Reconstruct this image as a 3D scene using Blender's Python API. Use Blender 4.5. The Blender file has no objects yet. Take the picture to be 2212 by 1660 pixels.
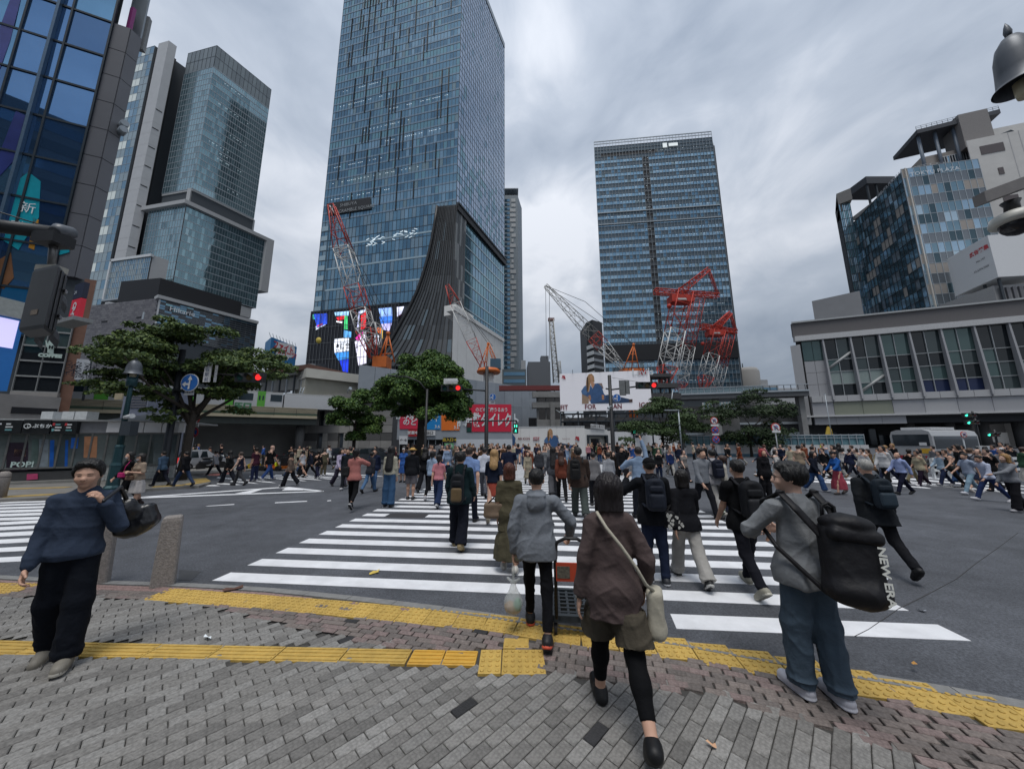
import bpy,bmesh,math,random
import numpy as np
from mathutils import Vector,Matrix
random.seed(7);np.random.seed(7)
SC=bpy.context.scene
COL=SC.collection
# ---------------------------------------------------------------- camera
HC=1.95
F_PX,CX,CY=720.0,1105.5,830.0
TH,ROLL=math.atan(120/720.0),math.radians(0.25)
_r0=np.array([1.,0,0]);_u0=np.array([0,-math.sin(TH),math.cos(TH)])
FW=np.array([0,math.cos(TH),math.sin(TH)])
RT=_r0*math.cos(ROLL)-_u0*math.sin(ROLL)
UP=_u0*math.cos(ROLL)+_r0*math.sin(ROLL)
cam_d=bpy.data.cameras.new('camera');cam=bpy.data.objects.new('camera',cam_d);COL.objects.link(cam)
cam_d.sensor_fit='HORIZONTAL';cam_d.sensor_width=36;cam_d.lens=36*F_PX/2211
cam_d.clip_start=0.05;cam_d.clip_end=6000
cam.matrix_world=Matrix(((RT[0],UP[0],-FW[0],0),(RT[1],UP[1],-FW[1],0),(RT[2],UP[2],-FW[2],HC),(0,0,0,1)))
SC.camera=cam
# ---------------------------------------------------------------- sky, sun, exposure
SUN_EL,SUN_AZ=math.radians(72),math.radians(188)
world=bpy.data.worlds.new('World');SC.world=world;world.use_nodes=True
nt=world.node_tree;N=nt.nodes;LK=nt.links
for n in list(N):N.remove(n)
out=N.new('ShaderNodeOutputWorld');bg=N.new('ShaderNodeBackground');bg.inputs['Strength'].default_value=0.1
sky=N.new('ShaderNodeTexSky');sky.sky_type='NISHITA';sky.sun_disc=False
sky.sun_elevation=SUN_EL;sky.sun_rotation=SUN_AZ;sky.air_density=1.5;sky.dust_density=3
tc=N.new('ShaderNodeTexCoord');sep=N.new('ShaderNodeSeparateXYZ');LK.new(tc.outputs['Generated'],sep.inputs[0])
def wmath(op,a,b=None):
 n=N.new('ShaderNodeMath');n.operation=op
 for i,v in enumerate((a,b)):
  if v is None:continue
  if isinstance(v,(int,float)):n.inputs[i].default_value=v
  else:LK.new(v,n.inputs[i])
 return n.outputs[0]
cmb=N.new('ShaderNodeVectorMath');cmb.operation='MULTIPLY';cmb.inputs[1].default_value=(1,1,1.7);LK.new(tc.outputs['Generated'],cmb.inputs[0])
def wnoise(scale,detail,rough,dist,off):
 mp=N.new('ShaderNodeMapping');mp.inputs['Location'].default_value=off
 mp.inputs['Rotation'].default_value=(0,0,0.6);mp.inputs['Scale'].default_value=(1.0,0.8,1)
 LK.new(cmb.outputs[0],mp.inputs[0])
 n=N.new('ShaderNodeTexNoise');n.inputs['Scale'].default_value=scale;n.inputs['Detail'].default_value=detail
 n.inputs['Roughness'].default_value=rough;n.inputs['Distortion'].default_value=dist
 LK.new(mp.outputs[0],n.inputs['Vector']);return n.outputs['Fac']
big=wnoise(1.6,4,0.5,0.3,(3.1,1.7,0));fine=wnoise(4.2,8,0.55,0.5,(8.3,4.1,0))
dens=wmath('ADD',wmath('MULTIPLY',big,0.7),wmath('MULTIPLY',fine,0.3))
ramp=N.new('ShaderNodeValToRGB');LK.new(dens,ramp.inputs[0])
ramp.color_ramp.elements[0].position=0.38;ramp.color_ramp.elements[0].color=(2.15,2.55,3.2,1)
ramp.color_ramp.elements[1].position=0.62;ramp.color_ramp.elements[1].color=(5.6,5.85,6.35,1)
e=ramp.color_ramp.elements.new(0.5);e.color=(3.3,3.7,4.35,1)
# overcast sky: the zenith is brighter than the horizon
zen=wmath('ADD',wmath('MULTIPLY',wmath('MAXIMUM',sep.outputs[2],0.0),0.75),0.72)
cl=N.new('ShaderNodeMixRGB');cl.blend_type='MULTIPLY';cl.inputs[0].default_value=1
LK.new(ramp.outputs[0],cl.inputs[1]);LK.new(zen,cl.inputs[2])
mx=N.new('ShaderNodeMixRGB');mx.inputs[0].default_value=0.94
LK.new(sky.outputs[0],mx.inputs[1]);LK.new(cl.outputs[0],mx.inputs[2])
LK.new(mx.outputs[0],bg.inputs[0]);LK.new(bg.outputs[0],out.inputs[0])
sun_d=bpy.data.lights.new('sun','SUN');sun_d.energy=1.5;sun_d.angle=math.radians(24);sun_d.color=(1,0.97,0.93)
sun=bpy.data.objects.new('sun',sun_d);COL.objects.link(sun)
_sd=Vector((math.sin(SUN_AZ)*math.cos(SUN_EL),math.cos(SUN_AZ)*math.cos(SUN_EL),math.sin(SUN_EL)))
sun.rotation_euler=_sd.to_track_quat('Z','Y').to_euler();sun.location=_sd*300
vs=SC.view_settings
vs.view_transform='Standard';vs.look='None';vs.exposure=0.42;vs.gamma=1;vs.use_curve_mapping=False
SC.cycles.max_bounces=6;SC.cycles.transparent_max_bounces=16;SC.cycles.use_denoising=True
# ---------------------------------------------------------------- survey helpers
def ray(px,py):return FW+RT*((px-CX)/F_PX)+UP*((CY-py)/F_PX)
def gp(px,py,z=0.0):
 d=ray(px,py);t=(z-HC)/d[2]
 return Vector((d[0]*t,d[1]*t,z))
def at(px,py,Y):
 d=ray(px,py);t=Y/d[1]
 return Vector((d[0]*t,Y,HC+d[2]*t))
def az(px,py):d=ray(px,py);return d[0]/d[1]
def zat(px,py,P):
 d=ray(px,py);return HC+d[2]*math.hypot(P[0],P[1])/math.hypot(d[0],d[1])
def hit_line(px,py,P,dr):
 """where the vertical plane through the lens and a survey point meets the line P + t*dr"""
 a=az(px,py);t=(a*P[1]-P[0])/(dr[0]-a*dr[1])
 return Vector((P[0]+t*dr[0],P[1]+t*dr[1],0)),t
def dirv(deg):
 """unit ground vector, degrees clockwise from straight ahead"""
 return Vector((math.sin(math.radians(deg)),math.cos(math.radians(deg)),0))
 # ---------------------------------------------------------------- materials
MATS={}
def srgb(h):
 if isinstance(h,(tuple,list)):return tuple(h[:3])
 h=h.lstrip('#');v=[int(h[i:i+2],16)/255 for i in(0,2,4)]
 return tuple((c/12.92 if c<=0.04045 else((c+0.055)/1.055)**2.4)for c in v)
def M(name,col=None,rough=0.65,metal=0.0,spec=0.4,var=0.18,vs_=6.0,bump=0.0,bs=40.0,emit=0.0,alpha=1.0,stretch=None,rv=0.0,trans=0.0,obvar=0.0):
 if name in MATS:return MATS[name]
 c=srgb(col);m=bpy.data.materials.new(name);m.use_nodes=True;MATS[name]=m
 t=m.node_tree;p=t.nodes['Principled BSDF'];L=t.links
 p.inputs['Base Color'].default_value=(*c,1);p.inputs['Roughness'].default_value=rough
 p.inputs['Metallic'].default_value=metal;p.inputs['Specular IOR Level'].default_value=spec
 p.inputs['Alpha'].default_value=alpha;p.inputs['Transmission Weight'].default_value=trans
 co=t.nodes.new('ShaderNodeTexCoord');vec=co.outputs['Object']
 if stretch:
  mp=t.nodes.new('ShaderNodeMapping');mp.inputs['Scale'].default_value=stretch
  L.new(vec,mp.inputs[0]);vec=mp.outputs[0]
 colout=None
 if var or rv:
  n=t.nodes.new('ShaderNodeTexNoise');n.inputs['Scale'].default_value=vs_;n.inputs['Detail'].default_value=6
  n.inputs['Roughness'].default_value=0.65;L.new(vec,n.inputs['Vector'])
  if var:
   mr=t.nodes.new('ShaderNodeMapRange');mr.inputs[1].default_value=0.25;mr.inputs[2].default_value=0.75
   mr.inputs[3].default_value=1-var;mr.inputs[4].default_value=1+var;L.new(n.outputs['Fac'],mr.inputs[0])
   x=t.nodes.new('ShaderNodeMixRGB');x.blend_type='MULTIPLY';x.inputs[0].default_value=1
   x.inputs[1].default_value=(*c,1);L.new(mr.outputs[0],x.inputs[2]);colout=x.outputs[0]
  if rv:
   mr=t.nodes.new('ShaderNodeMapRange');mr.inputs[3].default_value=max(0,rough-rv);mr.inputs[4].default_value=min(1,rough+rv)
   L.new(n.outputs['Fac'],mr.inputs[0]);L.new(mr.outputs[0],p.inputs['Roughness'])
 if obvar:
  oi=t.nodes.new('ShaderNodeObjectInfo');mr=t.nodes.new('ShaderNodeMapRange')
  mr.inputs[3].default_value=1-obvar;mr.inputs[4].default_value=1+obvar;L.new(oi.outputs['Random'],mr.inputs[0])
  x=t.nodes.new('ShaderNodeMixRGB');x.blend_type='MULTIPLY';x.inputs[0].default_value=1
  if colout:L.new(colout,x.inputs[1])
  else:x.inputs[1].default_value=(*c,1)
  L.new(mr.outputs[0],x.inputs[2]);colout=x.outputs[0]
 if colout:L.new(colout,p.inputs['Base Color'])
 if emit:
  if colout:L.new(colout,p.inputs['Emission Color'])
  else:p.inputs['Emission Color'].default_value=(*c,1)
  p.inputs['Emission Strength'].default_value=emit
 if bump:
  n2=t.nodes.new('ShaderNodeTexNoise');n2 .inputs['Scale'].default_value=bs;n2 .inputs['Detail'].default_value=4
  L.new(vec,n2 .inputs['Vector'])
  b=t.nodes.new('ShaderNodeBump');b.inputs['Strength'].default_value=bump;b.inputs['Distance'].default_value=0.02
  L.new(n2 .outputs['Fac'],b.inputs['Height']);L.new(b.outputs[0],p.inputs['Normal'])
 return m
def paint(hexcol,rough=0.45):return M('paint_'+str(hexcol),hexcol,rough,var=0.06,vs_=3)
def cloth(hexcol):return M('cloth_'+str(hexcol),hexcol,0.88,spec=0.15,var=0.14,vs_=9,bump=0.35,bs=26)
def glow(name,col,s=2.0):return M(name,col,0.5,var=0,emit=s)
def glass_mat(name,col=None,metal=0.7,rough=0.06,var=0.10,wob=0.0):
 m=M(name,col,rough,metal,0.5,var=var,vs_=0.15,bump=wob,bs=0.5)
 return m
 # ---------------------------------------------------------------- mesh builder
class MB:
 def __init__(s):s.v=[];s.f=[];s.m=[];s.smooth=[]
 def add(s,vs,fs,mi=0,sm=False):
  b=len(s.v);s.v+=[tuple(v)for v in vs];s.f+=[tuple(b+i for i in f)for f in fs]
  s.m+=[mi]*len(fs);s.smooth+=[sm]*len(fs);return s
 def quad(s,a,b,c,d,mi=0):return s.add([a,b,c,d],[(0,1,2,3)],mi)
 def hexa(s,p,mi=0):
  return s.add(p,[(3,2,1,0),(4,5,6,7),(0,1,5,4),(1,2,6,5),(2,3,7,6),(3,0,4,7)],mi)
 def box(s,x0,x1,y0,y1,z0,z1,mi=0):
  return s.hexa([(x0,y0,z0),(x1,y0,z0),(x1,y1,z0),(x0,y1,z0),(x0,y0,z1),(x1,y0,z1),(x1,y1,z1),(x0,y1,z1)],mi)
 def obox(s,o,ux,uy,uz,mi=0):
  o=Vector(o);ux,uy,uz=Vector(ux),Vector(uy),Vector(uz)
  return s.hexa([o,o+ux,o+ux+uy,o+uy,o+uz,o+ux+uz,o+ux+uy+uz,o+uy+uz],mi)
 def prism(s,ring,z0,z1,mi=0,cap=True):
  n=len(ring);vs=[(p[0],p[1],z0)for p in ring]+[(p[0],p[1],z1)for p in ring]
  fs=[(i,(i+1)%n,n+(i+1)%n,n+i)for i in range(n)]
  if cap:fs+=[tuple(range(n-1,-1,-1)),tuple(range(n,2*n))]
  return s.add(vs,fs,mi)
 def tube(s,pts,r,n=8,mi=0,cap=True,sm=True):
  pts=[Vector(p)for p in pts];rs=r if isinstance(r,(list,tuple))else[r]*len(pts)
  vs=[];prev=None
  for i,p in enumerate(pts):
   d=(pts[min(i+1,len(pts)-1)]-pts[max(i-1,0)]).normalized()
   if prev is None:a=d.orthogonal().normalized()
   else:a=(prev-d*prev.dot(d));a=a.normalized()if a.length>1e-6 else d.orthogonal().normalized()
   prev=a;b=d.cross(a)
   for k in range(n):
    t=2*math.pi*k/n;vs.append(p+(a*math.cos(t)+b*math.sin(t))*rs[i])
  fs=[]
  for i in range(len(pts)-1):
   for k in range(n):
    k2=(k+1)%n;fs.append((i*n+k,i*n+k2,(i+1)*n+k2,(i+1)*n+k))
  s.add(vs,fs,mi,sm)
  if cap:b0=len(s.v)-len(vs);s.f+=[tuple(b0+k for k in range(n-1,-1,-1)),tuple(b0+len(vs)-n+k for k in range(n))];s.m+=[mi,mi];s.smooth+=[False,False]
  return s
 def lathe(s,prof,c=(0,0,0),n=16,mi=0,sm=True,cap=True):
  vs=[];fs=[]
  for r,z in prof:
   for k in range(n):t=2*math.pi*k/n;vs.append((c[0]+r*math.cos(t),c[1]+r*math.sin(t),c[2]+z))
  for i in range(len(prof)-1):
   for k in range(n):k2=(k+1)%n;fs.append((i*n+k,i*n+k2,(i+1)*n+k2,(i+1)*n+k))
  s.add(vs,fs,mi,sm)
  if cap:b0=len(s.v)-len(vs);s.f+=[tuple(b0+k for k in range(n-1,-1,-1)),tuple(b0+len(vs)-n+k for k in range(n))];s.m+=[mi,mi];s.smooth+=[False,False]
  return s
 def ball(s,c,r,n=8,mi=0,sq=(1,1,1)):
  pr=[];vs=[];fs=[]
  for i in range(n+1):
   ph=math.pi*i/n
   for k in range(2*n):
    t=math.pi*k/n;vs.append((c[0]+r*sq[0]*math.sin(ph)*math.cos(t),c[1]+r*sq[1]*math.sin(ph)*math.sin(t),c[2]-r*sq[2]*math.cos(ph)))
  for i in range(n):
   for k in range(2*n):k2=(k+1)%(2*n);fs.append((i*2*n+k,i*2*n+k2,(i+1)*2*n+k2,(i+1)*2*n+k))
  return s.add(vs,fs,mi,True)
 def mesh(s,name,mats):
  me=bpy.data.meshes.new(name);me.from_pydata(s.v,[],s.f)
  for m in(mats if isinstance(mats,(list,tuple))else[mats]):me.materials.append(m)
  me.polygons.foreach_set('material_index',s.m);me.polygons.foreach_set('use_smooth',s.smooth)
  me.update();return me
 def build(s,name,mats,parent=None,local=False,**kw):
  return link(name,s.mesh(name,mats),parent,local,**kw)
def link(name,me,parent=None,local=False,loc=None,rot=None,label=None,cat=None,group=None,kind=None):
 o=bpy.data.objects.new(name,me);COL.objects.link(o)
 if parent:
  o.parent=parent
  if not local:
   o.matrix_parent_inverse=PINV[parent.name]
 if loc is not None:o.location=loc
 if rot is not None:o.rotation_euler=rot
 return tag(o,label,cat,group,kind)
PINV={}
def tag(o,label=None,cat=None,group=None,kind=None):
 for k,v in(('label',label),('category',cat),('group',group),('kind',kind)):
  if v:o[k]=v
 return o
def thing(name,label,cat,loc=(0,0,0),rz=0.0,group=None):
 o=bpy.data.objects.new(name,None);COL.objects.link(o);o.empty_display_size=0.3
 o.location=loc;o.rotation_euler=(0,0,rz)
 mw=Matrix.Translation(Vector(loc))@Matrix.Rotation(rz,4,'Z');PINV[o.name]=mw.inverted()
 return tag(o,label,cat,group)
def sub(o):
 PINV[o.name]=Matrix.Identity(4)if not o.parent else(PINV[o.parent.name]@Matrix.Identity(4))
 return o
def put(name,mb,mats,root,under=None,kind=None,label=None):
 """a part in place: child of root, or a sub-part of the part `under`; vertices are stored in the root's frame"""
 inv=PINV[root.name]
 mb.v=[tuple(inv@Vector(v))for v in mb.v]
 o=bpy.data.objects.new(name,mb.mesh(name,mats));COL.objects.link(o);o.parent=under or root
 return tag(o,label,kind=kind)
def put_mesh(name,me,root,under=None,loc=None,rot=None,kind=None):
 o=bpy.data.objects.new(name,me);COL.objects.link(o);o.parent=under or root
 if loc is not None:o.location=loc
 if rot is not None:o.rotation_euler=rot
 if kind:o['kind']=kind
 return o
def copy_tree(o,parent=None):
 c=o.copy();COL.objects.link(c)
 if parent:c.parent=parent
 for ch in list(o.children):copy_tree(ch,c)
 return c
_tmpfont={}
def text_mb(txt,size,thick=0.0,align='CENTER',bold=0.0,sx=1.0,spacing=1.0):
 """flat lettering in the XZ plane (front faces -Y) as an MB centred on the origin"""
 cu=bpy.data.curves.new('lettering','FONT');cu.body=txt;cu.size=size;cu.align_x=align;cu.align_y='CENTER'
 cu.extrude=thick;cu.offset=bold;cu.resolution_u=2;cu.space_character=spacing
 o=bpy.data.objects.new('lettering',cu);COL.objects.link(o)
 me=bpy.data.meshes.new_from_object(o.evaluated_get(bpy.context.evaluated_depsgraph_get()))
 mb=MB();mb.add([(v.co.x*sx,-v.co.z,v.co.y)for v in me.vertices],[tuple(p.vertices)for p in me.polygons])
 bpy.data.objects.remove(o);bpy.data.curves.remove(cu);bpy.data.meshes.remove(me)
 return mb
def orient(mb,o,ux,n_out):
 """move an XZ-plane MB so that x runs along ux, z stays up and its front looks along n_out"""
 o,ux,nn=Vector(o),Vector(ux).normalized(),Vector(n_out).normalized()
 uz=Vector((0,0,1))
 mb.v=[tuple(o+ux*v[0]+uz*v[2]-nn*v[1])for v in mb.v];return mb
def face_text(txt,size,o,ux,nn,**kw):return orient(text_mb(txt,size,**kw),o,ux,nn)
# ================================================================ ground, road, markings, pavement
def asphalt_mat():
 m=bpy.data.materials.new('asphalt');m.use_nodes=True;t=m.node_tree;p=t.nodes['Principled BSDF'];L=t.links
 co=t.nodes.new('ShaderNodeTexCoord')
 def nz(s,d,r=0.6):
  n=t.nodes.new('ShaderNodeTexNoise');n.inputs['Scale'].default_value=s;n.inputs['Detail'].default_value=d
  n.inputs['Roughness'].default_value=r;L.new(co.outputs['Object'],n.inputs['Vector']);return n.outputs['Fac']
 def rampf(f,a,b,c0,c1):
  r=t.nodes.new('ShaderNodeMapRange');r.inputs[1].default_value=a;r.inputs[2].default_value=b
  r.inputs[3].default_value=c0;r.inputs[4].default_value=c1;L.new(f,r.inputs[0]);return r.outputs[0]
 def mul(a,b):
  x=t.nodes.new('ShaderNodeMath');x.operation='MULTIPLY';L.new(a,x.inputs[0]);L.new(b,x.inputs[1]);return x.outputs[0]
 speck=rampf(nz(38,5,0.85),0.36,0.66,0.45,1.6);patch=rampf(nz(0.42,5,.65),0.34,0.66,0.72,1.28);mid=rampf(nz(3,6,.7),0.3,0.7,0.8,1.2)
 v=mul(mul(speck,patch),mid)
 x=t.nodes.new('ShaderNodeMixRGB');x.blend_type='MULTIPLY';x.inputs[0].default_value=1
 x.inputs[1].default_value=(0.074,0.079,0.09,1);L.new(v,x.inputs[2]);L.new(x.outputs[0],p.inputs['Base Color'])
 p.inputs['Roughness'].default_value=0.72;p.inputs['Specular IOR Level'].default_value=0.35
 b=t.nodes.new('ShaderNodeBump');b.inputs['Strength'].default_value=0.5;b.inputs['Distance'].default_value=0.006
 L.new(nz(120,2),b.inputs['Height']);L.new(b.outputs[0],p.inputs['Normal']);return m
ASPH=asphalt_mat()
def worn_paint(name,col,edge):
 m=M(name,col,0.6,var=0.17,vs_=2.2,bump=0.3,bs=120);t=m.node_tree;p=t.nodes['Principled BSDF'];L=t.links
 co=t.nodes.new('ShaderNodeTexCoord');n=t.nodes.new('ShaderNodeTexNoise');n.inputs['Scale'].default_value=22;n.inputs['Detail'].default_value=7;n.inputs['Roughness'].default_value=0.75
 L.new(co.outputs['Object'],n.inputs['Vector'])
 r=t.nodes.new('ShaderNodeMapRange');r.inputs[1].default_value=edge;r.inputs[2].default_value=edge+0.06;L.new(n.outputs['Fac'],r.inputs[0])
 old=p.inputs['Base Color'].links[0].from_socket
 x=t.nodes.new('ShaderNodeMixRGB');x.inputs[2].default_value=(0.085,0.085,0.09,1);L.new(r.outputs[0],x.inputs[0]);L.new(old,x.inputs[1])
 L.new(x.outputs[0],p.inputs['Base Color']);return m
WHITE_P=worn_paint('road_paint',(0.70,0.71,0.73),0.655)
road=MB().quad((-1500,-300,0),(1500,-300,0),(1500,2500,0),(-1500,2500,0)).build('road',ASPH,kind='structure')
PINV[road.name]=Matrix.Identity(4)
def paint_quad(name,pts,mat=WHITE_P,z=0.004,t=0.003):
 p=[(q[0],q[1],0.0005)for q in pts]+[(q[0],q[1],z)for q in pts]
 return put(name,MB().hexa(p),mat,road)
 # --- the wide scramble crossing straight ahead
k2,ox2,oy2=0.39045,431.8,1007.6
UPL=[(180,585),(350,505),(490,447),(605,395),(710,350),(795,313),(866,283),(925,257),(988,234)]
Lg=[gp(ox2+k2*x,oy2+k2*y)for x,y in UPL]
u_=Vector((math.cos(math.radians(6)),-math.sin(math.radians(6)),0));n_=Vector((-u_.y,u_.x,0))
n0=Lg[0].dot(n_);per=(Lg[-1].dot(n_)-n0)/8
lx=np.polyfit([p.y for p in Lg],[p.x for p in Lg],1)
Rg=[gp(1295.5+.41388*x,oy2+.41388*y)for x,y in((1755,823),(1505,700),(1395,645),(570,252),(650,282))]
rx=np.polyfit([p.y for p in Rg],[p.x for p in Rg],1)
def edge_pt(nv,fit):
 y=(nv-n_.x*fit[1])/(n_.y+n_.x*fit[0]);return Vector((fit[0]*y+fit[1],y,0))
for k in range(-1,40):
 hi=n0+per*k if k<9 else n0+per*k;lo=hi-per*0.5
 a,b=edge_pt(lo,lx),edge_pt(hi,lx);c,d=edge_pt(hi,rx),edge_pt(lo,rx)
 if k==-1:
  a=gp(1295.5+.41388*400,oy2+.41388*845);b=gp(1295.5+.41388*367,oy2+.41388*768)
 if k==7:
  m0,m1,m2=b+(c-b)*.07,b+(c-b)*.19,0
  q0,q1=a+(d-a)*.07,a+(d-a)*.19
  paint_quad('crosswalk_stripe',[a,q0,m0,b]);paint_quad('crosswalk_stripe',[q1,d,c,m1])
  paint_quad('asphalt_patch',[q0+u_*.02-n_*.1,q1-u_*.02-n_*.1,m1-u_*.02+n_*.1,m0+u_*.02+n_*.1],M('fresh_asphalt',(.035,.035,.038),.8,vs_=60))
  continue
 paint_quad('crosswalk_stripe',[a,d,c,b])
 # --- crossing on the left
k3,oy3=0.22777,1007.6
LS=[(860,905),(768,808),(690,728),(625,662),(572,602),(525,552),(485,510),(447,470),(414,436),(385,402),(358,372),(335,347),(313,323)]
for a,b in LS:
 sl=-0.05 if a>500 else-0.03
 xr=330+(860-a)*0.29
 P=[gp(k3*x,oy3+k3*(y+sl*x))for x,y in((-500,b),(xr,b),(xr+8,a),(-500,a))]
 paint_quad('crosswalk_stripe',P)
 # --- far crossing on the left, where people walk towards the station
k6,ox6,oy6=.1952,431.8,935.7
def q6(*pts):return[gp(ox6+k6*x,oy6+k6*y)for x,y in pts]
for(x0,y0,x1,y1,h)in((65,582,225,580,11),(180,558,470,572,12),(330,534,650,556,12),(180,493,840,548,13),(540,478,1180,528,12),(700,470,1350,518,11),(820,463,1500,508,10),(960,455,1540,494,9),(1350,452,1900,490,9),(1360,440,2050,478,8)):
 paint_quad('crosswalk_stripe',q6((x0,y0),(x1,y1),(x1-60,y1-h),(x0+20,y0-h)))
k8,ox8,oy8=.21865,1727.4,935.7
def q8(*pts):return[gp(ox8+k8*x,oy8+k8*y)for x,y in pts]
for(x0,y0,x1,y1,h)in((-450,425,560,440,9),(-460,400,400,412,8),(100,478,960,520,14),(120,455,1300,545,14),(360,440,1700,545,14),(640,440,2000,580,15),(900,440,2300,560,13),(1200,440,2500,545,12),(1800,545,2300,600,14)):
 paint_quad('crosswalk_stripe',q8((x0,y0),(x1,y1),(x1-60,y1-h),(x0+30,y0-h)))
 # --- painted island and lane dashes
paint_quad('lane_line',q6((-880,725),(1370,642),(1370,634),(-880,712)))
paint_quad('lane_line',q6((-700,712),(885,602),(870,594),(-700,703)))
paint_quad('lane_line',q6((885,602),(1370,642),(1350,632),(980,590)))
paint_quad('island_arrow',q6((385,664),(560,660),(720,608),(600,624)),z=.006)
paint_quad('island_arrow',q6((905,630),(1140,626),(1060,604),(960,600)),z=.006)
paint_quad('lane_dash',q6((828,770),(1188,752),(1180,745),(832,762)))
paint_quad('lane_dash',q6((60,806),(380,787),(378,780),(90,800)))
paint_quad('lane_dash',q6((1405,748),(1452,745),(1448,737),(1412,740)))
# --- tar seam and a cover plate in the carriageway
SEAM=M('tar_seam',(.05,.05,.053),.8,vs_=40)
sp=[gp(1295.5+.41388*x,oy2+.41388*y)for x,y in((1330,885),(1400,850),(1560,740),(1720,660),(1860,585),(1960,505),(2080,420),(2180,345))]
for i in range(len(sp)-1):
 d=(sp[i+1]-sp[i]).normalized();w=Vector((-d.y,d.x,0))*random.uniform(.0025,.006)
 paint_quad('tar_seam',[sp[i]-w,sp[i+1]-w,sp[i+1]+w,sp[i]+w],SEAM,z=.0052)
cp=[gp(k3*x,oy3+k3*y)for x,y in((1690,1075),(1810,1080),(1910,992),(1700,975))]
paint_quad('cover_plate',cp,M('cover_plate',(.05,.052,.056),.6,var=.3,vs_=30))
# ---------------------------------------------------------------- the near pavement
KERB=[(-40.,5.9)]+[tuple(gp(x,y,.05)[:2])for x,y in((0,1240),(180,1250),(440,1258),(600,1268),(800,1288),(1000,1312),(1200,1342),(1450,1375),(1700,1420),(1900,1455),(2211,1505))]+[(5.2,2.05),(6.6,.9),(7.6,-.8),(8,-4)]
KX,KY=[p[0]for p in KERB],[p[1]for p in KERB]
def yk(x):return float(np.interp(x,KX,KY))
def k_at(x,d):
 e=.05;t=Vector((2*e,yk(x+e)-yk(x-e),0)).normalized();return Vector((x+t.y*d,yk(x)-t.x*d,0))
ring=KERB[:];base=MB()
pts_in=[k_at(x,.13)for x in np.linspace(-20,6.5,90)]
poly=[(-20,-6)]+[(7.4,-6)]+[(p.x,p.y)for p in reversed(pts_in)]
base.add([(x,y,.030)for x,y in poly],[tuple(range(len(poly)))])
pave=base.build('pavement',M('joint_sand',(.055,.053,.05),.95,var=.3,vs_=30),kind='structure');PINV[pave.name]=Matrix.Identity(4)
KM=M('kerb_concrete',(.20,.20,.195),.8,var=.25,vs_=9,bump=.3,bs=60)
xs=np.arange(-14,6.3,.6)
kerb=bpy.data.objects.new('kerb',None);COL.objects.link(kerb);kerb['kind']='structure';PINV[kerb.name]=Matrix.Identity(4)
for i in range(len(xs)-1):
 a,b=xs[i]+.004,xs[i+1]-.004
 A0,B0,A1,B1=k_at(a,0),k_at(b,0),k_at(a,.13),k_at(b,.13)
 zt=.056
 put('kerb_stone',MB().hexa([(A1 .x,A1 .y,-.05),(B1 .x,B1 .y,-.05),(B0 .x,B0 .y,-.05),(A0 .x,A0 .y,-.05),(A1 .x,A1 .y,zt),(B1 .x,B1 .y,zt),(B0 .x,B0 .y,zt-.012),(A0 .x,A0 .y,zt-.012)]),KM,kerb)
def stone(name,c,v=.30):return M(name,tuple(q*.93 for q in c),.78,spec=.35,var=v*1.45,vs_=42,bump=.45,bs=90,obvar=.16)
GREY=[stone('granite_grey',(.205,.198,.186)),stone('granite_light',(.24,.234,.222)),stone('granite_dull',(.165,.159,.150)),stone('granite_black',(.035,.035,.037),.2)]
BROWN=[stone('clinker_brown',(.195,.165,.150)),stone('clinker_rose',(.215,.165,.155)),stone('clinker_dull',(.155,.135,.125)),GREY[3]]
PINK=[stone('clinker_pink',(.27,.185,.17))]
PAVER_MATS=GREY+BROWN[:3]+PINK
BND=[tuple(gp(x,y,.05)[:2])for x,y in((181,1287),(439,1304),(683,1365),(1177,1449),(1284,1469),(1489,1490),(1693,1541),(1898,1602),(2026,1658))]
BX,BY=[-40]+[p[0]for p in BND]+[3.2],[4.9]+[p[1]for p in BND]+[1.5]
def yb(x):return float(np.interp(x,BX,BY))
def paver_mesh(l,w,h=.03,ch=.005):
 m=MB();a,b=l/2,w/2
 m.add([(-a,-b,0),(a,-b,0),(a,b,0),(-a,b,0),(-a,-b,h-ch),(a,-b,h-ch),(a,b,h-ch),(-a,b,h-ch),(-a+ch,-b+ch,h),(a-ch,-b+ch,h),(a-ch,b-ch,h),(-a+ch,b-ch,h)],
[(0,1,5,4),(1,2,6,5),(2,3,7,6),(3,0,4,7),(4,5,9,8),(5,6,10,9),(6,7,11,10),(7,4,8,11),(8,9,10,11)]);return m
def in_tact(x,y):
 for(cx,cy,l,w,ang)in TILES:
  dx,dy=x-cx,y-cy;c,s=math.cos(ang),math.sin(ang)
  if abs(dx*c+dy*s)<l/2-.01 and abs(-dx*s+dy*c)<w/2-.01:return True
 return False
TILES=[];TKIND=[]
# warning tiles along the kerb: stepped row
CL=[(-4.44,4.6),(-2.1,4.24),(-.1,3.87),(.5,3.68),(1.45,3.46),(2.37,3.17),(3.2,2.79),(3.7,2.55),(4.6,2.0)]
cxs=[p[0]for p in CL];cys=[p[1]for p in CL]
x=-4.36
while x<4.7:
 y=float(np.interp(x,cxs,cys));slope=(float(np.interp(x+.2,cxs,cys))-float(np.interp(x-.2,cxs,cys)))/.4
 ang=math.atan(slope)*(.95 if x<.8 else .45)
 TILES.append((x,y,.325,.325,ang));TKIND.append('dot');x+=.33*math.cos(math.atan(slope))*(1.0 if x<.8 else 1.02)
for i in range(5):TILES.append((-7.9+i*.33,4.82-.01*i,.325,.325,-.03));TKIND.append('dot')
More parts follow.
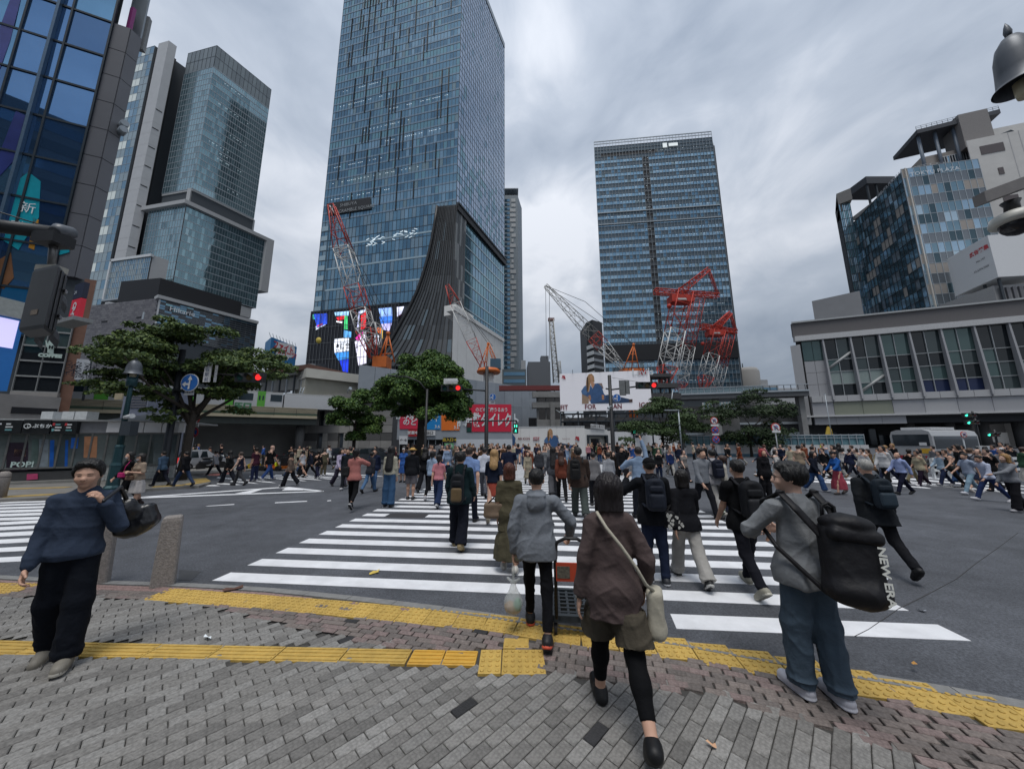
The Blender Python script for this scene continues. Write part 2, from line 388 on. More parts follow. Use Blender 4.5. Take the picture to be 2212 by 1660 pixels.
# guiding tiles
gx0,gy0,gx1,gy1=-7.6,3.62,-.31,3.31
ga=math.atan2(gy1-gy0,gx1-gx0);xx=gx1-.16
for l in(.3,.3):TILES.append((xx,gy0+(xx-gx0)*math.tan(ga),l-.008,.2,ga));TKIND.append('bar_new');xx-=l if l==.3 and TKIND.count('bar_new')<2 else .46
while xx>-7.6:
 TILES.append((xx,gy0+(xx-gx0)*math.tan(ga),.592,.2,ga));TKIND.append('bar');xx-=.6
TILES.append((-.2,3.27,.19,.32,0.0));TKIND.append('dot_s');TILES.append((.088,3.265,.37,.33,-.01));TKIND.append('dot_w');TILES.append((.03,3.53,.24,.16,-.03));TKIND.append('bar_s')
YEL=M('tactile_yellow',(.47,.315,.082),.62,spec=.35,var=.22,vs_=18,bump=.25,bs=70,obvar=.10)
YEL2=M('tactile_orange',(.54,.31,.05),.55,var=.15,vs_=18,obvar=.06)
TZ=.052
def tile_mesh(l,w,kind):
 m=paver_mesh(l,w,TZ-.028,.004);z=TZ-.028
 if kind.startswith('dot'):
  nx=5 if l<.35 and l>.2 else(3 if l<=.2 else 6)
  for i in range(nx):
   for j in range(5):
    m.lathe([(.018,0),(.016,.006),(.010,.009)],((i+.5)*l/nx-l/2,(j+.5)*w/5-w/2,z),7)
 else:
  nb=4
  for j in range(nb):
   if kind=='bar_s':yy=(j+.5)*l/nb-l/2;m.box(yy-.015,yy+.015,-w/2+.02,w/2-.02,z,z+.006)
   else:yy=(j+.5)*w/nb-w/2;m.box(-l/2+.012,l/2-.012,yy-.011,yy+.011,z,z+.0065)
 return m
tcache={}
for(cx,cy,l,w,ang),kd in zip(TILES,TKIND):
 key=(round(l,3),round(w,3),kd)
 if key not in tcache:tcache[key]=tile_mesh(l,w,kd).mesh('tactile_tile',YEL2 if kd=='bar_new' else YEL)
 put_mesh('tactile_tile',tcache[key],pave,loc=(cx,cy,.028),rot=(random.uniform(-.006,.006),random.uniform(-.006,.006),ang))
 # --- granite setts, running bond at 45 degrees
cand=[]
A45=math.radians(45);cu,su=math.cos(A45),math.sin(A45);BL,BW=.192,.088
for r in range(-130,130):
 for c in range(-60,60):
  s=(c+(.5 if r%2 else 0)+.12*math.sin(r*12.9))*BL;t=r*BW
  x,y=s*cu-t*su,s*su+t*cu+2
  if not(-9<x<6.5 and 1.2<y<5.6)or abs(x)>1.0+y*1.75:continue
  if y>min(yb(x)+.03,yk(x)-.2)or in_tact(x,y):continue
  mi=3 if random.random()<.0003 else random.choices((0,1,2),(5,3,2))[0]
  cand.append((x,y,A45,BL-.006,BW-.006,mi,0.0))
for px,py in((1025,1533),(1215,1560)):pass
# --- brown clinker rows that follow the kerb, with one pink row beside it
s=-9.0;rows=0
d=.15
while d<1.9:
 h_=.07 if d>.2 else .065;l_=.155 if d>.26 else .13
 x=-9+(rows%2)*l_/2+random.uniform(0,.03)
 while x<5.5:
  p=k_at(x,d+h_/2)
  if p.y>yb(p.x)-.0 and not in_tact(p.x,p.y)and abs(p.x)<1+p.y*1.75 and p.y>1.2:
   t=k_at(x+.05,d)-k_at(x-.05,d);ang=math.atan2(t.y,t.x)
   mi=7 if d<.26 else(3 if random.random()<.0003 else random.choices((4,5,6),(5,3,3))[0])
   cand.append((p.x,p.y,ang,l_-.006,h_-.006,mi,.0022))
  x+=l_
 d+=h_;rows+=1
for bx,by in((1040,1365),(760,1343),(745,1371),(1020,1533)):
 g=gp(bx,by,.05);i=min(range(len(cand)),key=lambda q:(cand[q][0]-g.x)**2+(cand[q][1]-g.y)**2);cand[i]=cand[i][:5]+(3,)+cand[i][6:]
def view_key(c):return math.hypot(c[0],c[1])if abs(c[0])<1.52*c[1]and c[1]>2.2 else 99+c[1]
cand.sort(key=view_key)
pm={}
rest=MB()
for i,(x,y,ang,l,w,mi,dz)in enumerate(cand):
 dz+=random.uniform(-.0016,.0016);rx_,ry_=random.uniform(-.007,.007),random.uniform(-.004,.004)
 if i<300:
  key=(round(l,3),round(w,3),mi)
  if key not in pm:pm[key]=paver_mesh(l,w).mesh('paving_stone',PAVER_MATS[mi])
  put_mesh('paving_stone',pm[key],pave,loc=(x,y,.02+dz),rot=(rx_,ry_,ang+random.uniform(-.012,.012)))
 else:
  b=paver_mesh(l,w);Mx=Matrix.Translation((x,y,.02+dz))@Matrix.Rotation(ang+random.uniform(-.012,.012),4,'Z')@Matrix.Rotation(rx_,4,'X')
  if y>3.6:b.f=b.f[4:];b.m=b.m[4:];b.smooth=b.smooth[4:]
  rest.add([Mx@Vector(v)for v in b.v],b.f,mi)
put('paving_stones_beyond',rest,PAVER_MATS,pave,kind='stuff')
# ---------------------------------------------------------------- far-left pavement in front of the ticket pavilion
fl=[gp(x,y,.1)for x,y in((-900,1110),(0,1078),(140,1071),(241,1062),(330,1054),(430,1048),(455,1041),(440,1032),(405,1024))]+[Vector((-16,26,.1)),Vector((-60,40,.1)),Vector((-70,14,.1))]
FLM=M('flagstone',(.17,.165,.155),.85,var=.25,vs_=2,bump=.2,bs=30)
farp=MB().prism([(p.x,p.y)for p in fl],-.05,.1).build('station_pavement',FLM,kind='structure');PINV[farp.name]=Matrix.Identity(4)
def strip(px,w,name,mat,z):
 P=[gp(x,y,.1)for x,y in px]
 for a,b in zip(P[:-1],P[1:]):
  dv=(b-a).normalized();nn=Vector((-dv.y,dv.x,0))*w/2;n=max(1,int((b-a).length/.9))
  for i in range(n):
   p,q=a+(b-a)*(i/n),a+(b-a)*((i+.98)/n)
   put(name,MB().hexa([(v.x,v.y,.101)for v in(p-nn,q-nn,q+nn,p+nn)]+[(v.x,v.y,z)for v in(p-nn,q-nn,q+nn,p+nn)]),mat,farp)
FY=M('tactile_yellow_worn',(.34,.235,.07),.75,var=.25,vs_=4)
strip(((-200,1080),(0,1073),(140,1066),(215,1061)),.45,'tactile_slab',FY,.112)
strip(((-200,1060),(0,1056),(150,1052)),.35,'tactile_slab',FY,.112)
strip(((330,1051),(400,1047),(440,1040),(430,1033)),.5,'tactile_slab',FY,.112)
red=[gp(x,y)for x,y in((420,1024),(470,1027),(500,1022),(455,1016))]
paint_quad('red_road_surface',red,M('red_surface',(.30,.10,.085),.8,vs_=6))
# ---------------------------------------------------------------- bollards
GRAN=M('bollard_granite',(.245,.222,.205),.8,var=.42,vs_=42,bump=.5,bs=60)
def bollard(px,py,hgt,w,lab,rz):
 g=gp(px,py,.05);o=thing('stone_bollard',lab,'bollard',(g.x,g.y,.03),rz,'granite bollards on the near kerb')
 m=MB();a=w/2;b=a*.86;c=.018
 def rg(h,r):return[(-r+c,-r,h),(r-c,-r,h),(r,-r+c,h),(r,r-c,h),(r-c,r,h),(-r+c,r,h),(-r,r-c,h),(-r,-r+c,h)]
 rings=[rg(0,a),rg(hgt*.93,b),rg(hgt*.985,b*.9),rg(hgt,b*.72)]
 vs=sum(rings,[]);fs=[]
 for i in range(3):
  for k in range(8):fs.append((i*8+k,i*8+(k+1)%8,i*8+8+(k+1)%8,i*8+8+k))
 fs.append(tuple(range(24,32)));m.add(vs,fs);m.build('stone_shaft',GRAN,o,True)
 e=MB().lathe([(.022,0),(.02,.006),(.012,.003)],(0,0,0),10);e.v=[(v[0],-b-v[2]+.004,v[1]+hgt*.80)for v in e.v]
 e.build('chain_socket',M('socket_iron',(.02,.02,.02),.6),o,True)
bollard(352,1261,.90,.235,'speckled granite bollard standing alone where the yellow kerb tiles begin',math.radians(38))
bollard(207,1257,.90,.235,'granite bollard half hidden behind the man in the navy sweater',math.radians(38))
def round_bollard(px,py,hgt,lab):
 g=gp(px,py,.1);o=thing('round_bollard',lab,'bollard',(g.x,g.y,.1),0,'round stone bollards by the ticket pavilion')
 MB().lathe([(.15,0),(.15,hgt-.14),(.135,hgt-.05),(.08,hgt),(.0,hgt+.01)],n=16).build('stone_shaft',GRAN,o,True)
 MB().lathe([(.153,hgt*.78),(.153,hgt*.80)],n=16,cap=False).build('groove',M('socket_iron'),o,True)
round_bollard(201,1059,.78,'round topped stone bollard left of the teal lamp post base')
round_bollard(-2,1074,.86,'stone bollard cut off by the left edge of the photo')
# ---------------------------------------------------------------- litter
def scrap(px,py,z,r,col,lab,cat,name):
 g=gp(px,py,z);m=MB();n=8;vs=[(0,0,.012)]
 for i in range(n):
  t=2*math.pi*i/n;q=r*random.uniform(.45,1.1);vs.append((q*math.cos(t),q*.6*math.sin(t),random.uniform(.003,.03)))
 m.add(vs,[(0,1+i,1+(i+1)%n)for i in range(n)])
 o=m.build(name,M('scrap_'+str(col),col,.8,var=.3,vs_=30));o.location=(g.x,g.y,z);o.rotation_euler=(0,0,random.uniform(0,3));tag(o,lab,cat)
scrap(810,1236,.004,.11,'#c9b057','crumpled yellow leaf lying between the two nearest white stripes','leaf','fallen_leaf')
scrap(504,1272,.055,.13,'#5a4036','curled brown leaf on the yellow tiles near the bollard','leaf','fallen_leaf')
scrap(1905,1252,.002,.12,'#c8ccd2','scrap of white paper on the asphalt behind the old man','litter','paper_scrap')
scrap(449,1378,.058,.05,'#dfe6ea','white scrap of paper beside the orange guiding tiles','litter','paper_scrap')
scrap(1539,1772-160,.055,.035,'#c9a080','tan leaf near the heel of the woman in the brown shirt','leaf','fallen_leaf')
scrap(1975,1436,.056,.035,'#b88a4a','small orange leaf on the kerb right of the man with the big backpack','leaf','fallen_leaf')
scrap(1992,1320,.002,.05,'#aeb4bb','tiny pale scrap on the road beyond the right end of the stripes','litter','paper_scrap')
# ================================================================ buildings
def n_out(A,B):
 d=(B-A);n=Vector((d.y,-d.x,0)).normalized();mid=(A+B)/2
 return n if n.dot(-mid)>0 else-n
def V(p):return Vector((p[0],p[1],0))
class Facade:
 """a flat wall from A to B (ground points); u runs 0..1 along it, z is height"""
 def __init__(s,A,B):s.A,s.B=V(A),V(B);s.n=n_out(s.A,s.B);s.d=(s.B-s.A).normalized();s.L=(s.B-s.A).length
 def p(s,u,z,off=0.0):q=s.A+(s.B-s.A)*u+s.n*off;return Vector((q.x,q.y,z))
 def px(s,x,y,off=0.0):
  P,t=hit_line(x,y,s.A+s.n*off,s.d);return Vector((P.x,P.y,zat(x,y,P)))
 def slab(s,mb,u0,u1,z0,z1,off0,off1,mi=0):
  a=[s.p(u0,z0,off0),s.p(u1,z0,off0),s.p(u1,z0,off1),s.p(u0,z0,off1)]
  b=[s.p(u0,z1,off0),s.p(u1,z1,off0),s.p(u1,z1,off1),s.p(u0,z1,off1)]
  return mb.hexa(a+b,mi)
 def poly(s,mb,pts,off,th,mi=0):
  f=[s.px(x,y,off)for x,y in pts];g=[q+s.n*th for q in f];n=len(f)
  mb.add(f+g,[tuple(range(n,2*n)),tuple(range(n-1,-1,-1))]+[(i,(i+1)%n,n+(i+1)%n,n+i)for i in range(n)],mi)
  return mb
BUDGET={}
def curtain(root,fc,z0,z1,nu,nv,mats,pick,frame,mw=.12,mh=.12,off=0.06,pane='window_pane',fdep=.1,u0=0.0,u1=1.0,budget=300,gap=0.0,near_low=True,frames=True,tilt=.004):
 """panes one by one (the budgeted ones as objects, the rest joined) and the frame bars between them"""
 left=BUDGET.get(root.name,budget);du=(u1-u0)/nu;dz=(z1-z0)/nv;cells=[]
 for j in range(nv):
  for i in range(nu):
   m=pick(i,j)
   if m is None:continue
   cells.append((i,j,m))
 rest=MB();cache={};used=0
 wl,hl=du*fc.L-gap,dz-gap
 rz=math.atan2(fc.d.y,fc.d.x);inv=PINV[root.name];mm=Matrix.Rotation(rz,4,'Z')
 sgn=1 if(mm@Vector((0,-1,0))).dot(fc.n)>0 else-1
 for i,j,m in cells:
  ua,za=u0+du*(i+.5),z0+dz*(j+.5)
  if left>0 and pane:
   if m not in cache:cache[m]=MB().box(-wl/2,wl/2,-.03,.03,-hl/2,hl/2).mesh(pane,mats[m])
   o=put_mesh(pane,cache[m],root,loc=inv@fc.p(ua,za,off),rot=(random.uniform(-tilt,tilt),0,rz+random.uniform(-tilt,tilt)))
   left-=1;used+=1
  else:
   a,b=u0+du*i+gap/2/fc.L,u0+du*(i+1)-gap/2/fc.L;za,zb=z0+dz*j+gap/2,z0+dz*(j+1)-gap/2;r=[off+random.uniform(-.006,.006)for _ in range(4)]
   rest.add([fc.p(a,za,r[0]),fc.p(b,za,r[1]),fc.p(b,zb,r[2]),fc.p(a,zb,r[3])],[(0,1,2,3)],m)
 BUDGET[root.name]=left
 if rest.v:put('window_glazing',rest,mats,root,kind='stuff')
 if frames:
  fr=MB()
  for i in range(nu+1):
   u=u0+du*i;fc.slab(fr,u-mw/2/fc.L,u+mw/2/fc.L,z0,z1,off-.02,off+fdep)
  for j in range(nv+1):
   z=z0+dz*j;fc.slab(fr,u0,u1,z-mh/2,z+mh/2,off-.02,off+fdep*.8)
  put('window_frame_bars',fr,frame,root,kind='stuff')
def core(root,ring,z0,z1,mat,name='core_wall'):
 return put(name,MB().prism([(p[0],p[1])for p in ring],z0,z1),mat,root)
def lights(root,fc,rows,u0,u1,n,prob,size=(.35,.10),off=.10,mat=None):
 m=MB()
 for z in rows:
  st=random.random()*.6;en=min(1,st+random.uniform(.3,1))
  for k in range(n):
   f=k/n
   if st<f<en and random.random()<prob:
    u=u0+(u1-u0)*f;fc.slab(m,u,u+size[0]/fc.L,z,z+size[1],off,off+.02)
 if m.v:put('ceiling_lights',m,mat or CEIL,root,kind='stuff')
CEIL=glow('ceiling_light_glow',(.75,.85,.9),.55)
GA=glass_mat('glass_steel_blue',(.15,.275,.37));GB=glass_mat('glass_pale_blue',(.22,.35,.45),.65);GC=glass_mat('glass_deep_blue',(.105,.20,.285));GD=glass_mat('glass_teal',(.17,.32,.38),.68)
GDK=glass_mat('glass_black',(.035,.045,.055),.3);GBL=M('roller_blind',(.15,.235,.28),.25,.2,.6,var=.1)
FR_D=M('frame_dark',(.045,.055,.065),.5,.3,var=.1);FR_L=M('frame_pale',(.33,.37,.40),.45,.3,var=.08);FR_W=M('frame_white',(.55,.57,.58),.5,var=.06)
COREM=M('core_dark',(.05,.06,.07),.8)
BLK=M('black_metal',(.022,.023,.025),.5,.2,var=.12)
def slabs(o_,name,fc,z,h,o0,o1,mat,root,u0=0,u1=1):return put(name,fc.slab(MB(),u0,u1,z,z+h,o0,o1),mat,root)
# ---------------------------------------------------------------- tall glass tower with the sweeping grille
DS=dirv(23.0);DF=Vector((-.975,.222,0)).normalized()
C=Vector((az(988,330)*140,140,0));Lp,_=hit_line(706,380,C,DF);Bp,_=hit_line(1089,300,C,DS)
tower=thing('glass_tower','tallest glass tower with a black grille sweeping down its corner and a wide video screen','skyscraper',(C.x,C.y,0))
fF,fS=Facade(C,Lp),Facade(C,Bp)
z_led1,z_led0=zat(700,674,fF.px(700,674)),14.0
z_sign=zat(755,455,fF.px(755,455));z_ledge=zat(985,441,C);ZT=zat(1089,95,Bp)
back=Lp+DS*((Bp-C).length)
core(tower,[C-fF.n*.5-fS.n*.5,Bp-fS.n*.5,back,Lp-fF.n*.5],0,ZT,COREM)
nfl=34;zA=z_sign-4.5
slit={}
for k in range(105):
 i,j,l=random.randrange(3,37),random.randrange(0,nfl-2),random.choice((2,2,3,3,4));slit[(i,j)]=l
rowm=[random.choices((0,1,2,3,4),(6,2,3,2,1))[0]for _ in range(nfl)]
def pickF(i,j):
 r=random.random()
 return rowm[j]if r<.55 else random.choices((0,1,2,3,4),(5,2,4,2,1.2))[0]
MT=[GA,GB,GC,GD,GBL]
for nm,m in(('a',GA),):pass
curtain(tower,fF,zA,ZT,40,nfl,MT,pickF,FR_D,.16,.2,pane='window_pane',fdep=.12,budget=300)
sp_=MB()
for j in range(nfl):fF.slab(sp_,0,1,zA+(ZT-zA)/nfl*j,zA+(ZT-zA)/nfl*j+.9,.1,.16)
put('spandrel_bands',sp_,glass_mat('glass_spandrel',(.22,.30,.37),.55,.12),tower,kind='stuff')
sl=MB();dzf=(ZT-zA)/nfl
for(i,j),l in slit.items():
 u=i/40;fF.slab(sl,u,u+.0058,zA+dzf*j,min(ZT,zA+dzf*(j+l)),.1,.5)
put('dark_slits',sl,BLK,tower,kind='stuff')
lights(tower,fF,[zA+dzf*(j+.62)for j in range(2,18,2)],.05,.95,60,.5,(.7,.18),.14)
# lower, clearer storeys down to the screen
def pickL(i,j):return random.choices((0,1,2,3),(6,1,2,3))[0]
BUDGET[tower.name]=0
curtain(tower,fF,z_led1+.6,zA,36,9,[GA,GB,GC,glass_mat('glass_clear',(.21,.30,.36),.6)],pickL,FR_D,.16,.26,pane=None)
pale=MB()
for z in(.22,.45,.70):zz=z_led1+(zA-z_led1)*z;fF.slab(pale,.12,.93,zz,zz+.9,.11,.2)
for j in range(9):zz=z_led1+(zA-z_led1)*(j+.1)/9;fF.slab(pale,.945,.995,zz,zz+2.6,.11,.2)
put('pale_floor_edges',pale,glass_mat('glass_floor_edge',(.36,.46,.50),.5,.2),tower,kind='stuff')
zz=zat(850,512,fF.px(850,512));ch=MB()
for k in range(34):
 u=random.choice((random.uniform(.22,.42),random.uniform(.48,.62)));z=zz+random.uniform(-2.5,2.5);a=random.choice((-1,1))*.45
 p,q=fF.p(u,z,.22),fF.p(u+.022,z+a*1.4,.22);ch.tube([p,q],.12,4,sm=False)
put('zigzag_lamps',ch,CEIL,tower,kind='stuff')
# name board
nb=MB();fF.poly(nb,((706,441),(800,427),(802,452),(708,466)),.3,.4);put('name_board',nb,BLK,tower)
tp=fF.px(764,446,.9)
SGN=M('sign_grey',(.26,.28,.29),.5)
put('lettering',face_text('SHIBUYA',2.5,fF.px(752,441,.8),-fF.d,fF.n,align='CENTER'),SGN,tower)
put('lettering',face_text('SCRAMBLE SQUARE',2.5,fF.px(767,451,.8),-fF.d,fF.n,align='CENTER'),SGN,tower)
lg=fF.px(717,452,.8);lm=MB();e_=-fF.d
for a,b in(((-1.6,-2.2),(1.6,2.2)),((-1.6,2.2),(1.6,-2.2))):
 lm.tube([lg+e_*a[0]+Vector((0,0,a[1])),lg+e_*b[0]+Vector((0,0,b[1]))],.5,4,sm=False)
put('cross_emblem',lm,M('emblem_white',(.6,.62,.64),.5),tower)
# right-hand face, flat, the bright sky's reflection put into its glass colour
MR=[glass_mat('glass_sky_side',(.36,.44,.55),.75),glass_mat('glass_sky_side2',(.30,.39,.50),.75),GA,GD]
curtain(tower,fS,z_ledge+1,ZT-4,24,40,MR,lambda i,j:random.choices((0,1,2,3),(6,4,.3 if j>7 else 3,.2 if j>9 else 4))[0],FR_D,.12,.22,pane=None)
crown=MB();fS.slab(crown,0,1,ZT-4,ZT,.05,.4);put('crown_band',crown,FR_L,tower)
slabs(0,'ledge',fS,z_ledge-3.2,3.2,-4,1.2,BLK,tower);slabs(0,'ledge_soffit',fS,z_ledge,.9,-4,1.6,FR_D,tower)
pil=MB()
# podium glass under the ledge
fP=Facade(C+DS*1.5-fS.n*.2,Bp-fS.n*.2)
curtain(tower,fP,25,z_ledge-3.4,18,13,[glass_mat('glass_podium',(.16,.30,.36),.7),GD,GA,GB],lambda i,j:random.choices((0,1,2,3),(5,3,2,1))[0],FR_D,.14,.3,pane=None)
pe=MB()
for k in range(13):zz=25+(z_ledge-28.4)/13*k;fP.slab(pe,.05,1,zz,zz+.7,.1,.25)
put('podium_floor_edges',pe,glass_mat('glass_floor_edge'),tower,kind='stuff')
# video screen
zb=8.0;scr=MB();fF.slab(scr,.36,1.01,zb,z_led1,.25,.6);put('screen_frame',scr,M('screen_black',(.012,.013,.018),.35),tower)
zk,ox5,oy5=.24274,611.8,410.2
SCREEN=[('#2c50d8',((270,1105),(390,1098),(388,1190),(300,1225))),('#3fb3a0',((262,1108),(300,1104),(296,1150),(264,1150))),('#dfe6f4',((285,1215),(380,1180),(378,1198),(290,1245))),('#c9485f',((300,1205),(350,1185),(352,1196),(305,1218))),
('#9cc9ee',((455,1088),(582,1078),(580,1118),(462,1118))),('#d8242f',((470,1135),(548,1112),(540,1150),(488,1162))),('#f2f4f8',((470,1165),(530,1170),(525,1186),(474,1176))),('#45cf7a',((545,1120),(570,1118),(572,1240),(540,1238))),('#5fa8e8',((540,1246),(604,1262),(602,1312),(538,1312))),('#e9eef8',((452,1325),(584,1316),(582,1432),(456,1448))),('#3e8fe0',((456,1450),(582,1436),(580,1500),(490,1515))),('#1f3ad0',((500,1518),(580,1504),(575,1622),(532,1622))),
('#e0202a',((690,1120),(735,1070),(738,1210),(690,1260))),('#e23aa8',((640,1320),(690,1262),(712,1265),(668,1345))),('#e8e4f6',((636,1350),(735,1255),(738,1540),(668,1562))),('#e0202a',((712,1255),(735,1330),(725,1430),(672,1490),(668,1470),(708,1415),(716,1330))),('#bfc4f0',((655,1240),(672,1080),(680,1080),(668,1250))),('#cfe0ff',((680,1072),(735,1066),(733,1085),(684,1100))),
('#8fb2f4',((848,1055),(966,1044),(968,1120),(860,1130))),('#3f7de6',((855,1132),(968,1122),(966,1180),(868,1190))),('#c3bdf2',((866,1192),(966,1184),(940,1254),(876,1240))),('#f06a1c',((832,1226),(868,1228),(866,1290),(840,1262))),('#f2c21e',((868,1230),(888,1250),(886,1330),(868,1310))),('#e6e9fb',((810,1270),(850,1290),(852,1370),(815,1380))),('#d9dcf4',((1010,1042),(1074,1036),(1050,1100),(1012,1128))),('#b04a9a',((1012,1090),(1052,1085),(1040,1112),(1012,1126)))]
for c_,pts in SCREEN:
 put('screen_picture',fF.poly(MB(),[(ox5+zk*a,oy5+zk*b)for a,b in pts],.61+random.random()*.06,.03),M('screen_'+c_,c_,.4,var=.6,vs_=.3,emit=.75),tower)
for t_,x,y in(('本日や',525,1385),('ってこ',525,1425),('ルー',668,1390)):
 put('lettering',face_text(t_,2.6,fF.px(ox5+zk*x,oy5+zk*y,.75),-fF.d,fF.n,bold=.05),M('print_black',(.02,.02,.03),.6),tower)
gm=MB()
for k in range(27):u=.36+.65*k/26;fF.slab(gm,u-.0011,u+.0011,zb,z_led1,.7,.85)
for k in range(8):z=zb+(z_led1-zb)*k/7;fF.slab(gm,.36,1.01,z-.09,z+.09,.7,.82)
put('screen_mullions',gm,M('mullion_grey',(.12,.13,.14),.5),tower,kind='stuff')
slabs(0,'screen_head',fF,z_led1,.7,.2,.9,FR_D,tower,.36,1.01)
# sweeping grille: rows of dark panels with standing fins
LE=[(945,446),(940,480),(933,520),(924,560),(914,595),(902,630),(884,668),(865,702),(848,733),(828,760),(800,790)]
RE=[(986,442),(984,480),(982,520),(981,560),(980,595),(979,630),(978,668),(977,702),(976,733),(975,760),(974,790)]
ncol=13;nr=len(LE)-1
offs=[.5+9*(k/nr)**2.3 for k in range(nr+1)]
def sw(k,c):
 a,b=fF.px(*LE[k],offs[k]),fF.px(*RE[k],offs[k]*.92);f=c/ncol
 q=a+(b-a)*f;return q
PM=[M('grille_dark',(.055,.06,.064),.35,.4),M('grille_mid',(.085,.092,.097),.35,.4),M('grille_glass',(.16,.195,.21),.12,.6)]
for k in range(nr):
 for c in range(ncol):
  a,b,c2,d=sw(k+1,c+.02),sw(k+1,c+.98),sw(k,c+.98),sw(k,c+.02);nn=(b-a).cross(d-a).normalized();nn=nn if nn.y<0 else-nn
  i0=nn*-.15;put('grille_panel',MB().hexa([a+i0,b+i0,b,a,d+i0,c2+i0,c2,d]),random.choices(PM,(6,4,1.6 if k>5 else .5))[0],tower)
fn=MB()
for c in range(ncol+1):fn.tube([sw(k,c)+Vector((0,-.25,0))for k in range(nr+1)],.16,4,sm=False)
put('grille_fins',fn,BLK,tower,kind='stuff')
ed=MB();ed.tube([sw(k,-.25)+Vector((0,-.3,0))for k in range(nr+1)],.75,6,sm=True);put('grille_edge',ed,BLK,tower)
# right return of the grille
rt=MB()
for k in range(nr):
 for c in range(5):
  f0,f1=c/5,(c+.9)/5;p0,p1=sw(k+1,ncol),sw(k,ncol);e1=DS*9
  rt.hexa([p0+e1*f0,p0+e1*f1,p0+e1*f1+fS.n*.2,p0+e1*f0+fS.n*.2,p1+e1*f0,p1+e1*f1,p1+e1*f1+fS.n*.2,p1+e1*f0+fS.n*.2],random.choice((0,1)))
put('grille_return',rt,[M('grille_pale',(.23,.24,.24),.4,.4),M('grille_mid')],tower,kind='stuff')
# white block in front of its foot
C2=Vector((az(978,700)*112,112,0));B2,_=hit_line(1087,735,C2,DS)
wb=thing('white_block','blank white annex wall at the right foot of the tallest tower','building',(C2 .x,C2 .y,0))
WHW=M('white_wall',(.70,.70,.68),.8,var=.07,vs_=.3);f2=Facade(C2,B2)
zt2=zat(978,663,C2)
core(wb,[C2,B2,B2+dirv(-8)*14,C2+dirv(-9)*12],0,zt2-1.2,WHW,'white_wall')
slabs(0,'parapet',f2,zt2-1.2,1.6,-3,.5,M('white_trim',(.68,.68,.66),.7),wb)
for u in np.linspace(.08,.92,7):put('panel_joint',f2 .slab(MB(),u,u+.002,0,zt2-1.3,.005,.02),M('joint_grey',(.4,.4,.4),.8),wb)
for z in(18,23.5):put('balcony_ledge',f2 .slab(MB(),.72,.82,z,z+.3,.1,1.6),FR_W,wb)
f2b=Facade(C2+DS*4+DF*1.5,C2+DS*17+DF*1.5)
put('stair_head',f2b.slab(MB(),0,1,zt2-1,zat(1003,648,C2),-5,0),WHW,wb)
# slim apartment tower behind
sx=Vector((az(1088,500)*250,250,0));sx2=Vector((az(1118,500)*250,250,0));slim=thing('apartment_tower','slim striped apartment tower peeping out behind the tallest tower','skyscraper',(sx.x,sx.y,0))
fs=Facade(sx-Vector((6,0,0)),sx2);zts=zat(1105,408,sx)
core(slim,[fs.A,fs.B,fs.B+Vector((4,16,0)),fs.A+Vector((0,16,0))],0,zts-6,M('apt_grey',(.20,.24,.27),.6),'tower_wall')
for k in range(46):
 z=20+k*(zts-28)/46;put('window_strip',fs.slab(MB(),.08,.62,z,z+2.1,.02,.25),GC,slim)
for k in range(40):
 z=20+k*(zts-28)/40;put('white_panel',fs.slab(MB(),random.choice((.64,.70)),random.choice((.80,.9)),z,z+3,.02,.35),M('apt_pale',(.42,.44,.45),.6),slim)
put('roof_frame',fs.slab(MB(),.3,.98,zts-6,zts-.6,-10,-6),FR_D,slim);put('roof_slab',fs.slab(MB(),.25,1.04,zts-.6,zts,-12,.8),FR_L,slim)
# ---------------------------------------------------------------- broad dark-banded tower on the right
CS=Vector((az(1292,500)*180,180,0));DR=Vector((.992,-.10,0)).normalized();Rr,_=hit_line(1561,500,CS,DR)
stream=thing('office_tower','broad office tower with a black stripe of louvres up the middle of its face','skyscraper',(CS.x,CS.y,0))
fT=Facade(CS,Rr);ztS=zat(1283,315,CS);ztB=zat(1410,740,fT.px(1410,740))
sd=Vector((.52,.854,0))
fT2=Facade(Rr+Vector((1.6,1.4,0)),Rr+Vector((1.6,1.4,0))+sd*22)
core(stream,[CS-fT.n*.5,Rr-fT.n*.5,fT2 .A-fT2 .n*.4,fT2 .B-fT2 .n*.4,fT2 .B+Vector((-20,20,0)),CS+dirv(22)*42],0,ztS-6,COREM)
nfs=33;rowS=[random.choice((0,1))for _ in range(nfs)]
def pickS(i,j):
 if 15<=i<=16 and 1<j<nfs*2-4:return 4 if j%2 else 5
 if j>=nfs*2-3:return 4 if(j==nfs*2-3 and 1<i<20)else 2
 if j%2==0:return random.choices((2,6),(5,1))[0]
 r=random.random();return 3 if(r<.10 and(i//5+j)%3==0)else random.choices((0,1),(3,2))[0]
MS=[glass_mat('glass_office',(.19,.32,.43)),glass_mat('glass_office2',(.26,.39,.49)),M('spandrel_dark',(.075,.105,.13),.3,.4),GBL,M('louvre_black',(.008,.009,.012),.6),M('louvre_grey',(.05,.06,.07),.5),GC]
curtain(stream,fT,ztB-30,ztS-1.5,37,nfs*2,MS,pickS,FR_L,.10,.06,pane='window_pane',fdep=.35,budget=300)
lights(stream,fT,[ztB-30+(ztS-1.5-ztB+30)/(nfs*2)*(2*j+1.62)for j in range(1,nfs-1)],.02,.98,74,.45,(.45,.13),.16)
curtain(stream,fT2,ztB-30,ztS-4,4,nfs,[glass_mat('glass_green_edge',(.16,.27,.26),.6),GD],lambda i,j:random.choice((0,0,1)),FR_L,.14,.3,pane=None)
for y in(463,488):z=zat(1290,y,CS);slabs(0,'belt_line',fT,z,.5,.1,.7,FR_L,stream)
rl=MB()
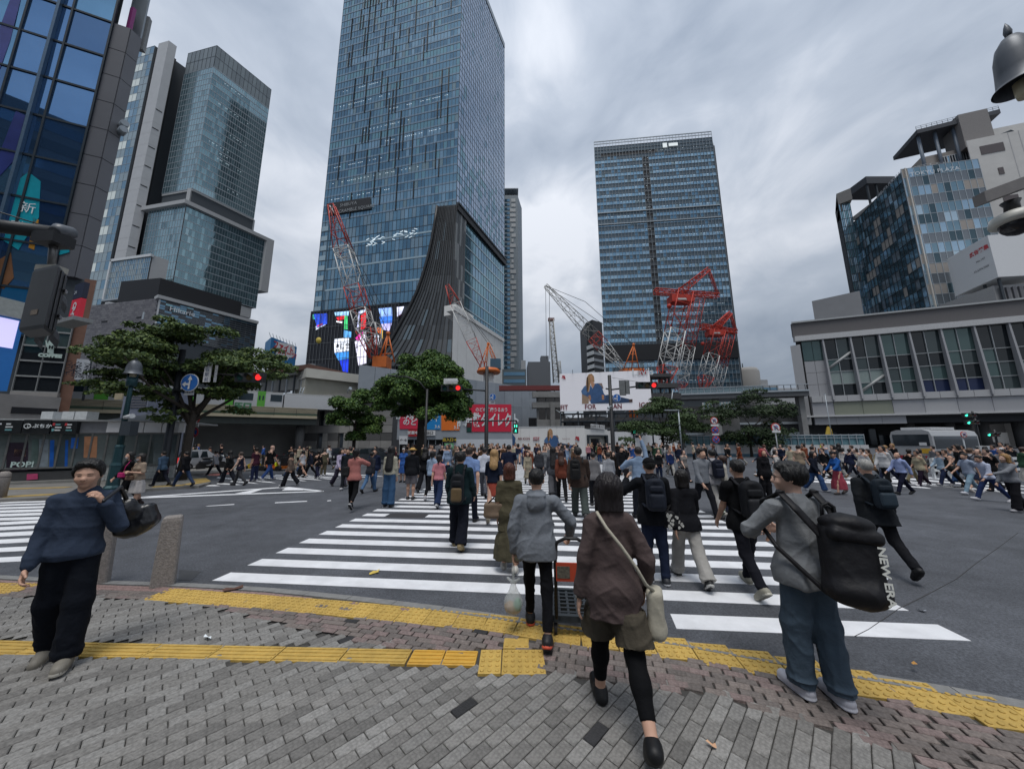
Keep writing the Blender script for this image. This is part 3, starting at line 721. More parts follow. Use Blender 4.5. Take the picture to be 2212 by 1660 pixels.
for k in range(38):u=k/37;fT.slab(rl,u,u+.0022,ztS-1.5,ztS+2.6,-.1,.15)
fT.slab(rl,0,1,ztS+2.3,ztS+2.7,-.2,.25);fT.slab(rl,0,1,ztS+.6,ztS+.9,-.2,.2)
put('roof_railing',rl,FR_L,stream,kind='stuff')
slabs(0,'dark_base_band',fT,zat(1330,780,fT.px(1330,780)),9,.3,.9,M('louvre_black'),stream)
put('roof_sign',fT.slab(MB(),.585,.62,ztS-6.2,ztS-3.2,.5,.8),M('sign_white',(.75,.8,.8),.5,emit=.3),stream)
put('roof_sign',fT.slab(MB(),.635,.71,ztS-5.6,ztS-3.6,.5,.8),M('sign_white'),stream)
# small striped block on its left
q0=Vector((az(1268,760)*150,150,0));q1=Vector((az(1281,740)*146,146,0));q2=Vector((az(1302,740)*150,150,0))
stb=thing('striped_block','small black and white striped building left of the office tower','building',(q1 .x,q1 .y,0));zq=zat(1281,690,q1)
core(stb,[q0,q1,q2,q2+Vector((0,14,0)),q0+Vector((0,14,0))],0,zq,M('stripe_black',(.03,.032,.035),.5),'wall')
fa,fb=Facade(q0,q1),Facade(q1,q2)
for k in range(11):
 z=12+k*3.1
 if z+1.7<zq:put('white_band',fa.slab(MB(),0,1,z,z+1.7,.02,.3),FR_W,stb);put('grey_band',fb.slab(MB(),0,1,z,z+1.2,.02,.25),M('band_grey',(.22,.24,.26),.6),stb)
 # ---------------------------------------------------------------- stacked glass complex on the left
DH=dirv(29.0);DL=Vector((-.98,.19,0)).normalized();DD=150.0
hk=thing('stacked_complex','stacked glass and stone high-rise with a white shaft on its left','skyscraper',(-120,150,0))
def corner(px,py,D):return Vector((az(px,py)*D,D,0))
GH=[glass_mat('glass_hk',(.22,.35,.39)),glass_mat('glass_hk2',(.29,.42,.46)),glass_mat('glass_hk_dark',(.15,.24,.275)),GBL]
# top tower
c0=corner(443,250,165);rT,_=hit_line(566,340,c0,DH);lT,_=hit_line(378,270,c0,DL)
z1,z0=zat(472,101,c0),zat(413,406,c0)
fR,fL=Facade(c0,rT),Facade(c0,lT)
core(hk,[c0-fR.n*.4-fL.n*.4,rT-fR.n*.4,rT+DL*30,lT-fL.n*.4],z0-8,z1-.5,COREM)
zc_=z1-(z1-z0)*.16
curtain(hk,fR,z0,zc_,26,21,GH,lambda i,j:(random.choices((0,2),(1,3)if j%3 else(4,2))[0]if(i<17 and 0<j<20)else random.choices((1,0),(9,1))[0]),FR_L,.10,.45,fdep=.16,budget=300)
BUDGET[hk.name]=0
curtain(hk,fL,z0,zc_,12,21,GH,lambda i,j:random.choices((1,0,3),(9,1,1))[0]if i<6 else 2,FR_L,.10,.3,pane=None)
for f_,n_u in((fR,14),(fL,7)):curtain(hk,f_,zc_,z1,n_u,2,[M('crown_panel',(.20,.235,.25),.4,.3),M('crown_panel2',(.17,.20,.215),.4,.3)],lambda i,j:random.choice((0,1)),FR_D,.12,.12,pane=None)
lights(hk,fR,[z0+(zc_-z0)/21*(j+.6)for j in(2,6,7,8,11,15,19)],.02,.7,30,.35,(.5,.15),.2)
# open floor below the tower, then the wide middle box with its roof slab
cP=corner(398,440,158);rP,_=hit_line(590,540,cP,DH);lP,_=hit_line(304,449,cP,DL)
zs1=zat(398,429,cP)
core(hk,[cP,rP,rP+DL*34,lP],zs1-2.2,zs1,M('slab_grey',(.36,.37,.375),.6),'roof_slab')
col=MB()
for k in range(5):q=c0+(rT-c0)*(k/4)-fR.n*2;put('pier',MB().box(q.x-1,q.x+1,q.y-1,q.y+1,zs1,z0+.2),M('slab_grey'),hk)
put('soffit',MB().prism([(p.x,p.y)for p in(c0,rT,rT+DL*26,lT)],z0-1.2,z0-.1),M('slab_grey'),hk)
zm0=zat(356,606,cP)
iP=cP+DH*2+DL*2;fMR,fML=Facade(iP,rP+DL*2-DH*4),Facade(iP,lP+DH*2-DL*3)
core(hk,[iP,fMR.B,fMR.B+DL*28,fML.B],zm0,zs1-2,COREM)
curtain(hk,fMR,zm0,zs1-2.3,30,11,GH,lambda i,j:random.choices((0,2,1),(2,9,.3))[0],FR_L,.06,.35,pane=None,off=.3)
curtain(hk,fML,zm0,zs1-2.3,14,11,GH,lambda i,j:(random.choices((1,0,2),(6,2,.5))[0]if i<9 else 2),FR_L,.14,.2,pane=None,off=.3)
put('end_frame',MB().prism([(p.x,p.y)for p in(rP-DH*4,rP,rP+DL*34,rP-DH*4+DL*34)],zat(578,632,rP),zs1-2.2),M('slab_grey'),hk)
zl=zat(372,632,cP)
core(hk,[cP+DL*2,rP-DH*6+DL*2,rP+DL*30,lP+DL*-2],zl-1.6,zm0-.8,M('slab_grey'),'ledge')
# lower left glass box
cQ=corner(324,575,146);rQ,_=hit_line(360,590,cQ,DH);lQ,_=hit_line(238,590,cQ,DL);zq1,zq0=zat(324,549,cQ),zat(321,642,cQ)
fQR,fQL=Facade(cQ,rQ),Facade(cQ,lQ)
core(hk,[cQ-fQL.n*.3,rQ,rQ+DL*24,lQ],zq0,zq1,M('slab_grey'),'box_wall')
curtain(hk,fQL,zq0+.3,zq1-1.1,22,7,[GB,glass_mat('glass_box',(.30,.37,.39),.5),GA],lambda i,j:random.choices((0,1,2),(3,4,1))[0]if i>2 else 2,FR_L,.16,.16,pane=None,off=.25)
put('box_frame',fQL.slab(MB(),-.02,1.02,zq1-1.1,zq1+.2,-.5,.8),FR_W,hk);put('box_frame',fQL.slab(MB(),.98,1.02,zq0,zq1,-.5,.8),FR_W,hk);put('box_frame',fQL.slab(MB(),-.02,1.02,zq0-.5,zq0+.3,-.5,.8),FR_L,hk)
# white shaft with slots, dark gap and left glass strip
cW=corner(316,330,162);rW,_=hit_line(337,330,cW,DH);lW,_=hit_line(294,330,cW,DL);zw1=zat(377,96,cW)
SH=M('shaft_panel',(.42,.43,.44),.55,var=.06,vs_=.3);fWR,fWL=Facade(cW,rW),Facade(cW,lW)
core(hk,[cW,rW,rW+DL*12,lW],20,zw1,SH,'white_shaft')
for k in range(10):
 z=zat(357,247+k*0,cW)-k*12.2;put('shaft_slot',fWR.slab(MB(),.06,.8,z,z+.55,.01,.12),M('louvre_black'),hk)
for k in range(22):z=30+k*7.2;put('panel_joint',fWR.slab(MB(),0,1,z,z+.12,.005,.03),M('joint_grey'),hk);put('panel_joint',fWL.slab(MB(),0,1,z,z+.12,.005,.03),M('joint_grey'),hk)
lG=lW+DL*2.6;core(hk,[lW+DH*.8,lG+DH*.8,lG+DH*8,lW+DH*8],20,zw1-2,M('louvre_black'),'dark_gap')
fG=Facade(lG,lG+DL*22);core(hk,[lG,fG.B,fG.B+DH*20,lG+DH*20],20,zw1-1,COREM)
curtain(hk,fG,22,zw1-1,7,40,[glass_mat('glass_strip',(.30,.37,.39),.55),GB,M('lit_room',(.55,.6,.58),.4,emit=.12),GA],lambda i,j:(random.choices((1,2),(2,3))[0]if(i in(2,3)and j%2)else random.choices((0,3),(5,2))[0]),FR_L,.08,.25,pane=None)
# stone base and the dark louvred base with the name
cB=corner(333,700,140);rB,_=hit_line(553,715,cB,DH);lB,_=hit_line(150,720,cB,DL);zb1=zat(333,642,cB)
fBR,fBL=Facade(cB,rB),Facade(cB,lB)
core(hk,[cB,rB,rB+DL*44,lB],0,zb1,COREM,'base_core')
nby,nbx=46,26;st=MB();SB=[M('basalt_a',(.135,.135,.15),.8,var=.15,vs_=.8),M('basalt_b',(.115,.115,.13),.8,var=.15,vs_=.8),M('basalt_c',(.155,.155,.168),.8,var=.15,vs_=.8)]
cnt=0;cch={}
rzb=math.atan2(fBL.d.y,fBL.d.x)
for j in range(nby):
 z=zb1-(j+1)*1.05
 for i in range(nbx):
  if z<2:continue
  m=random.randrange(3);w=fBL.L/nbx
  u=(i+.5+(.25 if j%2 else-.25))/nbx
  if cnt<300:
   if m not in cch:cch[m]=MB().box(-w/2+.03,w/2-.03,-.1,.1,.03,1.02).mesh('stone_panel',SB[m])
   put_mesh('stone_panel',cch[m],hk,loc=PINV[hk.name]@fBL.p(u,z,.05+random.uniform(0,.05)),rot=(0,0,rzb));cnt+=1
  else:fBL.slab(st,u-.5/nbx+.03/fBL.L,u+.5/nbx-.03/fBL.L,z+.03,z+1.02,0,.15,m)
put('stone_panels_below',st,SB,hk,kind='stuff')
for u,z,l in((.28,10.5,.06),(.16,8.6,.05),(.55,9,.07),(.36,13.4,.05)):put('wall_slot',fBL.slab(MB(),u,u+l,zb1-z,zb1-z+.7,.12,.3),M('louvre_black'),hk)
put('wall_slot',fBL.slab(MB(),.125,.145,zb1-9.4,zb1-6,.12,.3),FR_L,hk)
put('corner_trim',fBR.slab(MB(),0,.014,2,zb1,.1,.6),FR_W,hk)
bz0=zb1-17;curtain(hk,fBR,bz0,zb1-.3,16,15,[GDK,GC,GD],lambda i,j:random.choices((0,1,2),(6,3,1 if i<5 else .2))[0],M('bar_grey',(.15,.16,.17),.5,.3),.06,.28,pane=None,off=.2)
put('lettering',face_text('Hikarie',3.0,fBR.px(394,673,1.2),fBR.d,fBR.n,bold=.03),M('emblem_white'),hk)
put('ledge',fBR.slab(MB(),-.02,1.0,zb1-.3,zb1+1.2,-3,1.6),M('slab_grey'),hk)
core(hk,[cB+DH*1+DL*3,rB-DH*6+DL*3,rB+DL*34,lB-DL*26],zb1,zl-1.0,M('louvre_black'),'recess')
# ---------------------------------------------------------------- glass block on the right with the terrace roof
CF=corner(1976,510,88);lF,_=hit_line(1850,520,CF,dirv(22.5));DFr=Vector((.978,-.20,0)).normalized();rF,_=hit_line(2152,500,CF,DFr)
fk=thing('terrace_block','glass block with patchwork panes, a curved roof terrace and a canopy on top','building',(CF.x,CF.y,0))
fKL,fKR=Facade(CF,lF),Facade(CF,rF);zf1=zat(1943,367,CF);zr1=zat(2139,330,rF)
core(fk,[CF-fKL.n*.3-fKR.n*.3,rF,rF+dirv(22)*40,lF],0,zf1-.5,COREM)
BEI=M('beige_panel',(.30,.275,.25),.7,var=.08)
GF=[glass_mat('glass_fk',(.18,.28,.34)),glass_mat('glass_fk_bright',(.32,.45,.56)),glass_mat('glass_fk_grey',(.16,.18,.20),.4),glass_mat('glass_fk_dark',(.06,.10,.12)),BEI,glass_mat('glass_fk_pale',(.42,.54,.62),.6)]
bz={}
def pickK(seed,lo):
 rr=random.Random(seed);runs={}
 for _ in range(26):i,j,l=rr.randrange(0,15),rr.randrange(0,22),rr.choice((1,2,2,3));runs.update({(i+q,j):4 for q in range(l)})
 for _ in range(10):i,j,l=rr.randrange(0,15),rr.randrange(0,22),rr.choice((1,2));runs.update({(i+q,j):5 for q in range(l)})
 def f(i,j):
  if(i,j)in runs and j<21:return runs[(i,j)]
  if lo==1 and i==0:return 4 if j%3==0 else 1
  return rr.choices((0,1,3),(5,4,.6)if(lo==1 and j>9)else(5,.6,3))[0]if j%2 else rr.choices((2,3),(4,1)if lo else(2,4))[0]
 return f
curtain(fk,fKR,14,zf1,12,22,GF,pickK(5,1),FR_L,.13,.13,budget=300)
curtain(fk,fKL,14,zf1-1,15,22,GF,pickK(9,0),FR_D,.10,.14,pane=None)
put('corner_mullion',fKR.slab(MB(),.036,.05,14,zf1,.1,.5),M('mullion_cream',(.5,.47,.42),.5),fk)
lF2,_=hit_line(1815,470,lF,Vector((-.94,.34,0)).normalized());fK3=Facade(lF,lF2)
zf3=zat(1815,440,lF2)
core(fk,[lF-fK3 .n*.3,lF2-fK3 .n*.3,lF2+dirv(52)*14,lF+dirv(30)*14],0,zf3,COREM)
curtain(fk,fK3,14,zf3,7,24,[GB,glass_mat('glass_fk_pale'),M('brown_pane',(.09,.085,.08),.5),GD],lambda i,j:random.choices((0,1,2,3),(5,3,.5,2))[0],FR_D,.10,.14,pane=None)
put('parapet_block',MB().prism([(p.x,p.y)for p in(lF+dirv(22)*-2,lF2,lF2+dirv(52)*12,lF+dirv(30)*14)],zf3,zf3+4.5),M('taupe_wall',(.17,.165,.16),.8),fk)
put('lettering',face_text('TOKYU PLAZA',1.7,fKR.px(2018,370,.5),fKR.d,fKR.n,spacing=1.05),M('emblem_white'),fk)
put('lettering',face_text('SHIBUYA FUKURAS',1.4,fKL.px(1918,400,.5),-fKL.d,fKL.n),M('emblem_white'),fk)
RT_=M('roof_concrete',(.26,.25,.24),.8,var=.15,vs_=.6)
ar=[]
for k in range(13):a=k/12;q=fKL.A+(fKL.B-fKL.A)*.30*(1-a)+(fKR.B-fKR.A)*.62*a;b=math.sin(a*math.pi)*5.5;nn=(fKL.n+fKR.n).normalized();ar.append(q-nn*(5.5-b))
put('terrace_rim',MB().prism([(p.x,p.y)for p in ar]+[(rF.x+6,rF.y+26),(lF.x,lF.y)],zf1+.2,zf1+1.6),RT_,fk)
trl=MB();prev=None
for p in ar:
 q=Vector((p.x,p.y,zf1+1.6));trl.tube([q,q+Vector((0,0,1.2))],.05,4)
 if prev:trl.tube([prev+Vector((0,0,1.2)),q+Vector((0,0,1.2))],.05,4)
 prev=q
put('terrace_railing',trl,FR_L,fk,kind='stuff')
pa=at(2045,305,96);pb=at(2140,300,92)
fpv=Facade(Vector((at(1985,330,96).x,96,0)),Vector((at(2150,330,90).x,90,0)))
put('pavilion',fpv.slab(MB(),.0,1,zf1+1.6,zat(2040,318,fpv.A),-8,0),BEI,fk)
curtain(fk,fpv,zf1+2,zat(2040,328,fpv.A),12,1,[GDK,GB],lambda i,j:random.choice((0,1)),FR_W,.15,.2,u0=.28,u1=.72,pane=None)
put('red_parasol',MB().lathe([(3.2,0),(.2,1.5)],tuple(fpv.p(.02,zf1+3.4,3)),10),M('parasol_red',(.42,.06,.05),.7),fk)
zcan=zat(2030,270,fpv.A);can=MB();fpv.slab(can,-.06,1.08,zcan-.8,zcan+.6,-9,2.5);put('roof_canopy',can,M('canopy_dark',(.045,.05,.06),.6),fk)
for u in(.0,.24,.5,.78):put('canopy_post',MB().tube([fpv.p(u,zf1+1.5,.8),fpv.p(u,zcan-.7,.8)],.42,8),M('post_blue',(.12,.15,.19),.5),fk)
cr=MB()
for k in range(16):p=fpv.p(-.06+1.14*k/15,zcan+.6,2.3);cr.tube([p,p+Vector((0,0,1.3))],.05,4)
for h in(.7,1.3):cr.tube([fpv.p(-.06,zcan+.6+h,2.3),fpv.p(1.08,zcan+.6+h,2.3)],.05,4)
put('canopy_railing',cr,FR_D,fk,kind='stuff')
for u,w,h in((.42,.07,2.2),(.56,.12,1.5),(.75,.1,2.6),(.9,.1,3.4)):put('roof_plant',fpv.slab(MB(),u,u+w,zcan+.6,zcan+.6+h,-4,-1),M('plant_grey',(.28,.29,.29),.6),fk)
c3=corner(1895,395,112);put('roof_frame',MB().box(c3 .x-4,c3 .x+7,c3 .y,c3 .y+9,zat(1880,402,c3),zat(1880,386,c3)),M('canopy_dark'),fk)
for k in(-3.4,0,6):put('roof_frame_post',MB().box(c3 .x+k-.25,c3 .x+k+.25,c3 .y+.5,c3 .y+1,zf3,zat(1880,400,c3)),FR_D,fk)
# white buildings at the right edge
w0=corner(2118,430,88);wv=Vector((.95,-.31,0));w1=w0+wv*56
wh=thing('white_office','white panelled office building cut by the right edge behind the street lamp','building',(w0 .x,w0 .y,0));fW=Facade(w0,w1);zw=zat(2118,290,w0)
core(wh,[w0,w1,w1+dirv(60)*30,w0+dirv(57)*26],0,zw,M('white_panel_wall',(.50,.49,.47),.7,var=.08,vs_=.4),'wall')
WIN=M('window_dark',(.09,.075,.075),.3)
for u,z,w,h in((.045,-5.6,.09,2.8),(.09,-13,.02,2.2),(.08,-30,.055,10.0),(.30,-11,.1,4),(.3,-21,.1,4)):put('window',fW.slab(MB(),u,u+w,zw+z,zw+z+h,.02,.12),WIN,wh)
for u in(.0,.16,.20):put('panel_joint',fW.slab(MB(),u,u+.003,4,zw,.01,.05),M('joint_grey'),wh)
zt=zat(2145,205,w0+wv*4);put('roof_house',fW.slab(MB(),.04,.16,zw,zt,-9,-3),M('roof_house',(.20,.19,.185),.8),wh);put('roof_house',fW.slab(MB(),.16,.6,zw,zw+5,-12,-4),M('white_panel_wall'),wh)
put('roof_duct',MB().tube([fW.p(.17,zw+1.5,-3),fW.p(.22,zw+2.4,-3),fW.p(.24,zw+1,-3)],.4,8),FR_D,wh)
bb=thing('rental_billboard','white rooftop billboard with red Japanese lettering and a phone number','billboard',tuple(at(2128,600,50)))
b0,b1=Vector((az(2086,560)*80,80,0)),Vector((az(2143,550)*74,74,0));fB=Facade(b0,b1);b2=b1+Vector((10,-1.2,0));fB2=Facade(b1,b2)
zb0,zb9=zat(2143,601,b1),zat(2143,505,b1)
put('board',MB().prism([(p.x,p.y)for p in(b0,b1,b2,b2+Vector((2,5,0)),b0+Vector((2,5,0)))],zb0,zb9),M('board_white',(.62,.63,.64),.6,var=.05),bb)
put('lettering',face_text('広告募集',1.25,fB.px(2113,543,.05),fB.d,fB.n,bold=.04),M('print_red',(.5,.05,.06),.5),bb)
put('lettering',face_text('No.147',.75,fB.px(2117,562,.05),fB.d,fB.n),M('print_black'),bb)
put('lettering',face_text('03-5774-7505',.72,fB.px(2119,581,.05),fB.d,fB.n,sx=.95),M('print_black'),bb)
for u in(.25,.8):put('board_leg',fB.slab(MB(),u,u+.06,zb0-7,zb0,-1,-.6),FR_D,bb)
lw=thing('louvred_annex','low grey louvred annex under the white billboard','building',(b1 .x,b1 .y,0));fl_=Facade(b1+Vector((.5,1.5,0)),b1+Vector((26,-3,0)))
core(lw,[fl_.A,fl_.B,fl_.B+Vector((4,12,0)),fl_.A+Vector((2,12,0))],0,zb0-1.5,M('annex_grey',(.30,.30,.30),.7),'wall')
for k in range(20):put('louvre',fl_.slab(MB(),.03+k*.048,.05+k*.048,zb0-8,zb0-2.2,.02,.4),M('louvre_slate',(.13,.13,.14),.6),lw)
tl=thing('grey_roof_box','plain grey roof box between the terrace block and the concourse roof','building',tuple(at(1800,670,95)))
ta,tb=Vector((az(1755,665)*95,95,0)),Vector((az(1860,650)*88,88,0));ft=Facade(ta,tb)
put('wall',ft.slab(MB(),0,1,20,zat(1800,640,ta),-10,0),M('roof_box_grey',(.20,.205,.215),.8,var=.1,vs_=.2),tl)
# dark blocks across the street behind the viewpoint: they show only as reflections in the glass
def mirror_block(lab,x0,x1,y,H,dep,sgn):
 t_=thing('opposite_block',lab,'building',(x0,y,0));f_=Facade(Vector((x0,y,0)),Vector((x1,y,0)))
 core(t_,[f_.A,f_.B,f_.B-Vector((0,dep,0)),f_.A-Vector((0,dep,0))],0,H,M('opposite_wall',(.10,.105,.115),.7,var=.2,vs_=.2),'wall')
 for j in range(int(H/4.2)):put('window_strip',f_.slab(MB(),.04,.96,2+j*4.2,4.3+j*4.2,.02,.12),GC if j%2 else GDK,t_)
 for u,w,z,h,c in sgn:put('wall_sign',f_.slab(MB(),u,u+w,z,z+h,.15,.5),M('sign_'+c,c,.5,emit=.15),t_)
mirror_block('dark office block seen only as a reflection in the glass store',-34,-8,-46,46,14,((.1,.2,12,14,'#1c8f9c'),(.6,.25,18,6,'#a8772a')))
mirror_block('lower shop block reflected beside the dark office block',-6,22,-50,32,14,((.2,.3,10,9,'#28589c'),))
mirror_block('tall narrow block reflected in the left glass store',-64,-37,-44,72,14,((.3,.3,20,12,'#2a9aa8'),))
# ================================================================ mid-distance structures
# ---------------------------------------------------------------- glass department store on the left
dG=dirv(67.0);R0=Vector((az(192,280)*25,25,0));gl=thing('glass_store','dark blue glass store front with a slate grey stair column on its right edge','building',(R0 .x,R0 .y,0))
fGL=Facade(R0,R0-dG*36)
zt_=74.0;zlow=zat(100,735,R0-dG*2)
core(gl,[R0-fGL.n*.4,R0-dG*36-fGL.n*.4,R0-dG*36+dirv(-60)*14,R0+dirv(-62)*10],5.5,zt_,COREM)
GS=[M('store_glass',(.10,.21,.40),.015,.85,.5,var=.12,vs_=.08,bump=.03,bs=.25),M('store_glass2',(.075,.15,.29),.02,.85,.5,var=.12,vs_=.08,bump=.03,bs=.25),M('store_glass3',(.12,.26,.42),.02,.8,.5,var=.2,vs_=.1,bump=.03,bs=.25)]
nv_=17;zrow=(zt_-zlow)/nv_
curtain(gl,fGL,zlow,zt_,14,nv_,GS,lambda i,j:random.choices((0,1,2),(5,3,2))[0],M('store_frame',(.02,.03,.04),.4,.3),.13,.17,fdep=.14,budget=300,tilt=.012)
tw=MB()
for i in(1,3,5,7,9,11,13):u=i/14+.018;fGL.slab(tw,u,u+.005,zlow,zt_,.1,.4)
put('second_mullions',tw,M('store_frame_blue',(.08,.13,.19),.35,.4),gl,kind='stuff')
dgl=MB()
for i,j in((2,3),(3,5),(4,6),(2,9),(1,12)):dgl.tube([fGL.p(i/14,zlow+zrow*j,.02),fGL.p((i+1.9)/14,zlow+zrow*(j+2),.02)],.16,4)
put('wind_braces',dgl,M('store_frame_blue'),gl,kind='stuff')
# reflected adverts and their lettering, painted as flat patches on the panes
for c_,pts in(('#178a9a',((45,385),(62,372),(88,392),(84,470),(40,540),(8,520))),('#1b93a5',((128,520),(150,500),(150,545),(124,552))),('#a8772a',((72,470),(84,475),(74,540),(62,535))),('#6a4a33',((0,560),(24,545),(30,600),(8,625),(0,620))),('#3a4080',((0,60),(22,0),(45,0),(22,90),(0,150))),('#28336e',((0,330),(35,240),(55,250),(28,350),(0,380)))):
 put('reflection_patch',fGL.poly(MB(),pts,.10,.02),M('poster_'+c_,c_,.25,var=.35,vs_=.4),gl)
put('lettering',face_text('新',1.0,fGL.px(58,450,.16),-fGL.d,fGL.n),M('print_white',(.62,.66,.68),.5),gl)
put('lettering',face_text('発売',.9,fGL.px(54,492,.16),-fGL.d,fGL.n),M('print_white'),gl)
Cm,_=hit_line(228,306,R0,dG);Ce,_=hit_line(250,340,Cm,dirv(8))
SL=M('slate_panel',(.085,.09,.105),.6,.1,var=.10,vs_=.25);SL2=M('slate_panel_light',(.15,.155,.17),.6,.1,var=.08,vs_=.25)
zc9=zat(287,66,Cm)
core(gl,[R0,Cm,Ce,Ce+dirv(-62)*5,R0+dirv(-62)*8],zat(165,600,Cm),zc9,SL,'stair_column')
fC1,fC2=Facade(R0,Cm),Facade(Cm,Ce)
for k in range(9):
 a_,b_=zat(165,600,Cm)+(zc9-zat(165,600,Cm))*k/9,zat(165,600,Cm)+(zc9-zat(165,600,Cm))*(k+1)/9
 put('cladding_panel',fC1 .slab(MB(),.01,.995,a_+.03,b_-.03,.0,.06),SL,gl);put('cladding_panel',fC2 .slab(MB(),.005,.99,a_+.03,b_-.03,.0,.06),SL2,gl)
scr2=MB()
for k in range(18):fC1 .slab(scr2,k/18,k/18+.02,zc9,zc9+8,-1.5,-1.3)
put('roof_screen',scr2,FR_L,gl,kind='stuff')
put('roof_panel',fC1 .slab(MB(),0,1,zc9,zc9+4,-2.2,-1.8),M('plant_grey'),gl)
put('roof_sign',fC2 .slab(MB(),.2,.5,zc9,zc9+3,-1,-.6),M('sign_magenta',(.25,.04,.18),.5),gl)
for k in range(2):q=fC2 .p(.9,zat(260,275+k*14,Ce),.1);put('wall_camera',MB().tube([q,q+Vector((.9,-.5,-.1))],.28,8),FR_L,gl)
# lower shop glass with the coffee sign
fLo=Facade(R0-dG*1.0,Cm+dG*.4);z_a,z_b=zat(110,848,Cm),zat(150,690,Cm)
fLo=Facade(hit_line(45,780,R0,dG)[0],hit_line(142,790,R0,dG)[0])
core(gl,[fLo.A-fLo.n*.3,fLo.B-fLo.n*.3,Ce,R0+dirv(-62)*8],z_a-3,zat(165,600,Cm),COREM,'lower_core')
curtain(gl,fLo,z_a,z_b,2,5,[M('shop_glass',(.025,.03,.036),.03,.4),M('shop_glass_green',(.09,.13,.13),.08,.5)],lambda i,j:1 if(i==0 and j in(3,4))or(i==1 and j in(3,4))else 0,M('transom_grey',(.24,.25,.25),.5),.04,.12,off=.1,pane=None)
put('shop_sill',fLo.slab(MB(),0,1.02,z_a-2.4,z_a,-.5,.25),M('sill_concrete',(.26,.25,.24),.8,var=.2,vs_=.6),gl)
SG=M('shop_sign_mint',(.42,.52,.48),.5)
put('lettering',face_text('COFFEE',.36,fLo.px(108,768,.35),fLo.d*(1 if fLo.d.x>0 else-1),fLo.n,bold=.03),SG,gl)
pot=[(99,735),(101,748),(104,753),(103,762),(116,764),(117,744),(113,738),(109,731),(106,738),(104,745),(101,735)]
put('pot_emblem',fLo.poly(MB(),pot,.3,.05),SG,gl)
put('lettering',face_text('H',.32,fLo.px(110,750,.45),fLo.d*(1 if fLo.d.x>0 else-1),fLo.n,bold=.03),M('shop_glass'),gl)
put('brown_pier',MB().prism([(p.x,p.y)for p in(fLo.B,fLo.B+dG*.7,fLo.B+dG*.7+dirv(-55)*.8,fLo.B+dirv(-55)*.8)],z_a-2.4,zat(165,600,Cm)),M('brown_tile',(.16,.085,.06),.6,var=.2,vs_=2),gl)
# blue and white signs further left
bs=thing('blue_shop_sign','tall blue sign panel with a pale screen at the left edge','sign',tuple(at(20,770,19)))
fBS=Facade(Vector((az(-60,770)*18,18,0)),Vector((az(40,770)*19.5,19.5,0)))
put('blue_panel',fBS.slab(MB(),0,.93,zat(20,845,fBS.B),zat(40,690,fBS.B),-1.2,0),M('sign_blue',(.02,.14,.42),.4,emit=.12,var=.04),bs)
put('white_head',fBS.slab(MB(),0,1.02,zat(40,690,fBS.B),zat(45,655,fBS.B),-1.3,.25),M('sign_head',(.38,.40,.38),.6),bs)
put('screen',fBS.slab(MB(),0,.80,zat(15,752,fBS.B),zat(40,694,fBS.B),.01,.05),glow('screen_lavender','#c8c2ee',.7),bs)
ac=thing('vertical_sign','narrow red vertical sign with white katakana beside the brown pier','sign',tuple(at(160,670,22)))
fA=Facade(Vector((az(150,670)*22.5,22.5,0)),Vector((az(171,668)*22,22,0)))
put('red_board',fA.slab(MB(),.05,.95,zat(158,693,fA.A),zat(160,650,fA.A),-.25,0),M('sign_red',(.52,.02,.04),.45,emit=.1,var=.05),ac)
put('dark_board',fA.slab(MB(),.05,.95,zat(160,650,fA.A)+.03,zat(165,616,fA.A),-.25,0),M('sign_navy',(.02,.025,.05),.5),ac)
for i,ch_ in enumerate('oアコム'[:4]):
 if ch_=='ム':continue
 put('lettering',face_text(ch_.upper()if ch_=='o' else ch_,.62,fA.px(161-i*3.2,660+i*12,.03),fA.d,fA.n,bold=.03),M('print_white'),ac)
put('lettering',face_text('24',.36,fA.px(163,632,.03),fA.d,fA.n),M('print_white'),ac)
put('base_ledge',fA.slab(MB(),-.9,1.3,zat(158,702,fA.A),zat(158,694,fA.A),-.6,.3),M('transom_grey'),ac)
rk=thing('hanging_banner','white banner sign with two large kanji above the train','sign',tuple(at(177,797,24)))
fR_=Facade(Vector((az(161,800)*24,24,0)),Vector((az(194,800)*24.6,24.6,0)))
put('banner',fR_.poly(MB(),((166,775),(195,777),(190,822),(160,819)),0,.06),M('board_white'),rk)
for t_,s_,x,y in(('ラクマチ',.42,179,788),('楽待',.78,178,800),('不動産投資',.34,176,811),('アプリ',.34,175,818)):put('lettering',face_text(t_,s_,fR_.px(x,y,.09),fR_.d,fR_.n,bold=.015 if s_>1 else 0),M('print_black'),rk)
put('bracket',MB().tube([fR_.p(1,9.6,-.3),fR_.p(1,5,-.3)],.07,6),FR_D,rk)
for nm,x0,x1,y0,y1,D,lab in(('concrete_podium',-60,128,905,858,21,'stained concrete podium wall under the shop glass at the left'),):
 f_=Facade(Vector((az(x0,880)*D,D,0)),Vector((az(x1,880)*(D+3),D+3,0)));t_=thing(nm,lab,'wall',tuple(f_.A));put('wall',f_.slab(MB(),0,1,0,zat(x1,y1,f_.B),-3,0),M('sill_concrete'),t_)
 put('dark_opening',f_.slab(MB(),.42,.98,zat(100,895,f_.B),zat(100,882,f_.B),.0,.05),M('louvre_black'),t_)
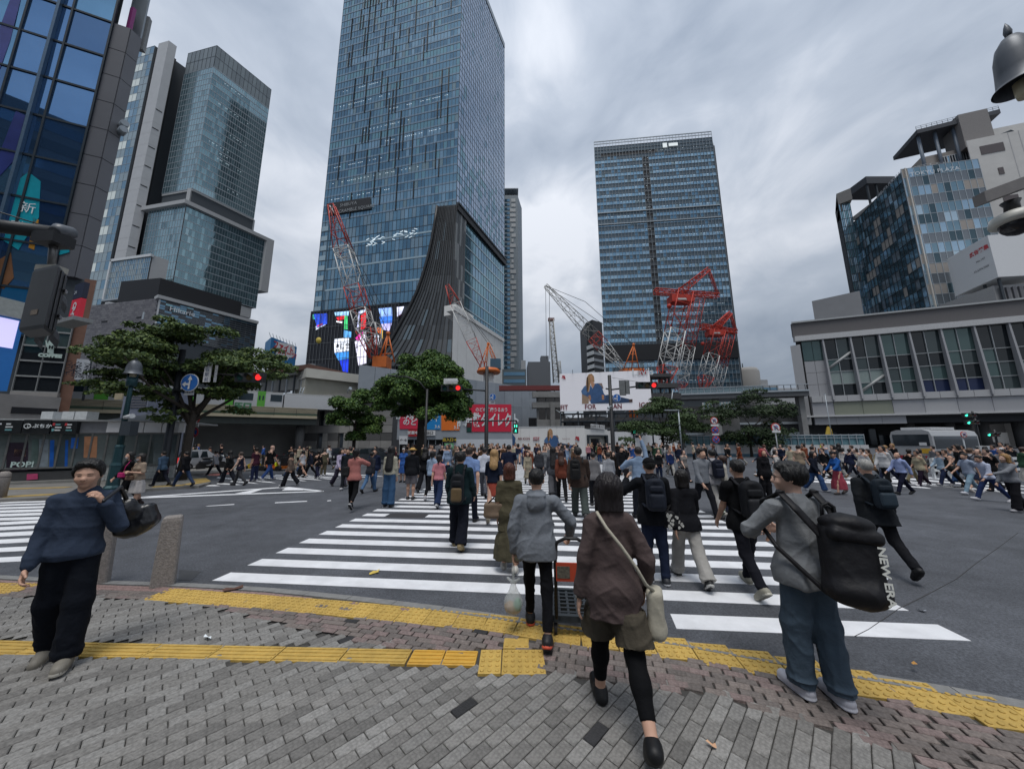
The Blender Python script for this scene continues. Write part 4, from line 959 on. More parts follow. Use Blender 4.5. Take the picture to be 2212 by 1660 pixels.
 # ---------------------------------------------------------------- glazed ticket pavilion
kA,kB=gp(-260,1056,.1),gp(372,1032,.1);fKI=Facade(kA,kB);kd=dirv(-35)
zr=zat(178,907,fKI.px(178,907));zg1=zr-.62
kio=thing('ticket_pavilion','low glazed station entrance pavilion with a white fascia and black signs','pavilion',(kB.x,kB.y,.1))
TILE=M('white_tile',(.42,.44,.43),.35,var=.06)
uA=lambda x,y=980:(fKI.px(x,y)-fKI.A).dot(fKI.d)/fKI.L
u_t=uA(222)
core(kio,[fKI.A-fKI.n*.25,fKI.B-fKI.n*.25,fKI.B+dirv(-47)*4.6,fKI.A-fKI.n*4],.1,zr-.1,COREM)
nT=24
for i in range(nT):
 for j in range(4):
  u0_=u_t+(1-u_t)*i/nT;put('wall_tile',fKI.slab(MB(),u0_+.0006,u0_+(1-u_t)/nT-.0006,.12+j*.16,.12+j*.16+.15,-.2,.02),TILE,kio)
put('dark_plinth',fKI.slab(MB(),0,u_t,.1,.62,-.2,.0),M('plinth_dark',(.05,.052,.055),.6),kio)
put('plinth_step',fKI.slab(MB(),0,u_t,.1,.22,0,.35),M('step_stone',(.2,.2,.19),.8),kio)
curtain(kio,fKI,.78,zg1,17,1,[M('pavilion_glass',(.17,.21,.22),.04,.6),M('pavilion_glass2',(.22,.26,.26),.05,.55)],lambda i,j:random.choice((0,1)),M('pavilion_frame',(.16,.165,.165),.45,.4),.07,.08,off=0,fdep=.06)
for u in np.linspace(u_t,1,5):put('fascia_panel',fKI.slab(MB(),u+.002 if u<1 else .98,min(1.02,u+(1-u_t)/4-.002),zg1+.04,zr-.07,-.1,.12),M('fascia_white',(.70,.71,.73),.4,var=.05),kio)
put('fascia_back',fKI.slab(MB(),0,u_t,zg1+.02,zr-.06,-.1,.06),M('fascia_grey',(.22,.23,.25),.5),kio)
put('roof_edge',fKI.slab(MB(),0,1.03,zr-.06,zr+.02,-4.2,.25),M('roof_grey',(.33,.345,.35),.5),kio)
pyr=MB();q0_,q1_=fKI.p(uA(185),zr,-.5),fKI.p(uA(350),zr,-.5);q2_,q3_=q1_-fKI.n*3.4,q0_-fKI.n*3.4;ap,ap2=(q0_+q3_)/2+fKI.d*1.6+Vector((0,0,.62)),(q1_+q2_)/2-fKI.d*1.4+Vector((0,0,.5))
pyr.add([q0_,q1_,q2_,q3_,ap,ap2],[(0,1,5,4),(1,2,5),(2,3,4,5),(3,0,4),(3,2,1,0)]);put('hipped_roof',pyr,M('hip_slate',(.12,.13,.14),.5),kio)
put('finial',MB().tube([ap,ap+Vector((0,0,.8))],.03,6).ball(ap+Vector((0,0,.85)),.08,5),FR_L,kio)
for k,(x0,x1,t_)in enumerate(((-20,46,''),(48,107,'しぶちか'),(110,164,''))):
 b_=put('sign_box',fKI.slab(MB(),uA(x0),uA(x1),zg1-.02,zr-(.03 if k==1 else .1),.06,.3),M('sign_box_black',(.018,.02,.022),.35),kio)
 if t_:put('lettering',face_text(t_,.20,fKI.px(84,920,.33),fKI.d,fKI.n,bold=.006),M('print_white'),kio);put('emblem_ring',orient(MB().tube([(math.cos(a)*.10,0,math.sin(a)*.10)for a in np.linspace(0,6.283,17)],.018,5),fKI.px(59,920,.34),fKI.d,fKI.n),M('print_white'),kio)
 for l in range(3):
  if t_:break
  for c in range(2):put('sign_line',fKI.slab(MB(),uA(x0+8+c*24),uA(x0+18+c*24+random.uniform(0,6)),zg1+.1+l*.13,zg1+.16+l*.13,.3,.315),random.choice((M('print_white'),M('line_teal',(.15,.35,.38),.5))),kio)
 if k==2:
  for c,cc in((112,'print_red'),(112,'line_teal'),(138,'print_red')):put('line_badge',fKI.slab(MB(),uA(c),uA(c+5),zg1+(.34 if cc=='print_red' else .08),zg1+(.46 if cc=='print_red' else .2),.3,.318),M(cc,(.45,.04,.04),.5),kio)
for x0,x1,y0,y1,c_ in((14,60,1016,955,'#2d2430'),(30,56,985,970,'#b9937a'),(107,116,1008,950,'#1d56a8'),(116,140,1008,962,'#39474f'),(140,146,1008,950,'#1d56a8'),(153,168,968,945,'#2a62b8'),(181,209,988,942,'#a3765a'),(84,104,1008,948,'#747e86'),(68,82,1000,948,'#4a5a58'),(300,330,1000,955,'#47504f')):
 put('glass_poster',fKI.poly(MB(),((x0,y0),(x1,y0),(x1+2,y1),(x0+2,y1)),.02,.02),M('poster_'+c_,c_,.3,var=.4,vs_=2.5),kio)
put('lettering',face_text('POP!',.34,fKI.px(48,1003,.06),fKI.d,fKI.n,bold=.012),M('print_mint',(.45,.58,.56),.5),kio)
put('pink_notice',fKI.poly(MB(),((58,1036),(82,1034),(82,1022),(59,1023)),.03,.02),M('notice_pink',(.45,.06,.16),.5),kio)
for x,w in((105,18),(150,16),(178,16)):
 p=at(x,880,17);put('air_unit',MB().box(p.x-.3,p.x+.3,p.y,p.y+.5,zr,zr+.5),M('unit_white',(.5,.52,.53),.5),kio)
lift=thing('lift_shaft','blue grey ventilation shaft with louvres behind the lamp post','shaft',tuple(at(300,900,21)))
lA,lB_=Vector((az(263,880)*21,21,0)),Vector((az(318,880)*21,21,0));fLi=Facade(lA,lB_);zli=zat(300,836,lA)
put('wall',MB().prism([(p.x,p.y)for p in(lA,lB_,lB_+Vector((.6,2,0)),lA+Vector((0,2,0)))],0,zli),M('shaft_blue',(.17,.19,.25),.6,var=.06),lift)
for k in range(7):put('louvre',fLi.slab(MB(),.12,.95,zli-.35-k*.17,zli-.28-k*.17,0,.05),M('louvre_slate'),lift)
# ---------------------------------------------------------------- railway viaduct and train
dV=dirv(55.0);V0,_=Vector((az(60,860)*29,29,0)),0;Ve,_=hit_line(645,885,V0,dV);fV=Facade(V0,Ve+dV*2)
a0=fV.px(132,859);zv1=a0 .z;zv0=zat(140,894,fV.px(140,894))
via=thing('railway_viaduct','cream slatted railway viaduct with a green stripe running to the station','viaduct',(V0 .x,V0 .y,0))
CRM=[M('plank_cream',(.40,.355,.255),.7,var=.14,vs_=.8),M('plank_cream2',(.36,.325,.24),.7,var=.14,vs_=.8)];GRN=M('girder_green',(.10,.155,.11),.6,var=.1)
core(via,[fV.A-fV.n*.2,fV.B-fV.n*.2,fV.B-fV.n*9,fV.A-fV.n*9],zv0+.1,zv1-.1,M('deck_dark',(.06,.06,.06),.8),'deck')
npl=9
for j in range(npl):
 z_0=zv0+.42+(zv1-zv0-.42)*j/npl;z_1=zv0+.42+(zv1-zv0-.42)*(j+1)/npl
 for i in range(10):put('plank',fV.slab(MB(),i/10+.001,(i+1)/10-.001,z_0+.035,z_1,-.1,.05 if j%2 else .09),GRN if j in(1,2)else random.choice(CRM),via)
put('bottom_flange',fV.slab(MB(),0,1,zv0+.2,zv0+.44,-.2,.25),CRM[0],via);put('girder',fV.slab(MB(),0,1,zv0-.55,zv0+.2,-1,-.1),M('girder_dark',(.05,.06,.055),.6),via)
put('lettering',face_text('駅',1.7,fV.px(523,886,.14),fV.d,fV.n,bold=.03),M('letter_green',(.06,.18,.09),.5),via)
for u in(.38,.93):put('pier',MB().tube([fV.p(u,0,-1.5),fV.p(u,zv0-.5,-1.5)],.5,10),M('pier_dark',(.10,.10,.10),.8),via)
put('far_abutment',fV.slab(MB(),.2,1.25,0,zv0+.1,-8.2,-7.8),M('abutment_grey',(.34,.34,.33),.85,var=.2,vs_=.4),via)
trn=thing('commuter_train','silver commuter train with bright green doors standing on the viaduct','train',(V0 .x,V0 .y,zv1))
zt0,zt1=zv1+.02,zat(140,817,fV.px(140,817,-.8))
ST=M('train_silver',(.50,.51,.52),.35,.35,var=.05);GD_=M('door_green',(.10,.36,.045),.5,var=.06);WN=M('train_window',(.02,.035,.045),.08,.3)
ux=lambda x,y:(fV.px(x,y,-.8)-fV.A).dot(fV.d)/fV.L
cuts=[ux(40,840),ux(342,850),ux(505,860),ux(612,868),1.3]
for a_,b_ in zip(cuts[:-1],cuts[1:]):
 cb=put('carriage',fV.slab(MB(),a_+.003,b_-.003,zt0,zt1-.25,-3.6,-.8),ST,trn)
 put('carriage_roof',fV.slab(MB(),a_+.004,b_-.004,zt1-.25,zt1,-3.3,-1.05),M('train_roof',(.33,.34,.34),.5),trn)
for x0,x1,yy in((206,237,842),(404,424,856),(486,504,862),(555,572,868)):
 d_=put('door',fV.slab(MB(),ux(x0,yy),ux(x1,yy),zt0+.05,zt1-.32,-.8,-.75),GD_,trn)
 m=(x0+x1)/2
 for p_,q_ in((x0+3,m-2),(m+2,x1-3)):put('door_window',fV.slab(MB(),ux(p_,yy),ux(q_,yy),zt0+(zt1-zt0)*.42,zt1-.55,-.75,-.735),WN,trn,under=d_)
 put('green_header',fV.slab(MB(),ux(x0,yy),ux(x1,yy),zt1-.32,zt1-.02,-1.0,-.74),GD_,trn)
for x0,x1,yy in((142,192,840),(254,300,846),(345,395,852),(440,475,858),(515,546,864),(583,608,870)):put('window',fV.slab(MB(),ux(x0,yy),ux(x1,yy),zt0+(zt1-zt0)*.38,zt0+(zt1-zt0)*.82,-.8,-.77),WN,trn)
# ---------------------------------------------------------------- stone station hall with the cream upper box
S0,S1=Vector((az(646,900)*45,45,0)),Vector((az(850,880)*43.5,43.5,0));fSt=Facade(S0,S1)
sta=thing('station_hall','grey stone station hall with narrow dark window slots','building',(S0 .x,S0 .y,0));zs_=zat(650,872,S0)
STN=[M('ashlar_a',(.24,.235,.225),.85,var=.16,vs_=.9,bump=.15,bs=8),M('ashlar_b',(.205,.20,.195),.85,var=.16,vs_=.9,bump=.15,bs=8),M('ashlar_c',(.27,.265,.25),.85,var=.16,vs_=.9,bump=.15,bs=8)]
core(sta,[S0-fSt.n*.1,S1-fSt.n*.1,S1+Vector((0,8,0)),S0+Vector((2,8,0))],0,zs_+1.0,M('ashlar_joint',(.09,.09,.09),.9))
hr=zs_/7
for j in range(7):
 for i in range(9):
  if i in(2,4)and j in(1,2,4,5,6):put('window_slot',fSt.slab(MB(),i/9+.02,(i+1)/9-.055,j*hr,(j+1)*hr,.0,.03),GDK,sta);put('stone_block',fSt.slab(MB(),(i+1)/9-.05,(i+1)/9,j*hr+.02,(j+1)*hr-.02,0,.18),STN[2],sta);continue
  put('stone_block',fSt.slab(MB(),i/9+.001,(i+1)/9-.001,j*hr+.02,(j+1)*hr-.02,0,.08+random.uniform(0,.05)),M('ashlar_dark',(.085,.085,.085),.8)if j==2 else random.choice(STN),sta)
for k in range(8):put('cornice_block',fSt.slab(MB(),k/8,(k+1)/8-.002,zs_,zs_+1.15,0,.55),random.choice(STN),sta)
put('floodlight',MB().tube([fSt.p(.52,zs_+1.2,.3),fSt.p(.52,zs_+1.7,.3),fSt.p(.56,zs_+1.9,.6)],[.05,.05,.22],8),FR_L,sta)
X0,X1=Vector((az(658,830)*46.5,46.5,0)),Vector((az(792,840)*52.5,52.5,0));fX=Facade(X0,X1);zx1=zat(660,796,X0)
crb=thing('corrugated_box','cream corrugated upper storey with a heavy eave above the stone hall','building',(X0 .x,X0 .y,zs_))
CC=M('corrugated_cream',(.43,.42,.36),.7,var=.10,vs_=.5)
put('wall',fX.slab(MB(),0,1,zs_-1,zx1-1.3,-6,0),CC,crb);put('eave',fX.slab(MB(),-.015,1.015,zx1-1.3,zx1,-6,.7),M('eave_cream',(.50,.49,.44),.7,var=.08,vs_=.6),crb)
rb_=MB()
for k in range(60):fX.slab(rb_,k/60,k/60+.007,zs_-1,zx1-1.35,0,.09)
put('wall_ribs',rb_,CC,crb,kind='stuff')
# steel platform roof between the train and the hall
pf=thing('platform_roof','weathered white platform roof structure with steel posts above the train','platform',tuple(at(600,830,52)))
pA,pB=Vector((az(540,830)*52,52,0)),Vector((az(662,830)*47,47,0));fPf=Facade(pA,pB)
zz_=lambda y:zat(600,y,fPf.p(.5,0))
put('roof_slab',fPf.slab(MB(),-.2,.8,zz_(812),zz_(800),-5,0),M('platform_white',(.44,.44,.42),.7,var=.2,vs_=.5),pf)
put('roof_slab',fPf.slab(MB(),.3,1.05,zz_(806),zz_(796),-6,.4),M('rust_brown',(.13,.07,.055),.8,var=.2),pf)
put('parapet',fPf.slab(MB(),.1,1,zz_(842),zz_(815),-1.5,-.8),M('platform_white'),pf)
put('parapet',fPf.slab(MB(),-.5,.4,zz_(840),zz_(818),-3,-2.4),M('platform_white'),pf)
put('dark_bay',fPf.slab(MB(),-.4,1,zz_(882),zz_(842),-5,-4),M('louvre_black'),pf)
for k in range(9):put('post',fPf.slab(MB(),k/8-.006,k/8+.006,zz_(885),zz_(806),-.5,-.3),FR_L if k%2 else FR_D,pf)
for k in range(6):put('cabinet',fPf.slab(MB(),.1+k*.14,.18+k*.14,zz_(800),zz_(random.uniform(775,786)),-4,-3),random.choice((FR_D,M('plant_grey'))),pf)
ldr=MB();la,lb=fPf.px(637,884,1.2),fPf.px(654,836,1.2)
for s_ in(-.3,.3):ldr.tube([la+fPf.d*s_,lb+fPf.d*s_],.06,5)
for k in range(9):q=la+(lb-la)*(k/8.5);ldr.tube([q-fPf.d*.3,q+fPf.d*.3],.04,5)
put('ladder',ldr,FR_L,pf)
fbd=thing('speech_bubble_billboard','blue rooftop billboard with a white speech bubble and red katakana','billboard',tuple(at(605,760,70)))
f0_,f1_,f2_=Vector((az(571,755)*74,74,0)),Vector((az(583,755)*70,70,0)),Vector((az(640,760)*78,78,0));fFB=Facade(f1_,f2_);zt5,zb5=zat(583,727,f1_),zat(583,784,f1_)
put('board',MB().prism([(p.x,p.y)for p in(f0_,f1_,f2_,f2_+Vector((-2,3,0)))],zb5,zt5),M('billboard_blue',(.025,.17,.37),.5,var=.04),fbd)
put('speech_bubble',fFB.poly(MB(),((593,750),(598,737),(634,745),(637,756),(634,772),(624,772),(619,779),(617,771),(596,768)),.02,.05),M('bubble_white',(.68,.68,.67),.5),fbd)
put('lettering',face_text('ファイト',1.75,fFB.px(613,751,.12),fFB.d,fFB.n,bold=.07,sx=.92),M('print_red'),fbd);put('lettering',face_text('イッパーツ!',1.6,fFB.px(615,762,.12),fFB.d,fFB.n,bold=.06,sx=.92),M('print_red'),fbd)
fr_=MB()
for k in range(9):p=fFB.p(k/8,zt5,-.2);fr_.tube([p,p+Vector((0,-.6,.9))],.05,4)
for k in range(10):p=fFB.p(k/9,zb5-4,-.4);fr_.tube([p,p+Vector((0,0,4))],.09,4)
put('steel_frame',fr_,FR_L,fbd,kind='stuff')
# ---------------------------------------------------------------- construction site: sheeting, hoardings, posters
zsh=13.0;shA,shB=gp(776,787,zsh),gp(1160,839,zsh);fSh=Facade(shA,shB)
sh=thing('scaffold_sheeting','grey scaffold sheeting wrapped round the construction site behind the round tree','scaffold',(shA.x,shA.y,0))
SHT=[M('sheet_grey',(.27,.30,.335),.8,var=.09,vs_=.5,bump=.5,bs=1.4),M('sheet_grey2',(.24,.27,.305),.8,var=.09,vs_=.5,bump=.5,bs=1.4)]
for k in range(16):
 for h in range(3):put('sheet',fSh.slab(MB(),k/16+.0008,(k+1)/16-.0008,zsh*h/3,zsh*(h+1)/3-.02,-.1,random.uniform(0,.08)),random.choice(SHT),sh)
put('end_sheet',MB().prism([(p.x,p.y)for p in(fSh.B,fSh.B+Vector((1.5,8,0)),fSh.B+Vector((1,8,0)),fSh.B+Vector((-.4,0,0)))],0,zsh),SHT[1],sh)
fAd=Facade(Vector((az(858,920)*39,39,0)),Vector((az(1106,920)*41.5,41.5,0)))
adw=thing('poster_hoarding','grey hoarding under the round tree carrying red, blue and orange posters','hoarding',tuple(fAd.A))
zah=zat(1000,932,fAd.p(.5,0));put('wall',fAd.slab(MB(),0,1,zah-.9,zah+2.6,-.4,-.02),SHT[0],adw)
put('wall',fAd.slab(MB(),.4,1,0,zah-.9,-.4,0),M('hoarding_white',(.50,.53,.57),.6,var=.05),adw);put('dark_entrance',fAd.slab(MB(),.02,.4,0,zah-.9,-2,-.4),M('louvre_black'),adw)
for k in range(7):put('entrance_post',fAd.slab(MB(),.02+.06*k,.026+.06*k,0,zah-.9,-.4,-.2),FR_L,adw)
for(x0,y0,x1,y1,c_,nm)in((863,879,910,926,'#c8324c','red_poster'),(919,880,951,927,'#1f7fc0','blue_poster'),(953,896,992,929,'#d8702a','orange_poster'),(1009,873,1104,932,'#c2243f','red_poster')):
 put(nm,fAd.poly(MB(),((x0,y1),(x1,y1),(x1,y0),(x0,y0)),0,.05),M('print_'+c_,c_,.5,var=.05),adw)
for t_,s_,x,y,bd in(('龍角散',1.05,885,897,.03),('のど',.8,885,912,.02),('のどの健康うるおう',.56,1062,885,.01),('3.6',.5,944,921,.01),('3.6',.5,985,923,.01),('ダイ',.7,935,905,.02)):
 put('lettering',face_text(t_,s_,fAd.px(x,y,.08),fAd.d,fAd.n,bold=bd,sx=.8 if len(t_)>4 else 1),M('print_white'),adw)
put('lettering',face_text('龍角散ダイレクト',1.75,fAd.px(1055,908,.09),fAd.d,fAd.n,bold=.05,sx=.55),M('print_white'),adw)
for(x0,y0,x1,y1,c_,lab,t_)in((862,941,880,959,'#c9ccd0','white notice board with rows of arrows by the site entrance','←→'),(882,927,901,942,'#a5252c','red and white shop sign over the site entrance','営業中'),(916,929,940,940,'#d0d2d4','white exit notice over the site entrance','出口'),(957,944,985,955,'#2d2c26','black and yellow direction board on the white hoarding','出入口→'),(960,957,979,968,'#49a05a','green notice below the black and yellow board','案内')):
 sg=thing('site_notice',lab,'sign',tuple(fAd.px((x0+x1)/2,y1,.1)))
 put('board',fAd.poly(MB(),((x0,y1),(x1,y1),(x1,y0),(x0,y0)),.1,.05),M('print_'+c_,c_,.5,var=.03),sg)
 put('lettering',face_text(t_,.42,fAd.px((x0+x1)/2,(y0+y1)/2,.18),fAd.d,fAd.n,bold=.01),M('print_black')if c_.startswith(('#c9','#d0'))else M('print_yellow',(.6,.45,.05),.5)if c_=='#2d2c26' else M('print_white'),sg)
HW=M('hoarding_cream',(.70,.70,.69),.6,var=.05,vs_=.4)
z3=3.55;H0,H1=gp(1067,923,z3),gp(1262,921,z3);fH=Facade(H0,H1)
ho=thing('advert_hoarding','white hoarding printed with a denim advert in front of the site','hoarding',(H0 .x,H0 .y,0))
for k in range(10):put('panel',fH.slab(MB(),k/10+.0006,(k+1)/10-.0006,0,z3,-.15,0),HW,ho)
put('top_rail',fH.slab(MB(),0,1,z3,z3+.08,-.2,.04),FR_W,ho)
H2=Vector((az(1323,940)*45,45,0));fH2=Facade(H1,H2);ho2=thing('site_gateway','white hoarding with a framed doorway between the two long hoardings','hoarding',(H1 .x,H1 .y,0))
u0g,u1g=.06,.8
put('panel',fH2 .slab(MB(),0,u0g,0,3.3,-.15,0),HW,ho2);put('panel',fH2 .slab(MB(),u1g,1,0,3.1,-.15,0),HW,ho2);put('panel',fH2 .slab(MB(),u0g,u1g,2.55,3.25,-.15,0),HW,ho2)
for a_,b_,c_,d_ in((u0g,u0g+.06,0,2.55),(u1g-.06,u1g,0,2.55),(u0g+.06,u1g-.06,2.38,2.55)):put('door_frame',fH2 .slab(MB(),a_,b_,c_,d_,-.3,.1),FR_D,ho2)
put('inner_frame',fH2 .slab(MB(),u0g+.06,u0g+.2,0,2.38,-.6,-.3),M('eave_cream'),ho2);put('inner_frame',fH2 .slab(MB(),u1g-.2,u1g-.06,0,2.38,-.6,-.3),M('eave_cream'),ho2);put('doorway',fH2 .slab(MB(),u0g+.2,u1g-.2,0,2.1,-1.2,-1),M('louvre_black'),ho2);put('inner_head',fH2 .slab(MB(),u0g+.2,u1g-.2,2.1,2.38,-.6,-.3),M('eave_cream'),ho2)
put('name_plate',fH2 .poly(MB(),((1275,924),(1305,927),(1305,918),(1275,915)),.1,.06),M('board_white'),ho2)
put('lettering',face_text('渋谷駅工事入口',.42,fH2 .px(1290,921,.2),fH2 .d,fH2 .n),M('print_black'),ho2)
z4=3.1;H3,H4=gp(1328,932,z4),gp(1463,933,z4);fH3=Facade(H3,H4);ho3=thing('plain_hoarding','blank pale hoarding right of the framed doorway','hoarding',(H3 .x,H3 .y,0))
for k in range(7):put('panel',fH3 .slab(MB(),k/7+.0006,(k+1)/7-.0006,0,z4,-.15,0),M('hoarding_pale',(.60,.61,.62),.6,var=.05,vs_=.4),ho3)
ya=thing('yellow_arrow_board','yellow board with a dark red left arrow at the foot of the plain hoarding','sign',tuple(fH3 .px(1433,1000,.2)))
put('board',fH3 .poly(MB(),((1415,1003),(1441,1003),(1441,981),(1415,981)),.15,.05),M('board_yellow',(.62,.62,.03),.5),ya)
put('arrow',fH3 .poly(MB(),((1416,992),(1424,986),(1424,990),(1440,990),(1440,994),(1424,994),(1424,998)),.2,.02),M('arrow_maroon',(.25,.03,.03),.5),ya)
# denim advert artwork: generic reclining figure, lettering and emblems
K3,O3x,O3y=.17896,1043.6,755.7
FIG=[('#8d7b74',((1385,400),(1430,400),(1450,460),(1430,470))),('#9c8570',((1190,528),(1272,552),(1272,646),(1190,649))),('#a7835c',((1246,335),(1272,292),(1305,284),(1334,315),(1342,380),(1318,395),(1296,385),(1284,450),(1266,520),(1246,515),(1238,430))),('#2f4666',((1300,640),(1420,556),(1500,538),(1640,562),(1765,592),(1758,632),(1640,640),(1290,646))),('#3d5c86',((1240,425),(1216,440),(1180,494),(1192,530),(1262,562),(1290,620),(1300,645),(1462,612),(1482,560),(1452,520),(1430,442),(1382,400),(1346,404),(1320,468),(1292,424),(1276,500),(1250,515))),('#52739d',((1216,440),(1180,494),(1192,528),(1240,540),(1262,500),(1240,430))),('#b98a6c',((1284,312),(1312,308),(1318,350),(1301,378),(1286,356))),('#b98a6c',((1293,374),(1312,372),(1346,410),(1322,462),(1301,424))),('#b08063',((1428,540),(1456,540),(1458,596),(1432,600))),('#b08063',((1266,552),(1290,540),(1302,590),(1282,620))),('#4c3a38',((1756,594),(1800,592),(1800,628),(1760,632))),('#57422f',((1246,335),(1262,320),(1270,420),(1258,500),(1246,500)))]
BAT=((1863,246),(1982,240),(1972,294),(1950,284),(1921,299),(1892,287),(1872,300))
HORSE=[((950,312),(962,304),(972,312),(985,310),(990,322),(980,330),(965,328),(955,335)),((968,330),(986,330),(994,344),(984,354),(976,344),(962,348)),((948,330),(958,334),(952,344),(944,340))]
def art(root,fc,off,tf,size,txts,bat,horse):
 o=off
 for c_,pts in FIG:o+=.004;put('printed_figure',fc.poly(MB(),[tf(*q)for q in pts],o,.003),M('ink_'+c_,c_,.55,var=.25,vs_=2.2),root)
 px_=lambda q:(O3x+K3*q[0],O3y+K3*q[1])
 if bat:
  bx,by,bs_=bat;cx_,cy_=1922,268
  put('logo_plate',fc.poly(MB(),[px_((bx+(x-cx_)*bs_,by+(y-cy_)*bs_))for x,y in BAT],off+.06,.02),M('logo_red',(.38,.015,.03),.5),root)
  put('lettering',face_text("Levi's",size*1.35*bs_,fc.px(*px_((bx,by-2)),off+.1),fc.d,fc.n,bold=.02*size),M('print_white'),root)
 if horse:
  hx,hy,hs=horse
  for pts in HORSE:put('horse_emblem',fc.poly(MB(),[px_((hx+(x-970)*hs,hy+(y-328)*hs))for x,y in pts],off+.06,.015),M('logo_red'),root)
 for t_,x,y in txts:put('lettering',face_text(t_,size,fc.px(*px_((x,y)),off+.07),fc.d,fc.n,bold=.025*size,sx=.85),M('ink_maroon',(.16,.02,.035),.5),root)
bA,bB=Vector((az(1209,850)*52,52,0)),Vector((az(1405,840)*49.5,49.5,0));fBB=Facade(bA,bB)
bbd=thing('denim_billboard','large white billboard showing a blonde woman in denim lying against a wooden block','billboard',tuple(bA))
zb_,zt_b=zat(1211,888,bA),zat(1208,807,bA)
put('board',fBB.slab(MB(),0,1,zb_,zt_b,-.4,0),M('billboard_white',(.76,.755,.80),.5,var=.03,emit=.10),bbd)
art(bbd,fBB,.02,lambda x,y:(O3x+K3*x,O3y+K3*y),1.05,(('FIT',975,695),('FOR',1290,686),('AN',1620,680),('ICON',1976,664)),(1922,268,1.0),(970,328,1.0))
stf=MB()
for k in range(6):
 u=k/5;stf.tube([fBB.p(u,0,-.8),fBB.p(u,zb_,-.8)],.12,5)
for z in(zb_-.4,zb_-1.6,zb_-2.8):stf.tube([fBB.p(0,z,-.8),fBB.p(1,z,-.8)],.14,5)
for k in range(5):stf.tube([fBB.p(k/5,zb_-2.8,-.8),fBB.p((k+1)/5,zb_,-.8)],.07,4)
put('steel_frame',stf,FR_D,bbd,kind='stuff');
for k in range(7):p=fBB.p(k/6.5,zt_b,0);put('lamp_arm',MB().tube([p,p+fBB.n*1.0+Vector((0,0,.35))],.05,4),FR_D,bbd)
s2=lambda x,y:(O3x+K3*(808+(x-1295)*.66),O3y+K3*(950+(y-285)*.68))
art(ho,fH,.02,s2,.42,(('FIT',170,1070),('FOR',242,1070),('AN',440,1069),('ICON',518,1069)),(637,1068,.68),(1135,1065,1.15))
put('lettering',face_text('levistrauss.jp',.18,fH.px(O3x+K3*1000,O3y+K3*1069,.06),fH.d,fH.n),M('ink_maroon'),ho)
for c_,pts in(('#a7835c',((318,1010),(330,955),(355,950),(372,985),(340,1010),(322,1050))),('#b98a6c',((352,962),(366,965),(370,985),(356,992))),('#3d5c86',((302,1100),(318,1025),(350,1005),(388,1060),(382,1130),(398,1190),(372,1215),(330,1160)))):
 put('printed_figure',fH.poly(MB(),[(O3x+K3*x,O3y+K3*y)for x,y in pts],.02,.01),M('ink_'+c_,c_),ho)
 # dark steelwork of the half-dismantled station behind the billboard
dk=thing('steel_skeleton','dark half-dismantled steel and concrete platform frame around the billboard','structure',tuple(at(1440,860,62)))
kA_,kB_=Vector((az(1165,880)*60,60,0)),Vector((az(1478,880)*60,60,0));fDk=Facade(kA_,kB_);zK=lambda y:zat(1320,y,fDk.p(.5,0))
CON=M('old_concrete',(.20,.20,.195),.85,var=.3,vs_=.4);DKS=M('old_steel',(.05,.05,.052),.7,var=.3,vs_=.6)
for y0,y1,u0_,u1_,m_ in((842,832,-.28,.16,M('rust_red',(.14,.03,.03),.7,var=.3)),(858,846,-.05,.16,CON),(880,868,-.05,.16,CON),(925,905,-.02,.16,CON),(862,850,.76,.98,DKS),(838,828,.74,.96,DKS),(815,808,.74,.92,DKS),(890,880,.76,1.0,DKS),(912,902,.1,.95,DKS),(932,922,.1,.98,DKS)):
 put('beam',fDk.slab(MB(),u0_,u1_,zK(y0),zK(y1),random.uniform(-3,0),random.uniform(.3,1.2)),m_,dk)
for k in range(17):
 u=-.02+k*.062;put('post',fDk.slab(MB(),u,u+.006+(.008 if k%3==0 else 0),0,zK(842 if u<.16 else(806 if .74<u<.95 else 895)),-.6,-.2),DKS if u>.16 else CON,dk)
for k in range(12):u=random.choice((random.uniform(.76,.95),random.uniform(.2,.9)));a_=fDk.p(u,zK(random.uniform(880,925)),.3);put('brace',MB().tube([a_,a_+Vector((random.uniform(-4,4),0,random.uniform(1,4)))],.12,4),random.choice((DKS,FR_L)),dk)
put('back_wall',fDk.slab(MB(),-.06,.9,0,zK(895),-9,-8),M('louvre_black'),dk);put('pier',fDk.slab(MB(),.07,.10,0,zK(870),0,1.2),CON,dk);put('back_wall',fDk.slab(MB(),.0,.2,zK(900),zK(846),-6,-5),DKS,dk)
# far low blocks on the skyline
def block(lab,x0,x1,ytop,D,mat,dep=18,extra=None,nm='distant_block',rows=0):
 a_,b_=Vector((az(x0,ytop)*D,D,0)),Vector((az(x1,ytop)*D,D,0));t_=thing(nm,lab,'building',tuple(a_));f_=Facade(a_,b_);zt_1=zat(x0,ytop,a_)
 core(t_,[a_,b_,b_+Vector((0,dep,0)),a_+Vector((0,dep,0))],0,zt_1,mat,'wall')
 for j in range(rows):put('window_strip',f_.slab(MB(),.05,.95,zt_1-3-j*3.4,zt_1-1.4-j*3.4,.02,.1),GC,t_)
 if extra:put('roof_house',f_.slab(MB(),extra[0],extra[1],zt_1,zt_1+extra[2],-8,-2),mat,t_)
 return t_
block('low dark glass block at the foot of the slim apartment tower',1085,1136,797,150,M('far_dark',(.08,.10,.11),.5),rows=5)
block('dark grey windowless block left of the thin lattice mast',1140,1188,781,190,M('far_slate',(.12,.13,.145),.7),extra=(.6,.95,4))
block('pale plant tower beside the dark grey windowless block',1125,1135,778,170,M('far_pale',(.3,.31,.32),.7))
block('pale low building on the skyline right of the office tower',1640,1680,832,210,M('far_pale'),extra=(.1,.6,4),rows=2)
